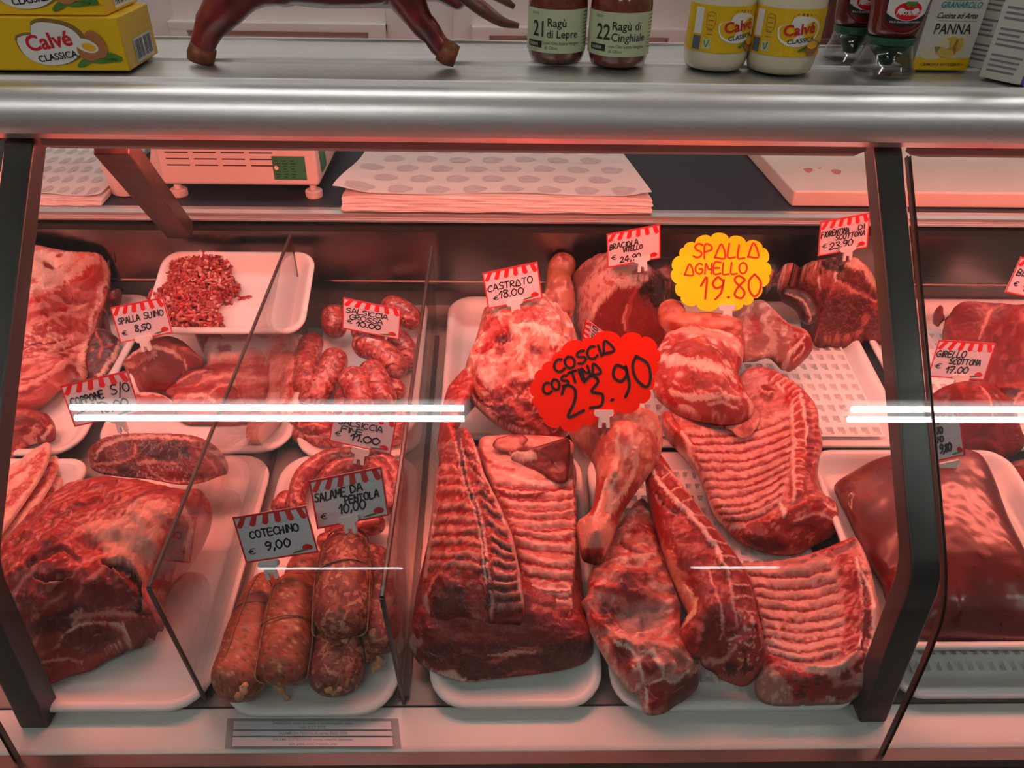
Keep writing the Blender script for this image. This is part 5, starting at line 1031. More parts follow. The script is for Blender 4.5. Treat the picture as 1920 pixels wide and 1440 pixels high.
pad('lamb_rib_rack', 'front lamb rib half with curved breastbone edge at the front right of the perforated tray', 'meat',
    q('H', (960, 560, .05), (1000, 540, .05), (1150, 530, .05), (1300, 500, .055), (1420, 460, .06), (1520, 420, .066), (1570, 420, .068), (1630, 540, .066), (1665, 680, .064), (1692, 810, .06), (1690, 930, .056), (1650, 1050, .05), (1605, 1180, .04), (1570, 1240, .028), (1500, 1275, .022), (1380, 1285, .018), (1240, 1290, .018), (1120, 1285, .018), (1050, 1240, .022), (1040, 1160, .034), (1070, 1080, .04), (1080, 960, .042), (1050, 820, .044), (1020, 680, .046)),
    base=(.68, .24, .205), dome=.006, rw=.012, rest=.0195, seed=220, m='rib', res=.0018, ctrl=q('H', (1250, 680, .036), (1200, 850, .036), (1330, 850, .034), (1280, 1000, .040), (1450, 700, .046), (1480, 900, .044), (1550, 600, .068), (1620, 800, .068), (1600, 1000, .06), (1530, 1120, .05), (1400, 1150, .046), (1200, 1130, .042), (1130, 1160, .046), (1300, 1230, .036), (1450, 1220, .034)),
    ops=[NZ((.54, .2, .185), 60, .2, 10, 3, 3, amt=.5), NZ(LPK, 90, .4, 10, 4, 5, amt=.5)]
        + ribs(q('H', (1000, 560), (1040, 680), (1070, 800), (1090, 920), (1130, 1010)), q('H', (1400, 520), (1470, 640), (1490, 780), (1480, 900), (1440, 1040)), 9, 9, (.74, .35, .29), .0024, 10)
        + ribs(q('H', (1010, 585), (1050, 710), (1080, 830), (1100, 945), (1150, 1040)), q('H', (1420, 560), (1470, 685), (1490, 820), (1475, 940), (1430, 1065)), 9, 3.4, (.46, .035, .034), -.002, 10)
        + [G(q('H', (1460, 560), (1520, 500), (1570, 560), (1590, 700), (1590, 860), (1570, 960), (1510, 1030), (1480, 1000), (1500, 900), (1510, 780), (1490, 660)), (.52, .045, .038), 6, .002), NZ((.78, .30, .25), 100, .3, 0, 3, 7, poly=q('H', (1460, 560), (1570, 560), (1590, 860), (1500, 1000), (1500, 780)), amt=.7), S(q('H', (1560, 520), (1590, 640), (1600, 800), (1590, 940), (1540, 1040), (1440, 1090), (1320, 1090)), 4, FATW, .003, taper=False),
           G(q('H', (1590, 600), (1625, 610), (1640, 720), (1635, 880), (1640, 980), (1600, 1000), (1590, 860), (1600, 720)), (.42, .05, .045), 4, -.001), NZ(DEEP, 260, .2, 0, 1, 8, poly=q('H', (1590, 600), (1640, 700), (1640, 980), (1595, 960)), amt=.7), G(q('H', (1560, 990), (1630, 1010), (1600, 1110), (1540, 1090)), (.42, .06, .055), 4, -.001), G(q('H', (1480, 1110), (1510, 1090), (1540, 1140), (1490, 1150)), (.4, .06, .05), 3, -.001), S(q('H', (1575, 440), (1640, 590), (1672, 760), (1675, 900), (1640, 1030), (1590, 1150), (1530, 1250)), 11, (.78, .34, .28), .001, taper=False), S(q('H', (1590, 580), (1650, 720), (1655, 880), (1620, 1020)), 4, FATW, .001),
           G(q('H', (1090, 1030), (1180, 1050), (1280, 1110), (1400, 1130), (1440, 1170), (1400, 1250), (1250, 1260), (1220, 1180), (1120, 1100)), (.60, .04, .035), 7, .003), NZ(DRED, 130, .3, 0, 1, 9, poly=q('H', (1090, 1030), (1280, 1110), (1440, 1170), (1250, 1260)), amt=.9), G(q('H', (1100, 1090), (1180, 1120), (1240, 1220), (1230, 1290), (1120, 1280), (1050, 1240), (1060, 1150)), (.66, .25, .20), 8, .004), NZ(FAT, 130, .3, 0, 1, 10, poly=q('H', (1100, 1090), (1240, 1220), (1120, 1280), (1050, 1200)), amt=.7),
           S(q('H', (1300, 1100), (1420, 1120), (1530, 1070), (1600, 1010)), 9, (.78, .34, .29), .002), G(q('H', (1440, 1190), (1540, 1180), (1590, 1190), (1540, 1240), (1440, 1240)), (.46, .08, .07), 6), S(q('H', (1420, 1240), (1500, 1265), (1580, 1225)), 6, FAT), S(q('H', (960, 600), (1000, 650), (1040, 760), (1070, 880)), 6, RED), S(q('H', (1350, 490), (1420, 480), (1480, 450), (1540, 430)), 9, (.6, .1, .085), .004), G(q('H', (1360, 640), (1380, 630), (1375, 645)), BRI, 2), S(q('H', (1110, 960), (1160, 890), (1200, 850)), 3, LPK, .002)])
pad('lamb_shank', 'lamb hind leg with ankle knuckle lying front to back below the orange price sign', 'meat',
    q('G', (780, 60, .115), (850, 10, .125), (960, -20, .13), (1080, -25, .13), (1170, 0, .125), (1205, 80, .115), (1195, 180, .105), (1150, 260, .10), (1090, 340, .095), (1030, 430, .09), (1000, 500, .085), (975, 580, .08), (950, 640, .075), (915, 672, .07), (870, 665, .07), (842, 640, .072), (826, 560, .078), (818, 490, .082), (850, 465, .085), (880, 430, .088), (900, 350, .092), (905, 260, .098), (880, 190, .104), (830, 120, .11)),
    base=(.74, .27, .19), dome=.020, rw=.028, rest=.066, seed=230, m='smooth', res=.0018, ctrl=q('G', (1000, 120, .14), (980, 300, .118), (900, 560, .10)),
    ops=[NZ(FAT, 60, .3, 70, 3, 3, amt=.6), NZ((.62, .14, .11), 60, .4, 70, 3, 4, amt=.7), G(q('G', (860, 60), (960, 20), (980, 100), (930, 190), (890, 170)), (.62, .17, .14), 10), G(q('G', (1060, 260), (1100, 220), (1080, 340), (1020, 440), (980, 480), (1000, 380)), (.55, .10, .08), 8), S(q('G', (1000, 50), (1000, 160), (980, 260), (940, 330)), 8, (.80, .38, .27), .002), S(q('G', (940, 270), (920, 360), (890, 440), (860, 480)), 7, (.60, .13, .10), -.001), S(q('G', (950, 290), (930, 380), (895, 470)), 3, FATW, .002), S(q('G', (1090, 150), (1080, 260), (1010, 380), (960, 470)), 7, (.82, .42, .30), .002),
         G(q('G', (830, 490), (920, 460), (980, 490), (970, 570), (920, 600), (860, 600)), (.76, .33, .25), 10, .003), G(q('G', (840, 610), (920, 610), (950, 640), (910, 672), (860, 665)), (.34, .03, .028), 5), NZ(DEEP, 120, .2, 0, 1, 7, poly=q('G', (845, 620), (930, 620), (910, 670), (860, 665)), amt=.8), S(q('G', (850, 600), (900, 610), (950, 600)), 5, BRI), S(q('G', (1100, 60), (1160, 100), (1170, 170)), 9, (.62, .16, .12))])
pad('lamb_shoulder', 'pale lamb shoulder with its shank, lying below the yellow price sign', 'meat',
    q('I', (130, 1130, .08), (150, 1000, .09), (185, 940, .095), (225, 870, .10), (250, 825, .105), (330, 810, .108), (450, 815, .11), (600, 830, .11), (720, 850, .105), (745, 900, .10), (735, 1000, .092), (700, 1100, .085), (705, 1170, .082), (745, 1220, .08), (770, 1280, .078), (800, 1330, .075), (780, 1385, .072), (700, 1420, .07), (580, 1428, .07), (440, 1405, .07), (330, 1370, .07), (240, 1320, .072), (170, 1250, .075)),
    base=(.64, .16, .135), dome=.020, rw=.026, rest=.07, seed=240, m='smooth', res=.0018, ctrl=q('I', (450, 950, .115), (420, 1150, .11), (550, 1300, .098)),
    ops=[NZ(FATW, 55, .2, -20, 3, 3, amt=.75), NZ(PK, 70, .4, -25, 4, 4, amt=.7), G(q('I', (215, 940), (330, 880), (480, 890), (600, 940), (660, 980), (600, 1010), (420, 1010), (280, 1010)), (.52, .10, .09), 9, .002), S(q('I', (240, 860), (360, 820), (520, 850), (680, 900), (720, 960)), 10, (.74, .30, .25), .002), S(q('I', (190, 1000), (330, 1020), (500, 1060), (640, 1090)), 12, FATW, .002), G(q('I', (330, 1060), (420, 1080), (520, 1150), (560, 1200), (440, 1180), (350, 1120)), (.56, .14, .12), 6), G(q('I', (480, 1090), (600, 1120), (680, 1180), (620, 1190), (520, 1150)), (.56, .14, .125), 5), S(q('I', (280, 1240), (420, 1260), (560, 1260), (700, 1270)), 9, FATW, .002),
         G(q('I', (500, 1280), (620, 1270), (740, 1300), (760, 1360), (640, 1390), (540, 1350)), (.56, .13, .12), 7), G(q('I', (300, 1330), (440, 1370), (600, 1400), (720, 1400), (560, 1425), (400, 1400)), (.60, .08, .07), 6), S(q('I', (510, 1300), (600, 1290), (700, 1330)), 4, FAT), S(q('I', (700, 1000), (720, 1100), (700, 1180)), 7, BRI, .001), G(q('I', (660, 1170), (740, 1190), (720, 1215), (670, 1200)), BRI, 4), S(q('I', (740, 1220), (790, 1320), (780, 1380)), 6, FAT), S(q('I', (170, 1100), (260, 1170), (380, 1220)), 8, (.62, .12, .1)), S(q('I', (220, 1150), (240, 1250), (300, 1320)), 8, BRI)])
pad('lamb_flap', 'thin translucent lamb skin flap hanging over the ribs below the pale shoulder', 'meat', q('J', (480, 545, .062), (600, 540, .064), (700, 520, .066), (780, 460, .07), (800, 430, .07), (842, 470, .068), (830, 530, .066), (790, 590, .062), (740, 622, .06), (690, 605, .06), (650, 570, .06), (560, 560, .06)), base=(.66, .24, .2), dome=.003, rw=.006, rest=.056, seed=246, m='rib', res=.0018, ops=[S(q('J', (650, 570), (690, 608), (740, 622), (800, 585), (838, 500)), 3, FAT, .001, taper=False), G(q('J', (700, 540), (780, 490), (790, 560), (740, 600), (690, 580)), (.5, .16, .14), 6)])
rope('lamb_foreleg', 'brown shank end of the pale lamb shoulder pointing left under the yellow sign', 'meat', q('I', (265, 655, .125, .019), (275, 720, .125, .0215), (310, 770, .122, .020), (400, 775, .12, .0175), (520, 790, .118, .020), (640, 815, .115, .021), (720, 845, .11, .016)), base=(.70, .22, .13), ops=[NZ((.74, .34, .22), 60, .2, 0, 3, 3, amt=.7), NZ((.55, .10, .06), 70, .5, 0, 3, 4, amt=.7), G(q('I', (230, 630), (320, 630), (330, 690), (270, 720), (220, 700)), (.62, .16, .09), 6), G(q('I', (265, 755), (330, 760), (330, 800), (270, 800)), BRI, 5, amt=.6)], m='smooth', seed=250, cap=.8, n=32)
pad('lamb_shoulder', 'second lamb shoulder with grey pink skin, left of the T-bone block', 'meat',
    q('I', (640, 700, .10), (760, 650, .115), (850, 640, .12), (900, 670, .12), (970, 735, .115), (1040, 790, .11), (1130, 825, .10), (1175, 890, .085), (1175, 950, .07), (1110, 1030, .055), (1030, 1090, .045), (985, 1095, .045), (940, 1040, .05), (880, 995, .058), (800, 1005, .06), (730, 1020, .06), (690, 900, .08), (640, 800, .09)),
    base=(.60, .24, .205), dome=.020, rw=.025, rest=.04, seed=255, m='smooth', res=.0018, ctrl=q('I', (900, 800, .12), (1040, 920, .095)),
    ops=[NZ(FATW, 60, .3, 40, 3, 3, amt=.6), G(q('I', (790, 730), (840, 725), (850, 800), (820, 860), (780, 870)), (.62, .13, .12), 6), S(q('I', (860, 740), (900, 820), (920, 920), (860, 980)), 8, FAT, .001), G(q('I', (760, 880), (820, 860), (840, 940), (780, 970)), (.52, .22, .2), 8), G(q('I', (1060, 870), (1130, 840), (1180, 910), (1150, 990), (1080, 1050), (1020, 1080), (1030, 980)), (.55, .09, .08), 7), S(q('I', (1130, 850), (1080, 920), (1020, 1000), (990, 1080)), 5, FATW, .001), S(q('I', (1100, 880), (1120, 940), (1060, 1010)), 3, FAT), S(q('I', (960, 740), (1040, 800), (1120, 830)), 7, (.62, .12, .1)), NZ(RED, 130, .6, 40, 2, 8, poly=q('I', (1060, 870), (1180, 910), (1080, 1050)), amt=.6), G(q('I', (880, 1000), (940, 1020), (980, 1080), (900, 1050)), (.25, .03, .025), 6, -.004)])
pad('steak_block', 'T-bone beef block with marbled dark red face behind the 23,90 card', 'meat',
    q('I', (905, 500, .10), (900, 440, .12), (960, 395, .135), (1060, 370, .145), (1200, 368, .15), (1340, 345, .155), (1450, 348, .155), (1550, 430, .145), (1595, 510, .125), (1610, 640, .09), (1630, 780, .05), (1645, 890, .02), (1580, 920, .014), (1440, 930, .012), (1300, 935, .012), (1200, 932, .014), (1170, 880, .025), (1165, 800, .04), (1120, 700, .06), (1050, 620, .075), (960, 580, .085)),
    base=(.36, .030, .026), dome=.008, rw=.012, rest=.0078, seed=260, m='meat', alpha=.25, res=.0018, ctrl=q('I', (1300, 470, .145), (1420, 430, .15), (1150, 520, .12), (1200, 700, .08), (1400, 700, .075), (1550, 600, .1), (1300, 880, .03), (1000, 470, .13)),
    ops=[G(q('I', (900, 430), (980, 385), (1100, 365), (1230, 380), (1330, 430), (1320, 480), (1200, 520), (1080, 560), (980, 570), (910, 500)), (.62, .24, .18), 8, .002), NZ(FATW, 110, .2, 30, 2, 5, poly=q('I', (900, 430), (1100, 365), (1330, 430), (1200, 520), (950, 560)), amt=.7), NZ((.22, .03, .02), 120, .6, 0, 1, 6, poly=q('I', (900, 430), (1100, 365), (1330, 430), (1080, 560), (930, 560)), amt=.8),
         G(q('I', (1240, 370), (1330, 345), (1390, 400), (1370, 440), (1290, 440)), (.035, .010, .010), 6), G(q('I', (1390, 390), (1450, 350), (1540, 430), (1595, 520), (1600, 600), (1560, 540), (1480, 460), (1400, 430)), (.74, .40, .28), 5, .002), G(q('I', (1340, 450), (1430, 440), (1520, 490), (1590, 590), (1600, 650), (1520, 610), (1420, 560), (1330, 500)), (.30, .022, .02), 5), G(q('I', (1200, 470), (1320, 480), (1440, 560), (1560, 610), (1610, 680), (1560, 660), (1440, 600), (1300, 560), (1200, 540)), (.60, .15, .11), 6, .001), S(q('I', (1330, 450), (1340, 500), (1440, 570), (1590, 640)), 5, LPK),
         G(q('I', (1300, 620), (1400, 600), (1540, 640), (1610, 740), (1600, 830), (1500, 860), (1360, 850), (1260, 820), (1240, 720)), (.27, .018, .017), 8, .001), S(q('I', (1190, 850), (1290, 880), (1400, 870), (1500, 830)), 6, (.62, .2, .15), .001), S(q('I', (1200, 560), (1230, 650), (1200, 760), (1230, 830)), 6, (.52, .12, .1)), S(q('I', (1170, 905), (1300, 920), (1460, 918), (1630, 890)), 6, (.52, .14, .11)), G(q('I', (1480, 740), (1540, 730), (1540, 770), (1500, 790)), (.6, .17, .14), 3), NZ(PK, 140, .7, 20, 2, 8, poly=q('I', (1170, 560), (1260, 600), (1250, 850), (1180, 860)), amt=.6),
         S(q('I', (1215, 480), (1222, 560)), 3, FATW), S(q('I', (1330, 450), (1325, 510)), 3, FATW), G(q('I', (1060, 500), (1160, 520), (1180, 620), (1120, 640), (1060, 580)), (.30, .03, .025), 7)])
rope('rib_bone', 'dark curved rib bone end curling between the second lamb shoulder and the T-bone block', 'meat', q('I', (970, 590, .085, .012), (1040, 600, .088, .016), (1110, 640, .085, .017), (1150, 710, .078, .016), (1150, 780, .068, .012)), base=(.20, .04, .025), ops=[NZ((.34, .10, .05), 90, .3, 0, 2, 3, amt=.8), S(q('I', (1000, 580), (1110, 630), (1165, 730), (1150, 800)), 3, (.66, .34, .24))], m='smooth', seed=265, cap=.7)
# --- liver in its tray
pad('beef_liver', 'large glossy dark brown liver filling a white tray at the right', 'meat',
    q('L', (140, 285, .046), (200, 240, .055), (300, 185, .07), (420, 155, .085), (560, 140, .095), (680, 145, .10), (750, 180, .098), (800, 280, .09), (850, 420, .084), (920, 560, .08), (990, 700, .072), (1020, 850, .06), (1000, 925, .05), (800, 927, .048), (620, 927, .047), (520, 915, .046), (430, 880, .045), (380, 830, .044), (350, 760, .044), (330, 690, .045), (280, 610, .045), (230, 500, .045), (190, 410, .045), (160, 350, .045)),
    base=(.31, .045, .034), dome=.016, rw=.035, rest=.0375, seed=270, m='liver', rough_h=.0008, fn=20, ctrl=q('L', (600, 300, .10), (600, 600, .092), (400, 500, .078), (650, 820, .078), (320, 300, .072)),
    ops=[NZ((.38, .06, .042), 7, .1, 0, 1, 3, .8, amt=.6), NZ((.24, .03, .025), 8, .3, 0, 1, 5, .8, amt=.5), G(q('L', (200, 260), (300, 230), (320, 330), (220, 340)), (.50, .15, .03), 14, amt=.6), G(q('L', (150, 340), (200, 310), (210, 370), (195, 410), (165, 370)), (.36, .06, .045), 4, .004), G(q('L', (320, 670), (410, 630), (415, 690), (340, 700)), (.42, .04, .035), 6, .003), S(q('L', (640, 830), (670, 740), (690, 760)), 5, (.3, .04, .03))])
# --- beef rounds at the right
pad('beef_round', 'large smooth beef round at the back right, behind the 17,00 card', 'meat',
    q('K', (780, 610, .05), (800, 560, .075), (850, 530, .09), (930, 518, .10), (1060, 530, .105), (1200, 555, .105), (1340, 560, .105), (1500, 600, .1), (1560, 800, .07), (1500, 1060, .035), (1380, 1160, .016), (1260, 1150, .012), (1190, 1080, .014), (1110, 1020, .018), (1000, 960, .022), (900, 860, .026), (840, 760, .03), (800, 680, .036)),
    base=(.50, .085, .08), dome=.022, rw=.035, rest=.0078, seed=280, m='smooth', ctrl=q('K', (1000, 650, .10), (1250, 700, .105), (1250, 900, .085), (1050, 850, .07)),
    ops=[NZ((.62, .22, .2), 45, .3, 60, 3, 3, amt=.6), NZ((.36, .05, .05), 50, .5, 60, 3, 4, amt=.6), S(q('K', (1120, 560), (1080, 660), (1050, 740)), 4, LPK, .001), S(q('K', (830, 590), (880, 640), (900, 720)), 6, PK, .001), G(q('K', (970, 570), (1070, 560), (1060, 660), (980, 680), (900, 640)), (.42, .055, .05), 8), G(q('K', (1130, 1020), (1240, 1020), (1300, 1060), (1250, 1130), (1180, 1070)), DRED, 6), S(q('K', (1150, 1010), (1240, 1010), (1300, 1020)), 6, PK), S(q('K', (1240, 1130), (1280, 1080), (1320, 1040)), 4, LPK), G(q('K', (1260, 980), (1400, 960), (1400, 1040), (1290, 1020)), BRI, 6)])
pad('beef_round', 'darker rounded beef cut in front of the large round, under the 17,00 card clip', 'meat',
    q('K', (740, 1120, .05), (790, 1055, .065), (880, 1020, .072), (980, 1010, .075), (1080, 1015, .075), (1180, 1075, .07), (1250, 1150, .06), (1290, 1280, .045), (1320, 1360, .03), (1240, 1430, .02), (1100, 1450, .016), (980, 1450, .016), (880, 1430, .018), (800, 1330, .024), (760, 1220, .034)),
    base=(.44, .06, .05), dome=.022, rw=.03, rest=.0078, seed=284, m='smooth', ctrl=q('K', (1000, 1150, .08), (1080, 1300, .06)), ops=[NZ((.56, .12, .08), 45, .3, 60, 3, 3, amt=.6), NZ(DRED, 50, .5, 60, 3, 4, amt=.6), S(q('K', (1060, 1020), (1110, 1080), (1130, 1200)), 3, LPK, .001), S(q('K', (1000, 1340), (1100, 1330), (1200, 1390)), 5, PK)])
pad('beef_steak', 'small dark edged steak piece in front of the rounds at the right edge', 'meat', q('L', (832, 215, .03), (870, 188, .035), (940, 178, .04), (1020, 190, .04), (1040, 250, .03), (960, 285, .022), (890, 270, .022), (848, 245, .025)), base=DRED, dome=.010, rw=.014, rest=.0075, seed=288, ops=[G(q('L', (870, 225), (930, 205), (990, 225), (950, 260), (890, 258)), (.60, .06, .05), 5), S(q('L', (850, 240), (900, 268), (960, 275)), 4, FAT)])
# ================================================================ flat shapes, handwriting and print
GL = {'A': [[(0, 0), (.36, 1), (.72, 0)], [(.14, .34), (.58, .34)]], 'Δ': [[(0, 0), (.40, 1), (.78, 0), (0, .02)]], 'B': [[(0, 0), (.03, 1), (.5, .9), (.5, .6), (.04, .52), (.6, .36), (.55, .06), (0, 0)]],
      'C': [[(.66, .9), (.4, 1), (.12, .8), (0, .45), (.14, .1), (.4, 0), (.68, .12)]], 'D': [[(.02, 0), (.02, 1), (.45, .9), (.66, .5), (.5, .1), (.02, 0)]], 'E': [[(.6, 1), (.04, 1), (0, 0), (.6, .02)], [(.03, .52), (.5, .52)]],
      'F': [[(.62, 1), (.05, 1), (0, -.1)], [(.03, .52), (.48, .54)]], 'G': [[(.64, .88), (.36, 1), (.06, .72), (.02, .3), (.3, 0), (.62, .1), (.66, .45), (.38, .45)]], 'H': [[(.02, 1), (0, 0)], [(.62, 1), (.6, 0)], [(.02, .5), (.6, .52)]],
      'I': [[(.1, 1), (.1, 0)]], 'L': [[(.05, 1), (0, .02), (.55, 0)]], 'M': [[(0, 0), (.06, 1), (.38, .35), (.7, 1), (.76, 0)]], 'N': [[(0, 0), (.05, 1), (.30, .50), (.60, .42)], [(.62, 1), (.60, 0)]],
      'O': [[(.35, 1), (.08, .8), (0, .4), (.2, .02), (.5, .02), (.7, .4), (.62, .82), (.35, 1)]], 'P': [[(0, -.05), (.04, 1), (.5, .94), (.56, .64), (.04, .46)]], 'R': [[(0, 0), (.04, 1), (.5, .92), (.5, .6), (.06, .5), (.6, 0)]],
      'S': [[(.62, .92), (.3, 1), (.06, .8), (.2, .56), (.52, .42), (.58, .16), (.3, 0), (0, .1)]], 'T': [[(0, 1), (.68, .98)], [(.34, 1), (.32, 0)]], 'U': [[(.02, 1), (0, .2), (.25, 0), (.52, .15), (.6, 1)]], 'V': [[(0, 1), (.3, 0), (.64, 1)]], 'Z': [[(0, 1), (.6, 1), (0, 0), (.64, 0)]],
      '0': [[(.3, 1), (.06, .75), (.02, .35), (.25, 0), (.5, .2), (.58, .65), (.3, 1)]], '1': [[(.02, .62), (.3, 1), (.24, 0)]], '2': [[(.04, .78), (.28, 1), (.54, .78), (.4, .42), (0, .02), (.62, .04)]], '3': [[(.04, .9), (.35, 1), (.52, .76), (.2, .54), (.54, .34), (.4, .03), (0, .08)]],
      '4': [[(.4, 0), (.44, 1), (0, .32), (.64, .36)]], '5': [[(.56, 1), (.14, .98), (.08, .58), (.42, .6), (.54, .3), (.36, .02), (0, .08)]], '7': [[(0, .96), (.58, 1), (.2, 0)], [(.12, .5), (.5, .52)]], '8': [[(.5, .86), (.22, 1), (.06, .78), (.5, .3), (.36, 0), (.06, .14), (.18, .46), (.52, .8)]],
      '9': [[(.52, .8), (.26, 1), (.04, .74), (.2, .5), (.5, .62), (.54, .9), (.46, .3), (.2, 0)]], ',': [[(.14, .12), (.04, -.16)]], '.': [[(.06, .03), (.12, .03)]], '/': [[(0, -.5), (.4, 1.15)]], '€': [[(.62, .88), (.38, .96), (.14, .7), (.12, .3), (.34, .04), (.6, .14)], [(0, .58), (.46, .6)], [(0, .4), (.42, .42)]]}
def ribbon(pts, w, n=5):
    """flat brush stroke in 2-D -> (verts, faces)"""
    P = crom(pts, n) if len(pts) > 2 else [np.array(p, float) for p in pts]
    V = []; Fs = []
    for i, p in enumerate(P):
        t = P[min(i + 1, len(P) - 1)] - P[max(i - 1, 0)]; t = t / (np.hypot(*t) + 1e-9); nn = np.array((-t[1], t[0])) * w / 2
        V += [p + nn, p - nn]
        if i: Fs.append((2 * i - 2, 2 * i - 1, 2 * i + 1, 2 * i))
    for p in (P[0], P[-1]):
        b = len(V); V += [p + w / 2 * np.array((math.cos(a), math.sin(a))) for a in np.linspace(0, 2 * math.pi, 9)[:-1]]; Fs.append(tuple(range(b, b + 8)))
    return V, Fs
class D2:
    """flat artwork gathered in 2-D, then laid on a surface by a mapping"""
    def __init__(s): s.V = []; s.F = []
    def add(s, V, Fs):
        n = len(s.V); s.V += [tuple(v[:2]) for v in V]; s.F += [tuple(i + n for i in f) for f in Fs]; return s
    def write(s, txt, x, y, h, w, rot=0.0, slant=0.0, gap=.22, wide=1.0, seed=0):
        rs = random.Random(seed + len(txt)); cx = 0.0; c, sn = math.cos(rot), math.sin(rot)
        for ch in txt:
            if ch == ' ': cx += .5 * h * wide; continue
            jy = rs.uniform(-.05, .05); jr = rs.uniform(-.06, .06); sc = rs.uniform(.93, 1.07)
            mx = 0
            for stt in GL[ch]:
                pts = []
                for px, py in stt:
                    X = (px * wide + (slant + jr) * py) * h * sc; Y = (py * sc + jy) * h; mx = max(mx, px)
                    pts.append((x + (cx + X) * c - Y * sn, y + (cx + X) * sn + Y * c))
                s.add(*ribbon(pts, w))
            cx += (mx * wide + gap) * h
        return cx
    def poly(s, pts):
        P = np.array(pts, float); c = P.mean(0); n = len(P)
        return s.add([c] + list(P), [(0, 1 + i, 1 + (i + 1) % n) for i in range(n)])
    def rect(s, x0, y0, x1, y1, nx=1):
        for i in range(nx):
            a = x0 + (x1 - x0) * i / nx; b = x0 + (x1 - x0) * (i + 1) / nx
            s.add([(a, y0), (b, y0), (b, y1), (a, y1)], [(0, 1, 2, 3)])
        return s
    def ell(s, x, y, a, b, rot=0.0, n=20):
        c, k = math.cos(rot), math.sin(rot)
        return s.poly([(x + a * math.cos(t) * c - b * math.sin(t) * k, y + a * math.cos(t) * k + b * math.sin(t) * c) for t in np.linspace(0, 2 * math.pi, n + 1)[:-1]])
    def line(s, pts, w): return s.add(*ribbon(pts, w))
    def text(s, txt, x, y, h, bold=0.0, align='LEFT', wide=1.0, shear=0.0, rot=0.0):
        cu = bpy.data.curves.new('t', 'FONT'); cu.body = txt; cu.size = h / .72; cu.offset = bold * h; cu.align_x = align; cu.shear = shear; cu.resolution_u = 3
        o = bpy.data.objects.new('t', cu); me = bpy.data.meshes.new_from_object(o)
        c, k = math.cos(rot), math.sin(rot)
        V = [(x + v.co.x * wide * c - v.co.y * k, y + v.co.x * wide * k + v.co.y * c) for v in me.vertices]
        s.add(V, [tuple(p.vertices) for p in me.polygons])
        bpy.data.objects.remove(o); bpy.data.curves.remove(cu); bpy.data.meshes.remove(me); return s
    def lay(s, name, m, parent, f, eps=0.0004, label=None):
        o = mesh_obj(name, [f(x, y, eps) for x, y in s.V], s.F, m, parent, smooth=False)
        if label: o['label'] = label
        return o
def plane_map(O, ux, uy):
    O, ux, uy = np.array(O, float), np.array(ux, float), np.array(uy, float)
    n = np.cross(ux, uy); n /= np.linalg.norm(n)
    return lambda x, y, e: O + ux * x + uy * y + n * e

# ================================================================ price cards on clips
def clip_parts(t, f, cx, cy, w, down):
    """white clip in card units (metres in the card's plane), with two legs and steel prongs"""
    out = [(-.5, .55), (.5, .55), (.56, .40), (.50, .26), (.30, .18), (.30, -.42), (.16, -.42), (.12, -.10), (-.12, -.10), (-.16, -.42), (-.30, -.42), (-.30, .18), (-.50, .26), (-.56, .40)]
    w = w * .86
    P = [(cx + a * w, cy + (b - .36) * w) for a, b in out]; n = len(P)
    # concave outline: split by hand into quads
    F1 = [(0, 13, 2, 1), (13, 12, 3, 2), (12, 11, 4, 3), (11, 9, 6, 4), ]
    quads = [(0, 13, 2, 1), (13, 12, 3, 2), (12, 11, 4, 3), (11, 8, 7, 4), (11, 10, 9, 8), (7, 6, 5, 4)]
    V = [f(x, y, .0006) for x, y in P] + [f(x, y, .0046) for x, y in P]
    Fs = [tuple(q_[::-1]) for q_ in quads] + [tuple(n + i for i in q_) for q_ in quads] + [(i, (i + 1) % n, n + (i + 1) % n, n + i) for i in range(n)]
    mb = MB().add(V, Fs); c = mb.build('clip', M['white'], t, bevel=.0008, seg=1)
    for s in (-.23, .23):
        a = f(cx + s * w, cy - .72 * w, .0026)
        MB().tube([a, a + np.array((0, 0.004, -down))], .0007, 6).build('prong', M['wire'], c)
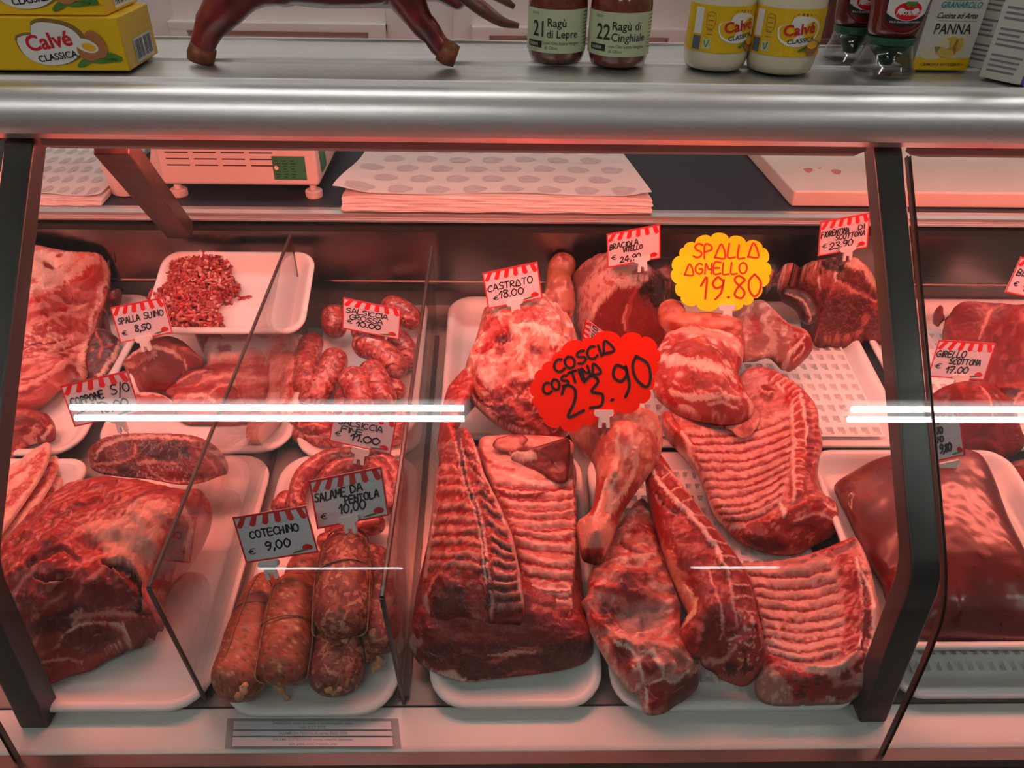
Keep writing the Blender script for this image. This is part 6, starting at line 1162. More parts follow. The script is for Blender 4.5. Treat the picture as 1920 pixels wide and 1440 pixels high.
def card(lab, TL, BL, BR, clip, h, lines, back=.30, down=.022, pic=True, dots=True, group='striped price cards'):
    P = onD(*clip, h); Yb = P[1]
    bl = atY(*BL, Yb); br = atY(*BR, Yb); hgt = abs(atY(*TL, Yb)[2] - bl[2]); tl = atY(*TL, Yb + back * hgt)
    W_, H_ = np.linalg.norm(br - bl), np.linalg.norm(tl - bl)
    t = thing('price_card', lab, 'price card', tuple(P - np.array((0, 0, .03))), group)
    f = plane_map(bl, (br - bl) / W_, (tl - bl) / H_)
    V = [f(x, y, e) for e in (-.0009, 0) for x, y in ((0, 0), (W_, 0), (W_, H_), (0, H_))]
    MB().hexa(V[:4], V[4:]).build('card', M['card'], t)
    d = D2(); b = .035 * H_
    d.rect(0, 0, W_, b); d.rect(0, b, b, H_); d.rect(W_ - b, b, W_, H_); d.rect(b, H_ - b * 1.3, W_ - b, H_)
    n = 11; y0, y1 = H_ * .77, H_ * .97
    for i in range(0, n, 2):
        k = (i - n / 2 + .5) / n
        xa, xb = b + (W_ - 2 * b) * i / n, b + (W_ - 2 * b) * (i + 1) / n
        def sh(x): return W_ / 2 + (x - W_ / 2) * .86 + W_ * .02
        d.poly([(sh(xa), y1), (sh(xb), y1), (xb, y0 + .02 * H_), ((xa * .2 + xb * .8), y0 - .015 * H_), ((xa + xb) / 2, y0 - .03 * H_), ((xa * .8 + xb * .2), y0 - .015 * H_), (xa, y0 + .02 * H_)])
    d.lay('awning_print', M['cardred'], t, f, .0002)
    d = D2()
    for i in range(1, n, 2):
        xa, xb = b + (W_ - 2 * b) * i / n, b + (W_ - 2 * b) * (i + 1) / n
        d.line([(xa, y0 + .02 * H_), ((xa * .8 + xb * .2), y0 - .01 * H_), ((xa + xb) / 2, y0 - .03 * H_), ((xa * .2 + xb * .8), y0 - .01 * H_), (xb, y0 + .02 * H_)], .006 * H_)
    if dots:
        for yy in (.60, .42, .24):
            for i in range(11): d.ell(W_ * (.18 + .07 * i), yy * H_, .008 * H_, .008 * H_, n=6)
    d.lay('dotted_lines', M['print'], t, f, .0003)
    if pic:
        d = D2().ell(W_ * .86, H_ * .155, W_ * .06, H_ * .055, .2); d.ell(W_ * .90, H_ * .13, W_ * .045, H_ * .05, .2); d.lay('salami_picture', M['cardred'], t, f, .00035)
        d = D2().ell(W_ * .80, H_ * .09, W_ * .15, H_ * .022, .12); d.lay('board_picture', M['green'], t, f, .0003)
    d = D2()
    for i, (txt, xa, xb, y, hh, w) in enumerate(lines):
        gap = .20; nat = sum((max(max(p[0] for p in stt) for stt in GL[ch]) if ch != ' ' else .5) for ch in txt); k = ((xb - xa) * W_ / (hh * H_) - gap * (len(txt) - 1)) / nat
        if k < .62: gap = .08; k = ((xb - xa) * W_ / (hh * H_) - gap * (len(txt) - 1)) / nat
        d.write(txt, xa * W_, y * H_, hh * H_, w * H_, slant=.08, seed=i * 7, wide=k, gap=gap, rot=.02)
    d.lay('handwriting', M['ink'], t, f, .0005)
    c = P - bl; ux, uy = (br - bl) / W_, (tl - bl) / H_
    cx, cy = float(c @ ux), float(c @ uy)
    clip_parts(t, f, cx, cy, .026, down)
    return t
def A_(*p): return q('A', *p)
E_ = '€'
EU = lambda y=.17: ('€', .08, .17, y, .13, .02)
card('striped price card reading SPALLA SUINO 8,50 over the pork chops', *q('A', (707, 537), (775, 765), (1112, 700)), q('A', (935, 745))[0], .105, [('SPALLA', .07, .48, .50, .16, .03), ('SUINO', .56, .93, .52, .16, .03), EU(), ('8,50', .33, .63, .22, .17, .035)])
card('striped price card reading COPPONE SUINO S/O 10,00 at the left', *q('A', (385, 1040), (480, 1305), (910, 1210)), q('A', (785, 1262))[0], .075, [('COPPONE', .07, .55, .50, .16, .04), ('SUINO', .17, .53, .31, .12, .04), ('S/O', .67, .95, .54, .20, .03), EU(), ('10,00', .42, .85, .18, .20, .035)])
card('striped price card reading SALSICCIA GROSSA 10.00 over the thick sausages', *q('C', (927, 450), (922, 640), (1272, 710)), q('C', (1120, 695))[0], .075, [('SALSICCIA', .06, .78, .55, .15, .032), ('GROSSA', .12, .70, .36, .15, .032), EU(.2), ('10.00', .24, .66, .17, .15, .042)])
card('striped price card reading SALSICCIA 11.00 seen behind the lamp reflections', *q('C', (875, 1105), (840, 1330), (1220, 1415)), q('C', (1035, 1378))[0], .058, [('SALSICCIA', .10, .80, .52, .15, .03), ('FINE', .16, .50, .34, .13, .03), EU(.18), ('11.00', .32, .78, .16, .17, .042)])
card('striped price card reading SALAME DA PENTOLA 10,00 over the dark salami', *q('D', (508, 190), (545, 400), (858, 340)), q('D', (690, 372))[0], .108, [('SALAME', .04, .46, .55, .16, .034), ('DA', .54, .70, .60, .15, .034), ('PENTOLA', .44, .90, .40, .14, .034), EU(), ('10,00', .34, .70, .22, .18, .034)])
card('striped price card reading COTECHINO 9,00 on the cotechino tray', *q('D', (175, 348), (235, 548), (552, 500)), q('D', (340, 545))[0], .085, [('COTECHINO', .16, .82, .50, .15, .034), EU(), ('9,00', .32, .66, .21, .18, .036)])
card('striped price card reading CASTRATO 18.00 on the mutton leg', *q('E', (472, 300), (508, 522), (842, 455)), q('E', (675, 490))[0], .160, [('CASTRΔTO', .05, .86, .46, .17, .03), ('€', .12, .22, .20, .12, .02), ('18.00', .23, .68, .22, .19, .032)])
card('striped price card reading BRACIOLA VITELLO 24,90 on the veal block', *q('E', (1235, 62), (1240, 270), (1565, 210)), q('E', (1455, 245))[0], .180, [('BRACIOLA', .05, .58, .52, .15, .036), ('VITELLO', .30, .66, .38, .12, .034), EU(.2), ('24,90', .24, .62, .08, .17, .036)])
card('half hidden striped price card tilted on its side behind the orange sign', *q('E', (1070, 775), (1215, 880), (1255, 690)), q('E', (1190, 790))[0], .090, [('VITELLO', .40, .96, .48, .18, .034)], pic=False, down=.012)
card('striped price card reading FIORENTINA DI SCOTTONA 23,90 on the T-bone block', *q('I', (1228, 122), (1212, 345), (1530, 288)), q('I', (1400, 325))[0], .165, [('FIORENTINA', .04, .60, .52, .15, .032), ('DI', .78, .90, .56, .14, .032), ('SCOTTONA', .34, .92, .37, .14, .032), EU(.2), ('23,90', .22, .68, .13, .18, .034)])
card('striped price card reading GIRELLO SCOTTONA 17,00 on the beef rounds', *q('K', (815, 742), (748, 960), (1080, 980)), q('K', (930, 978))[0], .085, [('GIRELLO', .04, .54, .56, .16, .032), ('SCOTTONA', .30, .84, .38, .14, .032), EU(.24), ('17,00', .28, .66, .14, .16, .034)])
card('striped price card cut off by the right edge of the photo', *q('K', (1297, 252), (1203, 462), (1500, 530)), q('K', (1400, 560))[0], .115, [('BISTECCA', .06, .80, .50, .18, .034), EU(.22), ('15,00', .28, .70, .14, .17, .036)])
card('striped price card half hidden by the right glass post, over the liver', *q('K', (705, 1190), (745, 1470), (972, 1420)), q('L', (605, 195))[0], .112, [('FEGATO', .06, .50, .55, .13, .034), ('BOVINO', .08, .50, .38, .12, .03), EU(), ('9,80', .36, .66, .16, .17, .036)])
def burst(lab, m, pts, clip, h, back, writing, ink, down=.03):
    """scalloped sign; pts: lobe joints going round, in the photo"""
    P = onD(*clip, h); Yb = P[1]
    px = np.array([p[:2] for p in pts]); cen = px.mean(0)
    yb = px[:, 1].max()
    t = thing('price_sign', lab, 'price sign', tuple(P - np.array((0, 0, .03))))
    c0 = atY(cen[0], cen[1], Yb + back * .03); cu = atY(cen[0], cen[1] - 50, Yb + back * .03 + back * .03); cr = atY(cen[0] + 50, cen[1], Yb + back * .03)
    ux = (cr - c0); kx = np.linalg.norm(ux) / 50; ux /= np.linalg.norm(ux); uy = cu - c0; ky = np.linalg.norm(uy) / 50; uy /= np.linalg.norm(uy)
    f = plane_map(c0, ux, uy)
    J = [((x - cen[0]) * kx, -(y - cen[1]) * ky) for x, y in px]
    out = []
    for i in range(len(J)):
        a, b = np.array(J[i]), np.array(J[(i + 1) % len(J)]); mid = (a + b) / 2; nrm = mid / (np.linalg.norm(mid) + 1e-9); d = (b - a) / 2; L = np.linalg.norm(d)
        pn = np.array((-d[1], d[0])) / L; pn = pn if pn @ nrm > 0 else -pn
        for k in range(7):
            th = math.pi * (1 - k / 7); out.append(mid + d * math.cos(th) + pn * L * .62 * math.sin(th))
    n = len(out); cc = np.mean(out, 0)
    V = [f(*p, 0) for p in out] + [f(*p, -.0008) for p in out] + [f(*cc, 0), f(*cc, -.0008)]
    Fs = [(i, n + i, n + (i + 1) % n, (i + 1) % n) for i in range(n)] + [(2 * n, i, (i + 1) % n) for i in range(n)] + [(2 * n + 1, n + (i + 1) % n, n + i) for i in range(n)]
    mesh_obj('sign_card', V, Fs, m, t, smooth=False)
    d = D2()
    for txt, (x, y), hh, w, rot, wide in writing:
        d.write(txt, (x - cen[0]) * kx, -(y - cen[1]) * ky, hh * ky, w * kx, rot=rot, wide=wide, slant=.06, seed=len(txt))
    d.lay('handwriting', ink, t, f, .0005)
    v = P - c0
    clip_parts(t, f, float(v @ ux), float(v @ uy), .026, down)
burst('yellow scalloped price sign reading SPALLA AGNELLO 19.80', M['yel'], q('I', (425, 265), (525, 225), (640, 235), (750, 262), (855, 290), (880, 385), (895, 470), (850, 540), (800, 615), (735, 655), (580, 655), (430, 655), (330, 605), (310, 520), (285, 430), (330, 345), (355, 290)), q('I', (605, 672))[0], .140, .55,
      [('SPΔLLΔ', q('I', (412, 352))[0], 25, 3.4, .0, 1.0), ('ΔGNELLO', q('I', (355, 462))[0], 20, 3.2, .02, 1.04), ('19.80', q('I', (455, 622))[0], 40, 4.0, .03, .98)], M['redink'])
burst('orange red scalloped price sign reading COSCIA COSTINA 23.90', M['org'], q('E', (905, 850), (960, 790), (1090, 730), (1150, 705), (1320, 712), (1450, 700), (1540, 770), (1545, 850), (1505, 930), (1500, 1020), (1440, 1100), (1300, 1135), (1180, 1180), (1090, 1220), (950, 1240), (850, 1190), (825, 1130), (790, 1060), (800, 960), (840, 895)), q('E', (1212, 1160))[0], .158, .6,
      [('COSCIΔ', q('E', (925, 915))[0], 22, 5.0, .37, 1.18), ('COSTINΔ', q('E', (855, 1048))[0], 20, 5.0, .38, 1.05), ('23.90', q('E', (1000, 1190))[0], 58, 5.6, .36, .88)], M['ink'])
# ingredient strips in a clear pocket on the front ledge
def on_ledge(px, py): return atZ(px, py, zl + .0016)
nt = thing('ingredient_notice', 'clear taped pocket with printed ingredient strips on the front ledge', 'notice', tuple(on_ledge(590, 1385)))
a, b, c = on_ledge(432, 1401), on_ledge(742, 1401), on_ledge(436, 1352)
f = plane_map(a, (b - a) / np.linalg.norm(b - a), (c - a) / np.linalg.norm(c - a)); W_, H_ = np.linalg.norm(b - a), np.linalg.norm(c - a)
M['strip'] = mat('grey_white_paper', (.62, .62, .66), .4)
MB().hexa([f(x, y, 0) for x, y in ((-.006, -.002), (W_ + .006, -.002), (W_ + .006, H_ + .003), (-.006, H_ + .003))], [f(x, y, .0005) for x, y in ((-.006, -.002), (W_ + .006, -.002), (W_ + .006, H_ + .003), (-.006, H_ + .003))]).build('pocket', M['acry'], nt)
for y0, y1, rows in ((.66, .98, ('SALSICCIA: carne di maiale o tacchino-pollo, pepe,', 'sale, E262, E300')), (.42, .60, ('SALAME DA PENTOLA: carne, E262, E300',)), (.02, .36, ('SALAME COTECHINO: carne, cotenna, pancetta,', 'sale, pepe, noce moscata, vino'))):
    d = D2().rect(.01 * W_, y0 * H_, .985 * W_, y1 * H_); sp = d.lay('paper_strip', M['strip'], nt, f, .0007)
    d = D2()
    for i, r_ in enumerate(rows): d.text(r_, W_ / 2, (y1 - (i + .75) * (y1 - y0) / len(rows)) * H_, .10 * H_, .01, 'CENTER', 1.0)
    d.lay('lettering', M['print'], sp, f, .0009)
# ================================================================ goods on the glass shelf
EPS = .0004
M['boxyel'] = mat('yellow_carton', (.80, .50, .008), .38)
M['boxgold'] = mat('bronze_print', (.22, .13, .03), .4)
M['boxwhite'] = mat('white_print', (.86, .84, .80), .4)
M['brandred'] = mat('crimson_print', (.55, .01, .02), .4)
M['blackp'] = mat('black_print', (.012, .012, .012), .4)
M['egg'] = mat('brown_egg_print', (.46, .17, .06), .4, noise=.25, nscale=60)
M['yolk'] = mat('yolk_print', (.88, .46, .02), .4)
M['leaf'] = mat('leaf_print', (.06, .20, .03), .4)
M['barc'] = mat('barcode_print', (.10, .12, .16), .5)
def splat(n=36, a=1.0, b=.62):
    """rounded blob with a dent at the upper left, like a drop of sauce"""
    P = []
    for k in range(n):
        t = 2 * math.pi * k / n
        r = 1 - .30 * math.exp(-((t - 2.25) / .22) ** 2) + .10 * math.exp(-((t - 2.62) / .3) ** 2) + .10 * math.exp(-((t - 1.75) / .35) ** 2)
        P.append((a * r * math.cos(t), b * r * math.sin(t)))
    return P
def brand_art(t, f, x, y, s, low='CLASSICA', egg=True, rot=.14, parent_label=None):
    """the mayonnaise brand mark: white drop with a bronze outline, crimson name, egg and leaves. s = half width"""
    c, k = math.cos(rot), math.sin(rot)
    R_ = lambda P, dx=0, dy=0, g=1: [(x + dx + (px * c - py * k) * g, y + dy + (px * k + py * c) * g) for px, py in P]
    sp = [(px * s, py * s) for px, py in splat()]
    D2().poly(R_(sp, s * .05, s * .05, 1.10)).lay('logo_outline', M['boxgold'], t, f, EPS)
    D2().poly(R_(sp)).lay('logo_ground', M['boxwhite'], t, f, EPS * 2)
    d = D2().text('Calvé', x - s * .02, y - s * .10, s * .46, .035, 'CENTER', 1.02, 0, rot); d.lay('lettering', M['brandred'], t, f, EPS * 3)
    d = D2().text(low, x + s * .12, y - s * .44, s * .20, .025, 'CENTER', 1.05, 0, rot); d.lay('lettering', M['blackp'], t, f, EPS * 3)
    if egg:
        D2().ell(x + s * .95, y - s * .50, s * .34, s * .10, .5).ell(x + s * 1.80, y - s * .36, s * .34, s * .13, -.2).ell(x + s * 1.55, y - s * .47, s * .4, s * .07, .1).lay('leaf_picture', M['leaf'], t, f, EPS * 3)
        D2().ell(x + s * 1.42, y + s * .02, s * .30, s * .43, .35).lay('egg_picture', M['egg'], t, f, EPS * 3.5)
        D2().ell(x + s * 1.16, y - s * .16, s * .38, s * .32, 0).lay('egg_picture', M['egg'], t, f, EPS * 4)
        D2().ell(x + s * 1.12, y - s * .02, s * .36, s * .20, -.3).lay('egg_white_picture', M['boxwhite'], t, f, EPS * 4.5)
        D2().ell(x + s * 1.18, y - s * .06, s * .22, s * .12, -.2).lay('yolk_picture', M['yolk'], t, f, EPS * 5)
def mayo_box(P0, P1, depth, hgt, lab, z):
    """P0/P1 lower front corners"""
    t = thing('mayonnaise_carton', lab, 'carton', ((P0[0] + P1[0]) / 2, P0[1], z), 'stacked yellow mayonnaise cartons')
    ux = (P1 - P0); L = np.linalg.norm(ux); ux /= L; uy = np.array((0, 0, 1.0)); un = np.array((-ux[1], ux[0], 0))
    c = [P0, P1, P1 + un * depth, P0 + un * depth]
    MB().hexa(c, [p + uy * hgt for p in c]).build('box', M['boxyel'], t, bevel=.0015)
    f = plane_map(P0, ux, uy)
    brand_art(t, f, L * .62, hgt * .50, hgt * .62)
    d = D2().text('CLASSICA', L * .42, hgt * .015, hgt * .0, .0) if False else D2()
    g = plane_map(P1, un, uy)
    D2().rect(depth * .28, hgt * .06, depth * .86, hgt * .52).lay('barcode_ground', M['boxwhite'], t, g, EPS)
    for i in range(13):
        if i != 6: d.rect(depth * (.31 + .042 * i), hgt * .12, depth * (.31 + .042 * i + (.026 if i % 3 else .014)), hgt * .48)
    d.lay('barcode', M['barc'], t, g, EPS * 2)
    h = plane_map(P0 + uy * hgt, ux, un)
    brand_art(t, h, L * .62, depth * .42, depth * .44, egg=False, rot=.05)
    return t
p1 = atZ(244, 134, ZT + .0035); p0 = atZ(-120, 137, ZT + .0035); p0[1] = p1[1] + (p0[1] - p1[1]) * .3
bk = atZ(274, 92, ZT + .0035); dep = float(np.hypot(*(bk - p1)[:2])); dep = min(max(dep, .05), .09)
hb = float(atY(219, 33, p1[1])[2] - p1[2])
mayo_box(p0, p1, dep, hb, 'lower yellow mayonnaise carton of the stack at the left end of the shelf', ZT + .0035)
q1 = p1 + (-.012, .006, hb + .0005); q0 = p0 + (-.012, .006, hb + .0005)
mayo_box(q0, q1, dep, hb, 'upper yellow mayonnaise carton of the stack, cut off by the top of the photo', ZT + hb + .004)

# --- jars
M['sauce'] = mat('brown_red_sauce', (.20, .035, .015), .22, coat=.6, noise=.45, nscale=160)
M['mayo'] = mat('cream_mayonnaise', (.80, .72, .52), .25, coat=.5)
M['lab_green'] = mat('pale_green_paper', (.60, .66, .42), .5)
M['lid'] = mat('dark_lid', (.03, .03, .03), .35, .6)
M['lid_w'] = mat('white_lid', (.8, .8, .78), .4)
def cyl_map(c, r, a0, z0):
    return lambda x, y, e: np.array((c[0] + (r + e) * math.sin(a0 + x / r), c[1] - (r + e) * math.cos(a0 + x / r), z0 + y))
def jar(lab, pxl, pxr, ybase, prof, content, lid, group, name):
    """pxl..pxr: width in the photo, ybase: lowest pixel of its foot"""
    r = 0.0; Y = atZ((pxl + pxr) / 2, ybase, ZT + .003)[1]
    for _ in range(3):
        c = atZ((pxl + pxr) / 2, ybase, ZT + .003); Yc = c[1] + r
        d = math.hypot(Yc, CAMZ - ZT - .04)
        r = abs(atY(pxr, ybase - 40, Yc)[0] - atY(pxl, ybase - 40, Yc)[0]) / 2
    c = np.array((atY((pxl + pxr) / 2, ybase - 30, Yc)[0], Yc, ZT + .0028))
    t = thing(name, lab, 'jar', tuple(c), group)
    b = MB().lathe([(r * a, b_) for a, b_ in prof], c, 48).build('jar_body', content, t, smooth=True)
    top = prof[-1]
    MB().lathe([(r * top[0] * 1.04, top[1] - .004), (r * top[0] * 1.06, top[1] + .008), (r * top[0] * 1.0, top[1] + .012), (r * .2, top[1] + .012)], c, 40).build('lid', lid, t, smooth=False)
    a0 = math.atan2(c[0], c[1])                     # label turned to the customer
    return t, c, r, -a0 * 0
def band(d, x0, x1, y0, y1, n=24): return d.rect(x0, y0, x1, y1, n)
def ragu(lab, pxl, pxr, yb, num, l1, l2, off):
    prof = [(.78, 0), (.90, .002), (.97, .009), (1.0, .016), (1.0, .062), (.985, .066), (.95, .072), (.86, .080), (.84, .090)]
    t, c, r, a = jar(lab, pxl, pxr, yb, prof, M['sauce'], M['lid'], 'glass jars of meat sauce', 'sauce_jar')
    f = cyl_map(c, r + .0004, off, c[2] - .003)
    lb = band(D2(), -r * 1.55, r * 1.35, .0165, .061).lay('label', M['lab_green'], t, f, EPS)
    S_ = r / .033
    d = D2().text(l1, -.010 * S_, .044, .0085, .012, wide=.95).text(l2, -.010 * S_, .0325, .0085, .012, wide=.9).text(num, -.028 * S_, .0335, .016, .02, wide=.8)
    for k in range(10): d.rect(.0335 * S_, .0575 - k * .0036, .0335 * S_ + .010 * (.8 + .2 * ((k * 7) % 3) / 2), .0582 - k * .0036)
    d.lay('lettering', M['blackp'], t, f, EPS * 2)
    D2().text('con Olio Extra Vergine', -.012 * S_, .0255, .0034, .01, wide=.9).text('di Oliva', -.012 * S_, .0205, .0034, .01).text('SICILIA', -.030 * S_, .0555, .0024, .01).lay('lettering', M['leaf'], t, f, EPS * 2)
    D2().rect(-.036 * S_, .0215, -.0155 * S_, .0285, 4).lay('badge', M['blackp'], t, f, EPS * 2)
    D2().text('SABER', -.033 * S_, .0235, .0032, .02, wide=1.1).lay('lettering', M['lab_green'], t, f, EPS * 3)
ragu('glass jar of dark ragout sauce with pale green label numbered 21', 989, 1097, 124, '21', 'Ragù', 'di Lepre', -.12)
ragu('glass jar of dark ragout sauce with pale green label numbered 22', 1102, 1214, 131, '22', 'Ragù di', 'Cinghiale', -.10)
def mayo(lab, pxl, pxr, yb, off, mx):
    prof = [(.80, 0), (.90, .0022), (.965, .009), (1.0, .020), (1.0, .078), (.97, .086), (.93, .095), (.88, .105), (.86, .110)]
    t, c, r, a = jar(lab, pxl, pxr, yb, prof, M['mayo'], M['lid_w'], 'glass jars of mayonnaise', 'mayonnaise_jar')
    f = cyl_map(c, r + .0004, off, c[2] - .0075)
    band(D2(), -r * 1.6, r * 1.6, .028, .075).lay('label', M['boxyel'], t, f, EPS)
    brand_art(t, f, mx, .053, .0235, egg=False, rot=.12)
    D2().ell(mx + .018, .037, .009, .008).lay('egg_picture', M['egg'], t, f, EPS * 5)
    D2().ell(mx + .0165, .040, .007, .004).lay('yolk_picture', M['yolk'], t, f, EPS * 6)
    D2().ell(mx + .006, .036, .006, .002, .4).ell(mx + .028, .040, .005, .002, -.3).lay('leaf_picture', M['leaf'], t, f, EPS * 4)
    d = D2()
    for k in range(5): d.rect(mx - .036, .046 + k * .0046, mx - .030, .0468 + k * .0046)
    d.line([(mx - .037, .053), (mx - .029, .053), (mx - .029, .067), (mx - .037, .067), (mx - .037, .053)], .0006); d.lay('lettering', M['boxgold'], t, f, EPS * 2)
    D2().rect(mx - .039, .032, mx - .030, .042, 2).lay('emblem', M['lab_green'], t, f, EPS * 2); D2().line([(mx - .037, .040), (mx - .0345, .034), (mx - .032, .041)], .0012).lay('emblem_leaf', M['leaf'], t, f, EPS * 3)
    D2().rect(mx - .052, .030, mx - .042, .044, 2).lay('label_panel', M['barc'], t, f, EPS * 2); D2().rect(mx - .052, .046, mx - .042, .072, 2).lay('label_panel', M['boxwhite'], t, f, EPS * 2)
mayo('mayonnaise jar with yellow label, left one of the pair', 1281, 1399, 137, .10, .010)
mayo('mayonnaise jar with yellow label, right one, beside the ketchup bottles', 1398, 1524, 144, -.02, .004)

# --- upside-down ketchup bottles on clear flared caps
M['ketchup'] = mat('dark_red_ketchup', (.14, .006, .006), .25, coat=.5)
M['capgreen'] = mat('dark_green_plastic', (.012, .07, .03), .35)
M['capclear'] = mat_glass('clear_cap_plastic', (.84, .85, .85), 1.45, .05)
def ketchup(lab, pxl, pxr, yb, seed):
    c = atZ((pxl + pxr) / 2, yb, ZT + .003); r = .03
    for _ in range(3):
        Yc = c[1] + r; r = abs(atY(pxr, yb - 12, Yc)[0] - atY(pxl, yb - 12, Yc)[0]) / 2
    c = np.array((atY((pxl + pxr) / 2, yb - 20, Yc)[0], Yc, ZT + .0028))
    t = thing('ketchup_bottle', lab, 'bottle', tuple(c), 'upside-down ketchup bottles')
    zs = .80
    Z_ = lambda P: [(p, z * zs) for p, z in P]
    MB().lathe(Z_([(r * .96, 0), (r, .0015), (r * .98, .004), (r * .88, .012), (r * .76, .026), (r * .71, .038), (r * .69, .0382), (r * .74, .026), (r * .85, .012), (r * .93, .003), (r * .90, .0016)]), c, 40).build('clear_cap', M['capclear'], t, smooth=True)
    MB().lathe(Z_([(r * .16, .010), (r * .22, .010), (r * .34, .020), (r * .66, .036), (r * .735, .039), (r * .745, .0465), (r * .70, .0475)]), c, 40).build('cap', M['capgreen'], t, smooth=False)
    b = MB().lathe([(.70, .048), (.78, .050), (.82, .058), (.86, .075), (.92, .095), (1.0, .12), (1.02, .16), (.95, .19), (.4, .20)], (0, 0, 0), 40)
    V = np.array(b.V); V = np.column_stack((V[:, 0] * r + c[0], V[:, 1] * r * .72 + c[1], V[:, 2] * zs + c[2])); b.V = [tuple(v) for v in V]
    b.build('bottle_body', M['ketchup'], t, smooth=True)
    def f(x, y, e):
        a = x / r; h = y; k = np.interp(h, [.05, .058, .075, .095, .12, .16], [.78, .82, .86, .92, 1.0, 1.02])
        return np.array((c[0] + (r * k + e) * math.sin(a), c[1] - (r * k * .72 + e) * math.cos(a), c[2] + (h - .004) * zs))
    g = D2()
    for i in range(16):
        xa, xb = -.027 + .054 * i / 16, -.027 + .054 * (i + 1) / 16
        lo = lambda x: .066 + 14 * x * x
        g.add([(xa, lo(xa)), (xb, lo(xb)), (xb, .125), (xa, .125)], [(0, 1, 2, 3)])
    g.lay('label_border', M['blackp'], t, f, .0006)
    g = D2()
    for i in range(16):
        xa, xb = -.025 + .050 * i / 16, -.025 + .050 * (i + 1) / 16
        lo = lambda x: .074 + 14 * x * x
        for y0_, y1_ in ((0, .34), (.34, .67), (.67, 1)):
            g.add([(xa, lo(xa) + (.124 - lo(xa)) * y0_), (xb, lo(xb) + (.124 - lo(xb)) * y0_), (xb, lo(xb) + (.124 - lo(xb)) * y1_), (xa, lo(xa) + (.124 - lo(xa)) * y1_)], [(0, 1, 2, 3)])
    g.lay('label', M['boxwhite'], t, f, .0009)
    D2().ell(0, .086, .016, .0115).lay('tomato_picture', M['cardred'], t, f, .0013)
    D2().ell(0, .096, .007, .002).ell(-.003, .0945, .002, .004, .5).ell(.004, .0945, .002, .004, -.5).lay('leaf_picture', M['leaf'], t, f, .0016)
    D2().text('100%', -.015, .0815, .0062, .03, wide=.95, shear=.2).text('POMODORO', .0025, .0845, .0025, .02).text('ITALIANO', .0025, .081, .0025, .02).text('SOLO ZUCCHERO ITALIANO', -.0, .0715, .0021, .02, 'CENTER').lay('lettering', M['boxwhite'], t, f, .0019)
    MB().tube([f(x, .058 + 17 * x * x, .0012) for x in np.linspace(-.026, .026, 21)], .0007, 6).build('label_ridge', M['ketchup'], t, smooth=True)
ketchup('upside-down ketchup bottle on a clear cap, rear left one of the pair', 1541, 1642, 122, 1)
ketchup('upside-down ketchup bottle on a clear cap, front one beside the cream carton', 1598, 1712, 147, 2)

# --- cream carton and two more cartons
M['cartwhite'] = mat('off_white_carton', (.74, .72, .64), .42)
M['teal'] = mat('teal_print', (.02, .30, .27), .4)
M['brownp'] = mat('dark_brown_print', (.03, .018, .012), .4)
M['cream'] = mat('cream_print', (.74, .66, .44), .4)
M['straw'] = mat('pasta_yellow_print', (.70, .46, .09), .4)
M['blue'] = mat('violet_blue_print', (.05, .03, .32), .4)
M['orangep'] = mat('orange_print', (.85, .25, .02), .4)
def carton(lab, front_l, front_r, yaw_back, hgt, group=None):
    a = atZ(*front_l, ZT + .003); b = atZ(*front_r, ZT + .003)
    ux = b - a; ux[2] = 0; L = np.linalg.norm(ux); ux /= L; un = np.array((-ux[1], ux[0], 0)); uy = np.array((0, 0, 1.0))
    t = thing('carton', lab, 'carton', tuple((a + b) / 2), group)
    c = [a, b, b + un * yaw_back, a + un * yaw_back]
    MB().hexa(c, [p + uy * hgt for p in c]).build('box', M['cartwhite'], t, bevel=.001)
    return t, plane_map(a, ux, uy), L, plane_map(a + un * yaw_back, -un, uy), yaw_back
t, f, L, g, D_ = carton('cream carton with yellow base band and PANNA lettering, right of the ketchup', (1708, 131), (1811, 132), .042, .105)
k = L / .063
D2().rect(.0003, .0003, L - .0003, .0135).lay('yellow_band', M['boxyel'], t, f, EPS)
D2().rect(.0003, .0003, D_ - .0003, .0135).lay('yellow_band', M['boxyel'], t, g, EPS)
D2().ell(L * .30, .018, L * .22, .007, .1).ell(L * .52, .0265, L * .23, .0105, .2).ell(L * .62, .022, L * .22, .009).lay('cream_picture', M['cream'], t, f, EPS * 2)
D2().ell(L * .56, .029, L * .13, .007, .3).ell(L * .70, .027, L * .08, .008, -.2).ell(L * .54, .020, L * .17, .006).lay('pasta_picture', M['straw'], t, f, EPS * 3)
D2().ell(L * .47, .028, L * .06, .006, .5).lay('cream_picture', M['cream'], t, f, EPS * 4)
D2().text('PANNA', L * .52, .0385, .0110, .006, 'CENTER', .82).text('Cucina ad Arte', L * .52, .0545, .0058, .02, 'CENTER', .92, .3).lay('lettering', M['brownp'], t, f, EPS * 2)
D2().text('• CREMOSA E AVVOLGENTE •', L * .5, .0048, .0032, .012, 'CENTER', .86).lay('lettering', M['brownp'], t, f, EPS * 2)
D2().text('GRANAROLO', L * .54, .0650, .0062, .03, 'CENTER', .86, .15).line([(L * .50, .083), (L * .46, .078), (L * .50, .075), (L * .55, .078), (L * .52, .082)], .0018).line([(L * .50, .075), (L * .48, .073), (L * .56, .073)], .0012).lay('lettering', M['teal'], t, f, EPS * 2)
D2().line([(L * .2, .0518), (L * .88, .0518)], .0004).line([(L * .25, .0725), (L * .85, .0725)], .0004).lay('rule_line', M['print'], t, f, EPS * 2)
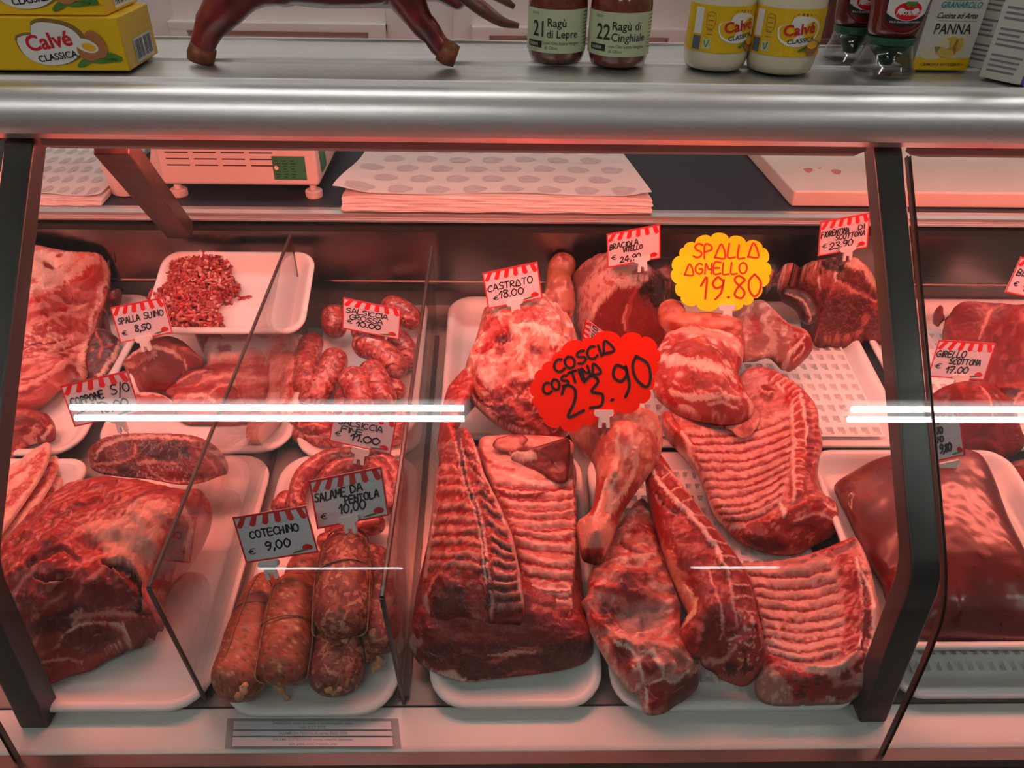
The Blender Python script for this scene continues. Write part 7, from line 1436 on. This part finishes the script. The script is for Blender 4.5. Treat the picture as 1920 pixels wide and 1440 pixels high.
def side_carton(lab, fl, fr, back, seed):
    t, f, L, g, D_ = carton(lab, fl, fr, back, .11, 'cream cartons at the right end')
    d = D2(); rs = random.Random(seed)
    for i in range(18):
        y = .008 + i * .0052
        if i not in (4, 9, 13): d.rect(D_ * .12, y, D_ * rs.uniform(.6, .88), y + .0022)
    d.lay('fine_print', M['print'], t, g, EPS)
    D2().ell(L * .3, .006, L * .3, .012).lay('blue_patch', M['blue'], t, f, EPS)
    D2().text('80%', L * .2, .066, .008, .03).text('Panna', L * .12, .077, .005, .01).text('da cucina', L * .10, .058, .004, .01).lay('lettering', M['blue'], t, f, EPS * 2)
    D2().ell(L * .62, .036, L * .3, .016, .3).lay('cream_picture', M['cream'], t, f, EPS); D2().ell(L * .6, .032, L * .16, .007, .3).lay('pasta_picture', M['straw'], t, f, EPS * 2)
    D2().ell(L * .55, .101, L * .42, .018).lay('orange_patch', M['orangep'], t, f, EPS)
side_carton('white carton with fine print and orange top, turned sideways beyond the cream carton', (1863, 134), (1925, 118), .045, 3)
side_carton('white carton with fine print nearest the right edge of the photo', (1912, 160), (1985, 140), .045, 5)

# --- painted papier-mache bull
M['bull'] = mat('dark_red_lacquer', (.26, .016, .018), .35, coat=.3, noise=.75, nscale=45, bump=.5, bscale=90)
M['hoof'] = mat('ochre_paint', (.30, .075, .012), .45, noise=.7, nscale=90, bump=.3)
M['horn'] = mat('worn_red_brown_horn', (.20, .06, .035), .4, noise=.7, nscale=60, bump=.3)
BY = float(atZ(385, 118, ZT + .003)[1]) + .004
bt = thing('bull_figurine', 'dark red papier-mache bull figurine striding along the shelf', 'figurine', tuple(atY(600, 110, BY)))
def bp(x, y, dy=0.0): return np.array(atY(x, y, BY)) + (0, dy, 0)
SK = []; ED = []; RD = []
def chain(start, pts):
    prev = start
    for (x, y, dy, r) in pts:
        SK.append(bp(x, y, dy)); RD.append(r); i = len(SK) - 1
        if prev is not None: ED.append((prev, i))
        prev = i
    return prev
mid = chain(None, [(650, -62, .03, .052)])                    # belly (root)
rump = chain(mid, [(540, -75, .03, .052), (470, -80, .03, .044)])
sho = chain(mid, [(740, -68, .03, .052)])
neck = chain(sho, [(800, -60, .028, .040), (838, -28, .022, .028), (866, -4, .018, .018), (880, 8, .016, .014)])
chain(rump, [(440, -25, .006, .030), (418, 20, .002, .023), (388, 55, 0, .0150), (378, 92, 0, .0135), (377, 112, 0, .0130)])
chain(rump, [(430, -60, .06, .026), (380, -90, .065, .016), (330, -100, .068, .012)])
chain(sho, [(755, -20, .004, .024), (775, 22, 0, .0175), (805, 62, 0, .0130), (832, 92, 0, .0125), (842, 104, 0, .0115)])
chain(sho, [(775, -40, .06, .022), (840, -70, .065, .015), (880, -60, .068, .011)])
me = bpy.data.meshes.new('body'); org = wloc(bt)
me.from_pydata([tuple(p - org) for p in SK], ED, []); me.materials.append(M['bull'])
bo = bpy.data.objects.new('body', me); C.objects.link(bo); bo.parent = bt
sk = bo.modifiers.new('skin', 'SKIN'); sk.use_smooth_shade = True
for i, r in enumerate(RD): me.skin_vertices[0].data[i].radius = (r, r)
me.skin_vertices[0].data[0].use_root = True
sb = bo.modifiers.new('sub', 'SUBSURF'); sb.levels = 2; sb.render_levels = 2
tx = bpy.data.textures.new('lumps', 'CLOUDS'); tx.noise_scale = .022
dp = bo.modifiers.new('lumps', 'DISPLACE'); dp.texture = tx; dp.strength = .006; dp.mid_level = .5
def hoof(pts, rs):
    MB().tube([bp(*p) for p in pts], rs, 14).build('hoof', M['hoof'], bt, smooth=True)
zz = (ZT + .0032)
hp = bp(377, 112); hoof([(382, 86, 0), (377, 104, 0), (376, 114, 0)], [.0140, .0150, .0142])
hoof([(826, 90, -.002), (842, 100, -.002), (856, 106, -.002)], [.0125, .0135, .0115])
MB().tube(crom([bp(872, -10, -.006), bp(905, 12, -.016), bp(940, 34, -.020), bp(972, 42, -.020)], 5), list(np.interp(np.linspace(0, 1, 16), [0, .4, 1], [.0085, .0075, .0028])), 10).build('horn', M['horn'], bt, smooth=True)
MB().tube(crom([bp(880, -30, .03), bp(915, -8, .04), bp(945, 12, .044), bp(966, 26, .044)], 5), list(np.interp(np.linspace(0, 1, 16), [0, .4, 1], [.0085, .0070, .0028])), 10).build('horn', M['horn'], bt, smooth=True)
MB().tube(crom([bp(455, -95, .03), bp(420, -120, .03), bp(400, -110, .035), bp(390, -80, .04)], 5), [.005] * 16, 8).build('tail', M['bull'], bt, smooth=True)

# ================================================================ things on the worktop behind
M['scalep'] = mat('white_scale_plastic', (.74, .70, .66), .4)
M['slot'] = mat('vent_slot', (.03, .02, .02), .6)
M['stick'] = mat('green_sticker', (.03, .24, .09), .4)
yf = float(atZ(585, 350, ZW + .022)[1])
st = thing('weighing_scale', 'white weighing scale with vent slots and green sticker on the worktop', 'scale', tuple(atY(450, 360, yf)))
x0, x1 = atY(300, 330, yf)[0], atY(597, 330, yf)[0]; zb_ = atY(450, 348, yf)[2]
MB().add(*(lambda V: (V, [(3, 2, 1, 0), (4, 5, 6, 7)] + [(i, (i + 1) % 4, 4 + (i + 1) % 4, 4 + i) for i in range(4)]))([(x0, yf, zb_), (x1, yf, zb_), (x1 - .005, yf + .30, zb_), (x0, yf + .30, zb_), (x0, yf + .004, zb_ + .095), (x1 - .002, yf + .004, zb_ + .095), (x1 - .01, yf + .30, zb_ + .095), (x0, yf + .30, zb_ + .095)])).build('scale_body', M['scalep'], st, bevel=.006, seg=3)
f = plane_map((x0, yf, zb_), (1, 0, 0), (0, .042, 1))
for r_ in range(3):
    for c_ in range(4):
        xx = .016 + c_ * .046; zz_ = .033 + r_ * .0105
        D2().rect(xx, zz_, xx + .038, zz_ + .0022).lay('vent_slot', M['slot'], st, f, .0005)
sa, sb_ = atY(515, 337, yf), atY(570, 294, yf)
sx0, sx1, sz0, sz1 = sa[0] - x0, sb_[0] - x0, sa[2] - zb_, sb_[2] - zb_
s1 = D2().rect(sx0, sz0, sx1, sz1).lay('sticker', M['stick'], st, f, .0006)
d = D2()
for i in range(7):
    for j in range(3): d.rect(sx0 + .004 + j * .013, sz0 + .004 + i * .0045, sx0 + .004 + j * .013 + .006 + (i % 3) * .0015, sz0 + .0055 + i * .0045)
d.lay('fine_print', M['blackp'], s1, f, .0008); D2().ell(sx0 + .006, sz0 + .020, .0035, .0035).lay('sticker_dot', M['boxwhite'], s1, f, .0009)
MB().add(*(lambda V: (V, [(0, 1, 2, 3)]))([(x1 + .0004, yf + .03, zb_ + .012), (x1 - .0003, yf + .075, zb_ + .012), (x1 - .001, yf + .075, zb_ + .05), (x1 - .0005, yf + .03, zb_ + .05)])).build('side_sticker', M['stick'], st)
for fx in (x0 + .02, x1 - .014):
    MB().lathe([(.007, 0), (.0135, 0), (.0145, .002), (.0145, .011), (.012, .013), (.006, .013), (.006, .024)], (fx, yf + .012, ZW + .0003), 20).build('scale_foot', M['scalep'], st, smooth=False)
MB().hexa([(x0 - .03, yf + .02, zb_ + .004), (x0 - .001, yf + .01, zb_ + .004), (x0 - .001, yf + .2, zb_ + .004), (x0 - .03, yf + .2, zb_ + .004)], [(x0 - .012, yf + .03, zb_ + .07), (x0 - .001, yf + .02, zb_ + .07), (x0 - .001, yf + .2, zb_ + .07), (x0 - .012, yf + .2, zb_ + .07)]).build('scale_wing', M['scalep'], st, bevel=.003)
tp = atZ(232, 370, ZW)
tb_ = MB().lathe([(.026, .0), (.030, .001), (.034, .046), (.037, .047), (.037, .051), (.033, .051), (.030, .046), (.027, .006)], (tp[0], tp[1] + .03, ZW + .0004), 32).build('plastic_tub', M['scalep'], smooth=False)
tag(tb_, 'small white plastic tub behind the diagonal shelf brace', 'tub')
# --- wrapping paper stacks
M['paper'] = mat('white_wrapping_paper', (.76, .73, .70), .6)
M['paper_print'] = mat('grey_violet_paper_print', (.60, .555, .555), .6, noise=.2, nscale=120)
def paper_stack(lab, fl, fr, thick, back, curl, seed):
    a = atZ(*fl, ZW + .0005); b = atZ(*fr, ZW + .0005)
    yfr = (a[1] + b[1]) / 2; X0, X1 = a[0], b[0]
    t = thing('wrapping_paper_stack', lab, 'paper stack', ((X0 + X1) / 2, yfr, ZW + .0004), 'printed wrapping paper stacks')
    rs = np.random.RandomState(seed); n = 26; V = []; Fs = []
    nx = 40
    layers = 16
    for l in range(layers + 1):
        z = thick * l / layers
        ins = rs.uniform(-.0018, .0018); sl = .010 * (l / layers) ** 1.5
        for i in range(nx + 1):
            x = X0 + (X1 - X0) * i / nx
            e = min(i, nx - i) / nx
            V.append((x + (.004 * rs.rand() if i in (0, nx) else 0) , yfr + ins + sl + .0010 * math.sin(i * .7 + l) , ZW + .0006 + z * (1 - .12 * math.exp(-e * 25))))
        for i in range(nx + 1):
            x = X0 + .018 + (X1 - .028 - X0 - .018) * i / nx; V.append((x, yfr + back, ZW + .0006 + z))
    m_ = 2 * (nx + 1)
    for l in range(layers):
        o0, o1 = l * m_, (l + 1) * m_
        for i in range(nx): Fs += [(o0 + i, o0 + i + 1, o1 + i + 1, o1 + i), (o0 + nx + 1 + i + 1, o0 + nx + 1 + i, o1 + nx + 1 + i, o1 + nx + 1 + i + 1)]
        Fs += [(o0, o1, o1 + nx + 1, o0 + nx + 1), (o0 + nx, o0 + 2 * nx + 1, o1 + 2 * nx + 1, o1 + nx)]
    oT = layers * m_
    for i in range(nx): Fs += [(oT + i, oT + i + 1, oT + nx + 2 + i, oT + nx + 1 + i), (i, nx + 1 + i, nx + 2 + i, i + 1)]
    mesh_obj('sheets', V, Fs, M['paper'], t, smooth=False)
    # the loose top sheet with its printed marks, edges curling up
    def top(u, v):
        e = curl * (math.exp(-((u) / .06) ** 2) * math.exp(-(v / .35) ** 2)) + curl * .55 * math.exp(-((1 - u) / .05) ** 2) * math.exp(-(v / .4) ** 2)
        x = X0 + (X1 - X0) * u + (.018 * (1 - u) - .028 * u) * v - (.012 * math.exp(-(u / .05) ** 2) * math.exp(-(v / .3) ** 2))
        return np.array((x, yfr + .012 + (back - .012) * v - .004 * math.exp(-(v / .05) ** 2) * math.sin(u * 9), ZW + .0012 + thick + e + .0012 * math.sin(u * 14 + v * 5) * math.sin(v * 7 + u * 3) + .0012))
    NU, NV = 60, 24
    V = [top(i / NU, j / NV) for j in range(NV + 1) for i in range(NU + 1)] + [top(i / NU, j / NV) - (0, 0, .0006) for j in range(NV + 1) for i in range(NU + 1)]
    k_ = (NU + 1) * (NV + 1); Fs = []
    for j in range(NV):
        for i in range(NU):
            q_ = (j * (NU + 1) + i, j * (NU + 1) + i + 1, (j + 1) * (NU + 1) + i + 1, (j + 1) * (NU + 1) + i); Fs += [q_, tuple(k_ + w for w in q_[::-1])]
    ts = mesh_obj('top_sheet', V, Fs, M['paper'], t)
    d = D2()
    for j in range(7):
        for i in range(8):
            u, v = (i + .5 + .5 * (j % 2)) / 8.2, (j + .4) / 7
            if u < .95:
                w_, h_ = .040, .048
                d.add([(u, v)] + [(u + w_ * math.cos(a) * (1 + .12 * math.cos(3 * a)), v + h_ * math.sin(a) * (1 + .1 * math.sin(5 * a))) for a in np.linspace(0, 2 * math.pi, 21)[:-1]], [(0, 1 + a, 1 + (a + 1) % 20) for a in range(20)])
    d.lay('printed_marks', M['paper_print'], ts, lambda x, y, e: top(min(max(x, 0), 1), min(max(y, 0), 1)) + (0, 0, e), .0005)
    d = D2()
    for l in range(1, layers):
        for i in range(10):
            if rs.rand() < .35: u = rs.rand() * .9; d.rect(u, l / layers, u + rs.uniform(.03, .10), l / layers + .022)
    d.lay('printed_edges', M['paper_print'], t, lambda x, y, e: np.array((X0 + (X1 - X0) * x, yfr + .010 * y ** 1.5 - .0016, ZW + .0006 + thick * y)), 0)
paper_stack('thick stack of printed white wrapping paper in the middle of the worktop', (640, 396), (1220, 402), .026, .36, .012, 3)
paper_stack('stack of printed white wrapping paper at the far left of the worktop', (-60, 385), (190, 384), .012, .36, .004, 7)
# --- cutting board
M['board'] = mat('white_cutting_board', (.80, .74, .66), .5, noise=.05, nscale=20)
ca, cb = atZ(1482, 387, ZW + .0005), atZ(2060, 393, ZW + .0005); tl_ = atZ(1432, 296, ZW + .03)
cbt = thing('cutting_board', 'thick white cutting board with faint red stains on the worktop at the right', 'cutting board', tuple((ca + cb) / 2))
ycb = float((ca[1] + cb[1]) / 2); sk_ = (tl_[0] - ca[0]) / (tl_[1] - ca[1])
yb2 = WY - .36
V0 = [(ca[0], ycb, ZW + .0005), (cb[0], ycb, ZW + .0005), (cb[0], yb2, ZW + .0005), (ca[0] + sk_ * (yb2 - ycb) * .5, yb2, ZW + .0005)]
MB().hexa(V0, [(x, y, z + .028) for x, y, z in V0]).build('board', M['board'], cbt, bevel=.004, seg=3)
M['stain'] = mat('red_brown_stain', (.62, .25, .18), .5)
f = plane_map((0, 0, ZW + .0286), (1, 0, 0), (0, 1, 0))
def on_b(px, py): return atZ(px, py, ZW + .0286)[:2]
for pts in (q('W', (395, 245), (440, 240), (460, 255), (430, 275), (405, 262)), q('W', (580, 255), (620, 250), (655, 262), (640, 285), (605, 280)), q('W', (490, 240), (520, 240), (505, 248))):
    D2().poly([on_b(*p) for p in crom(pts, 3, True)]).lay('stain', M['stain'], cbt, f, .0003)
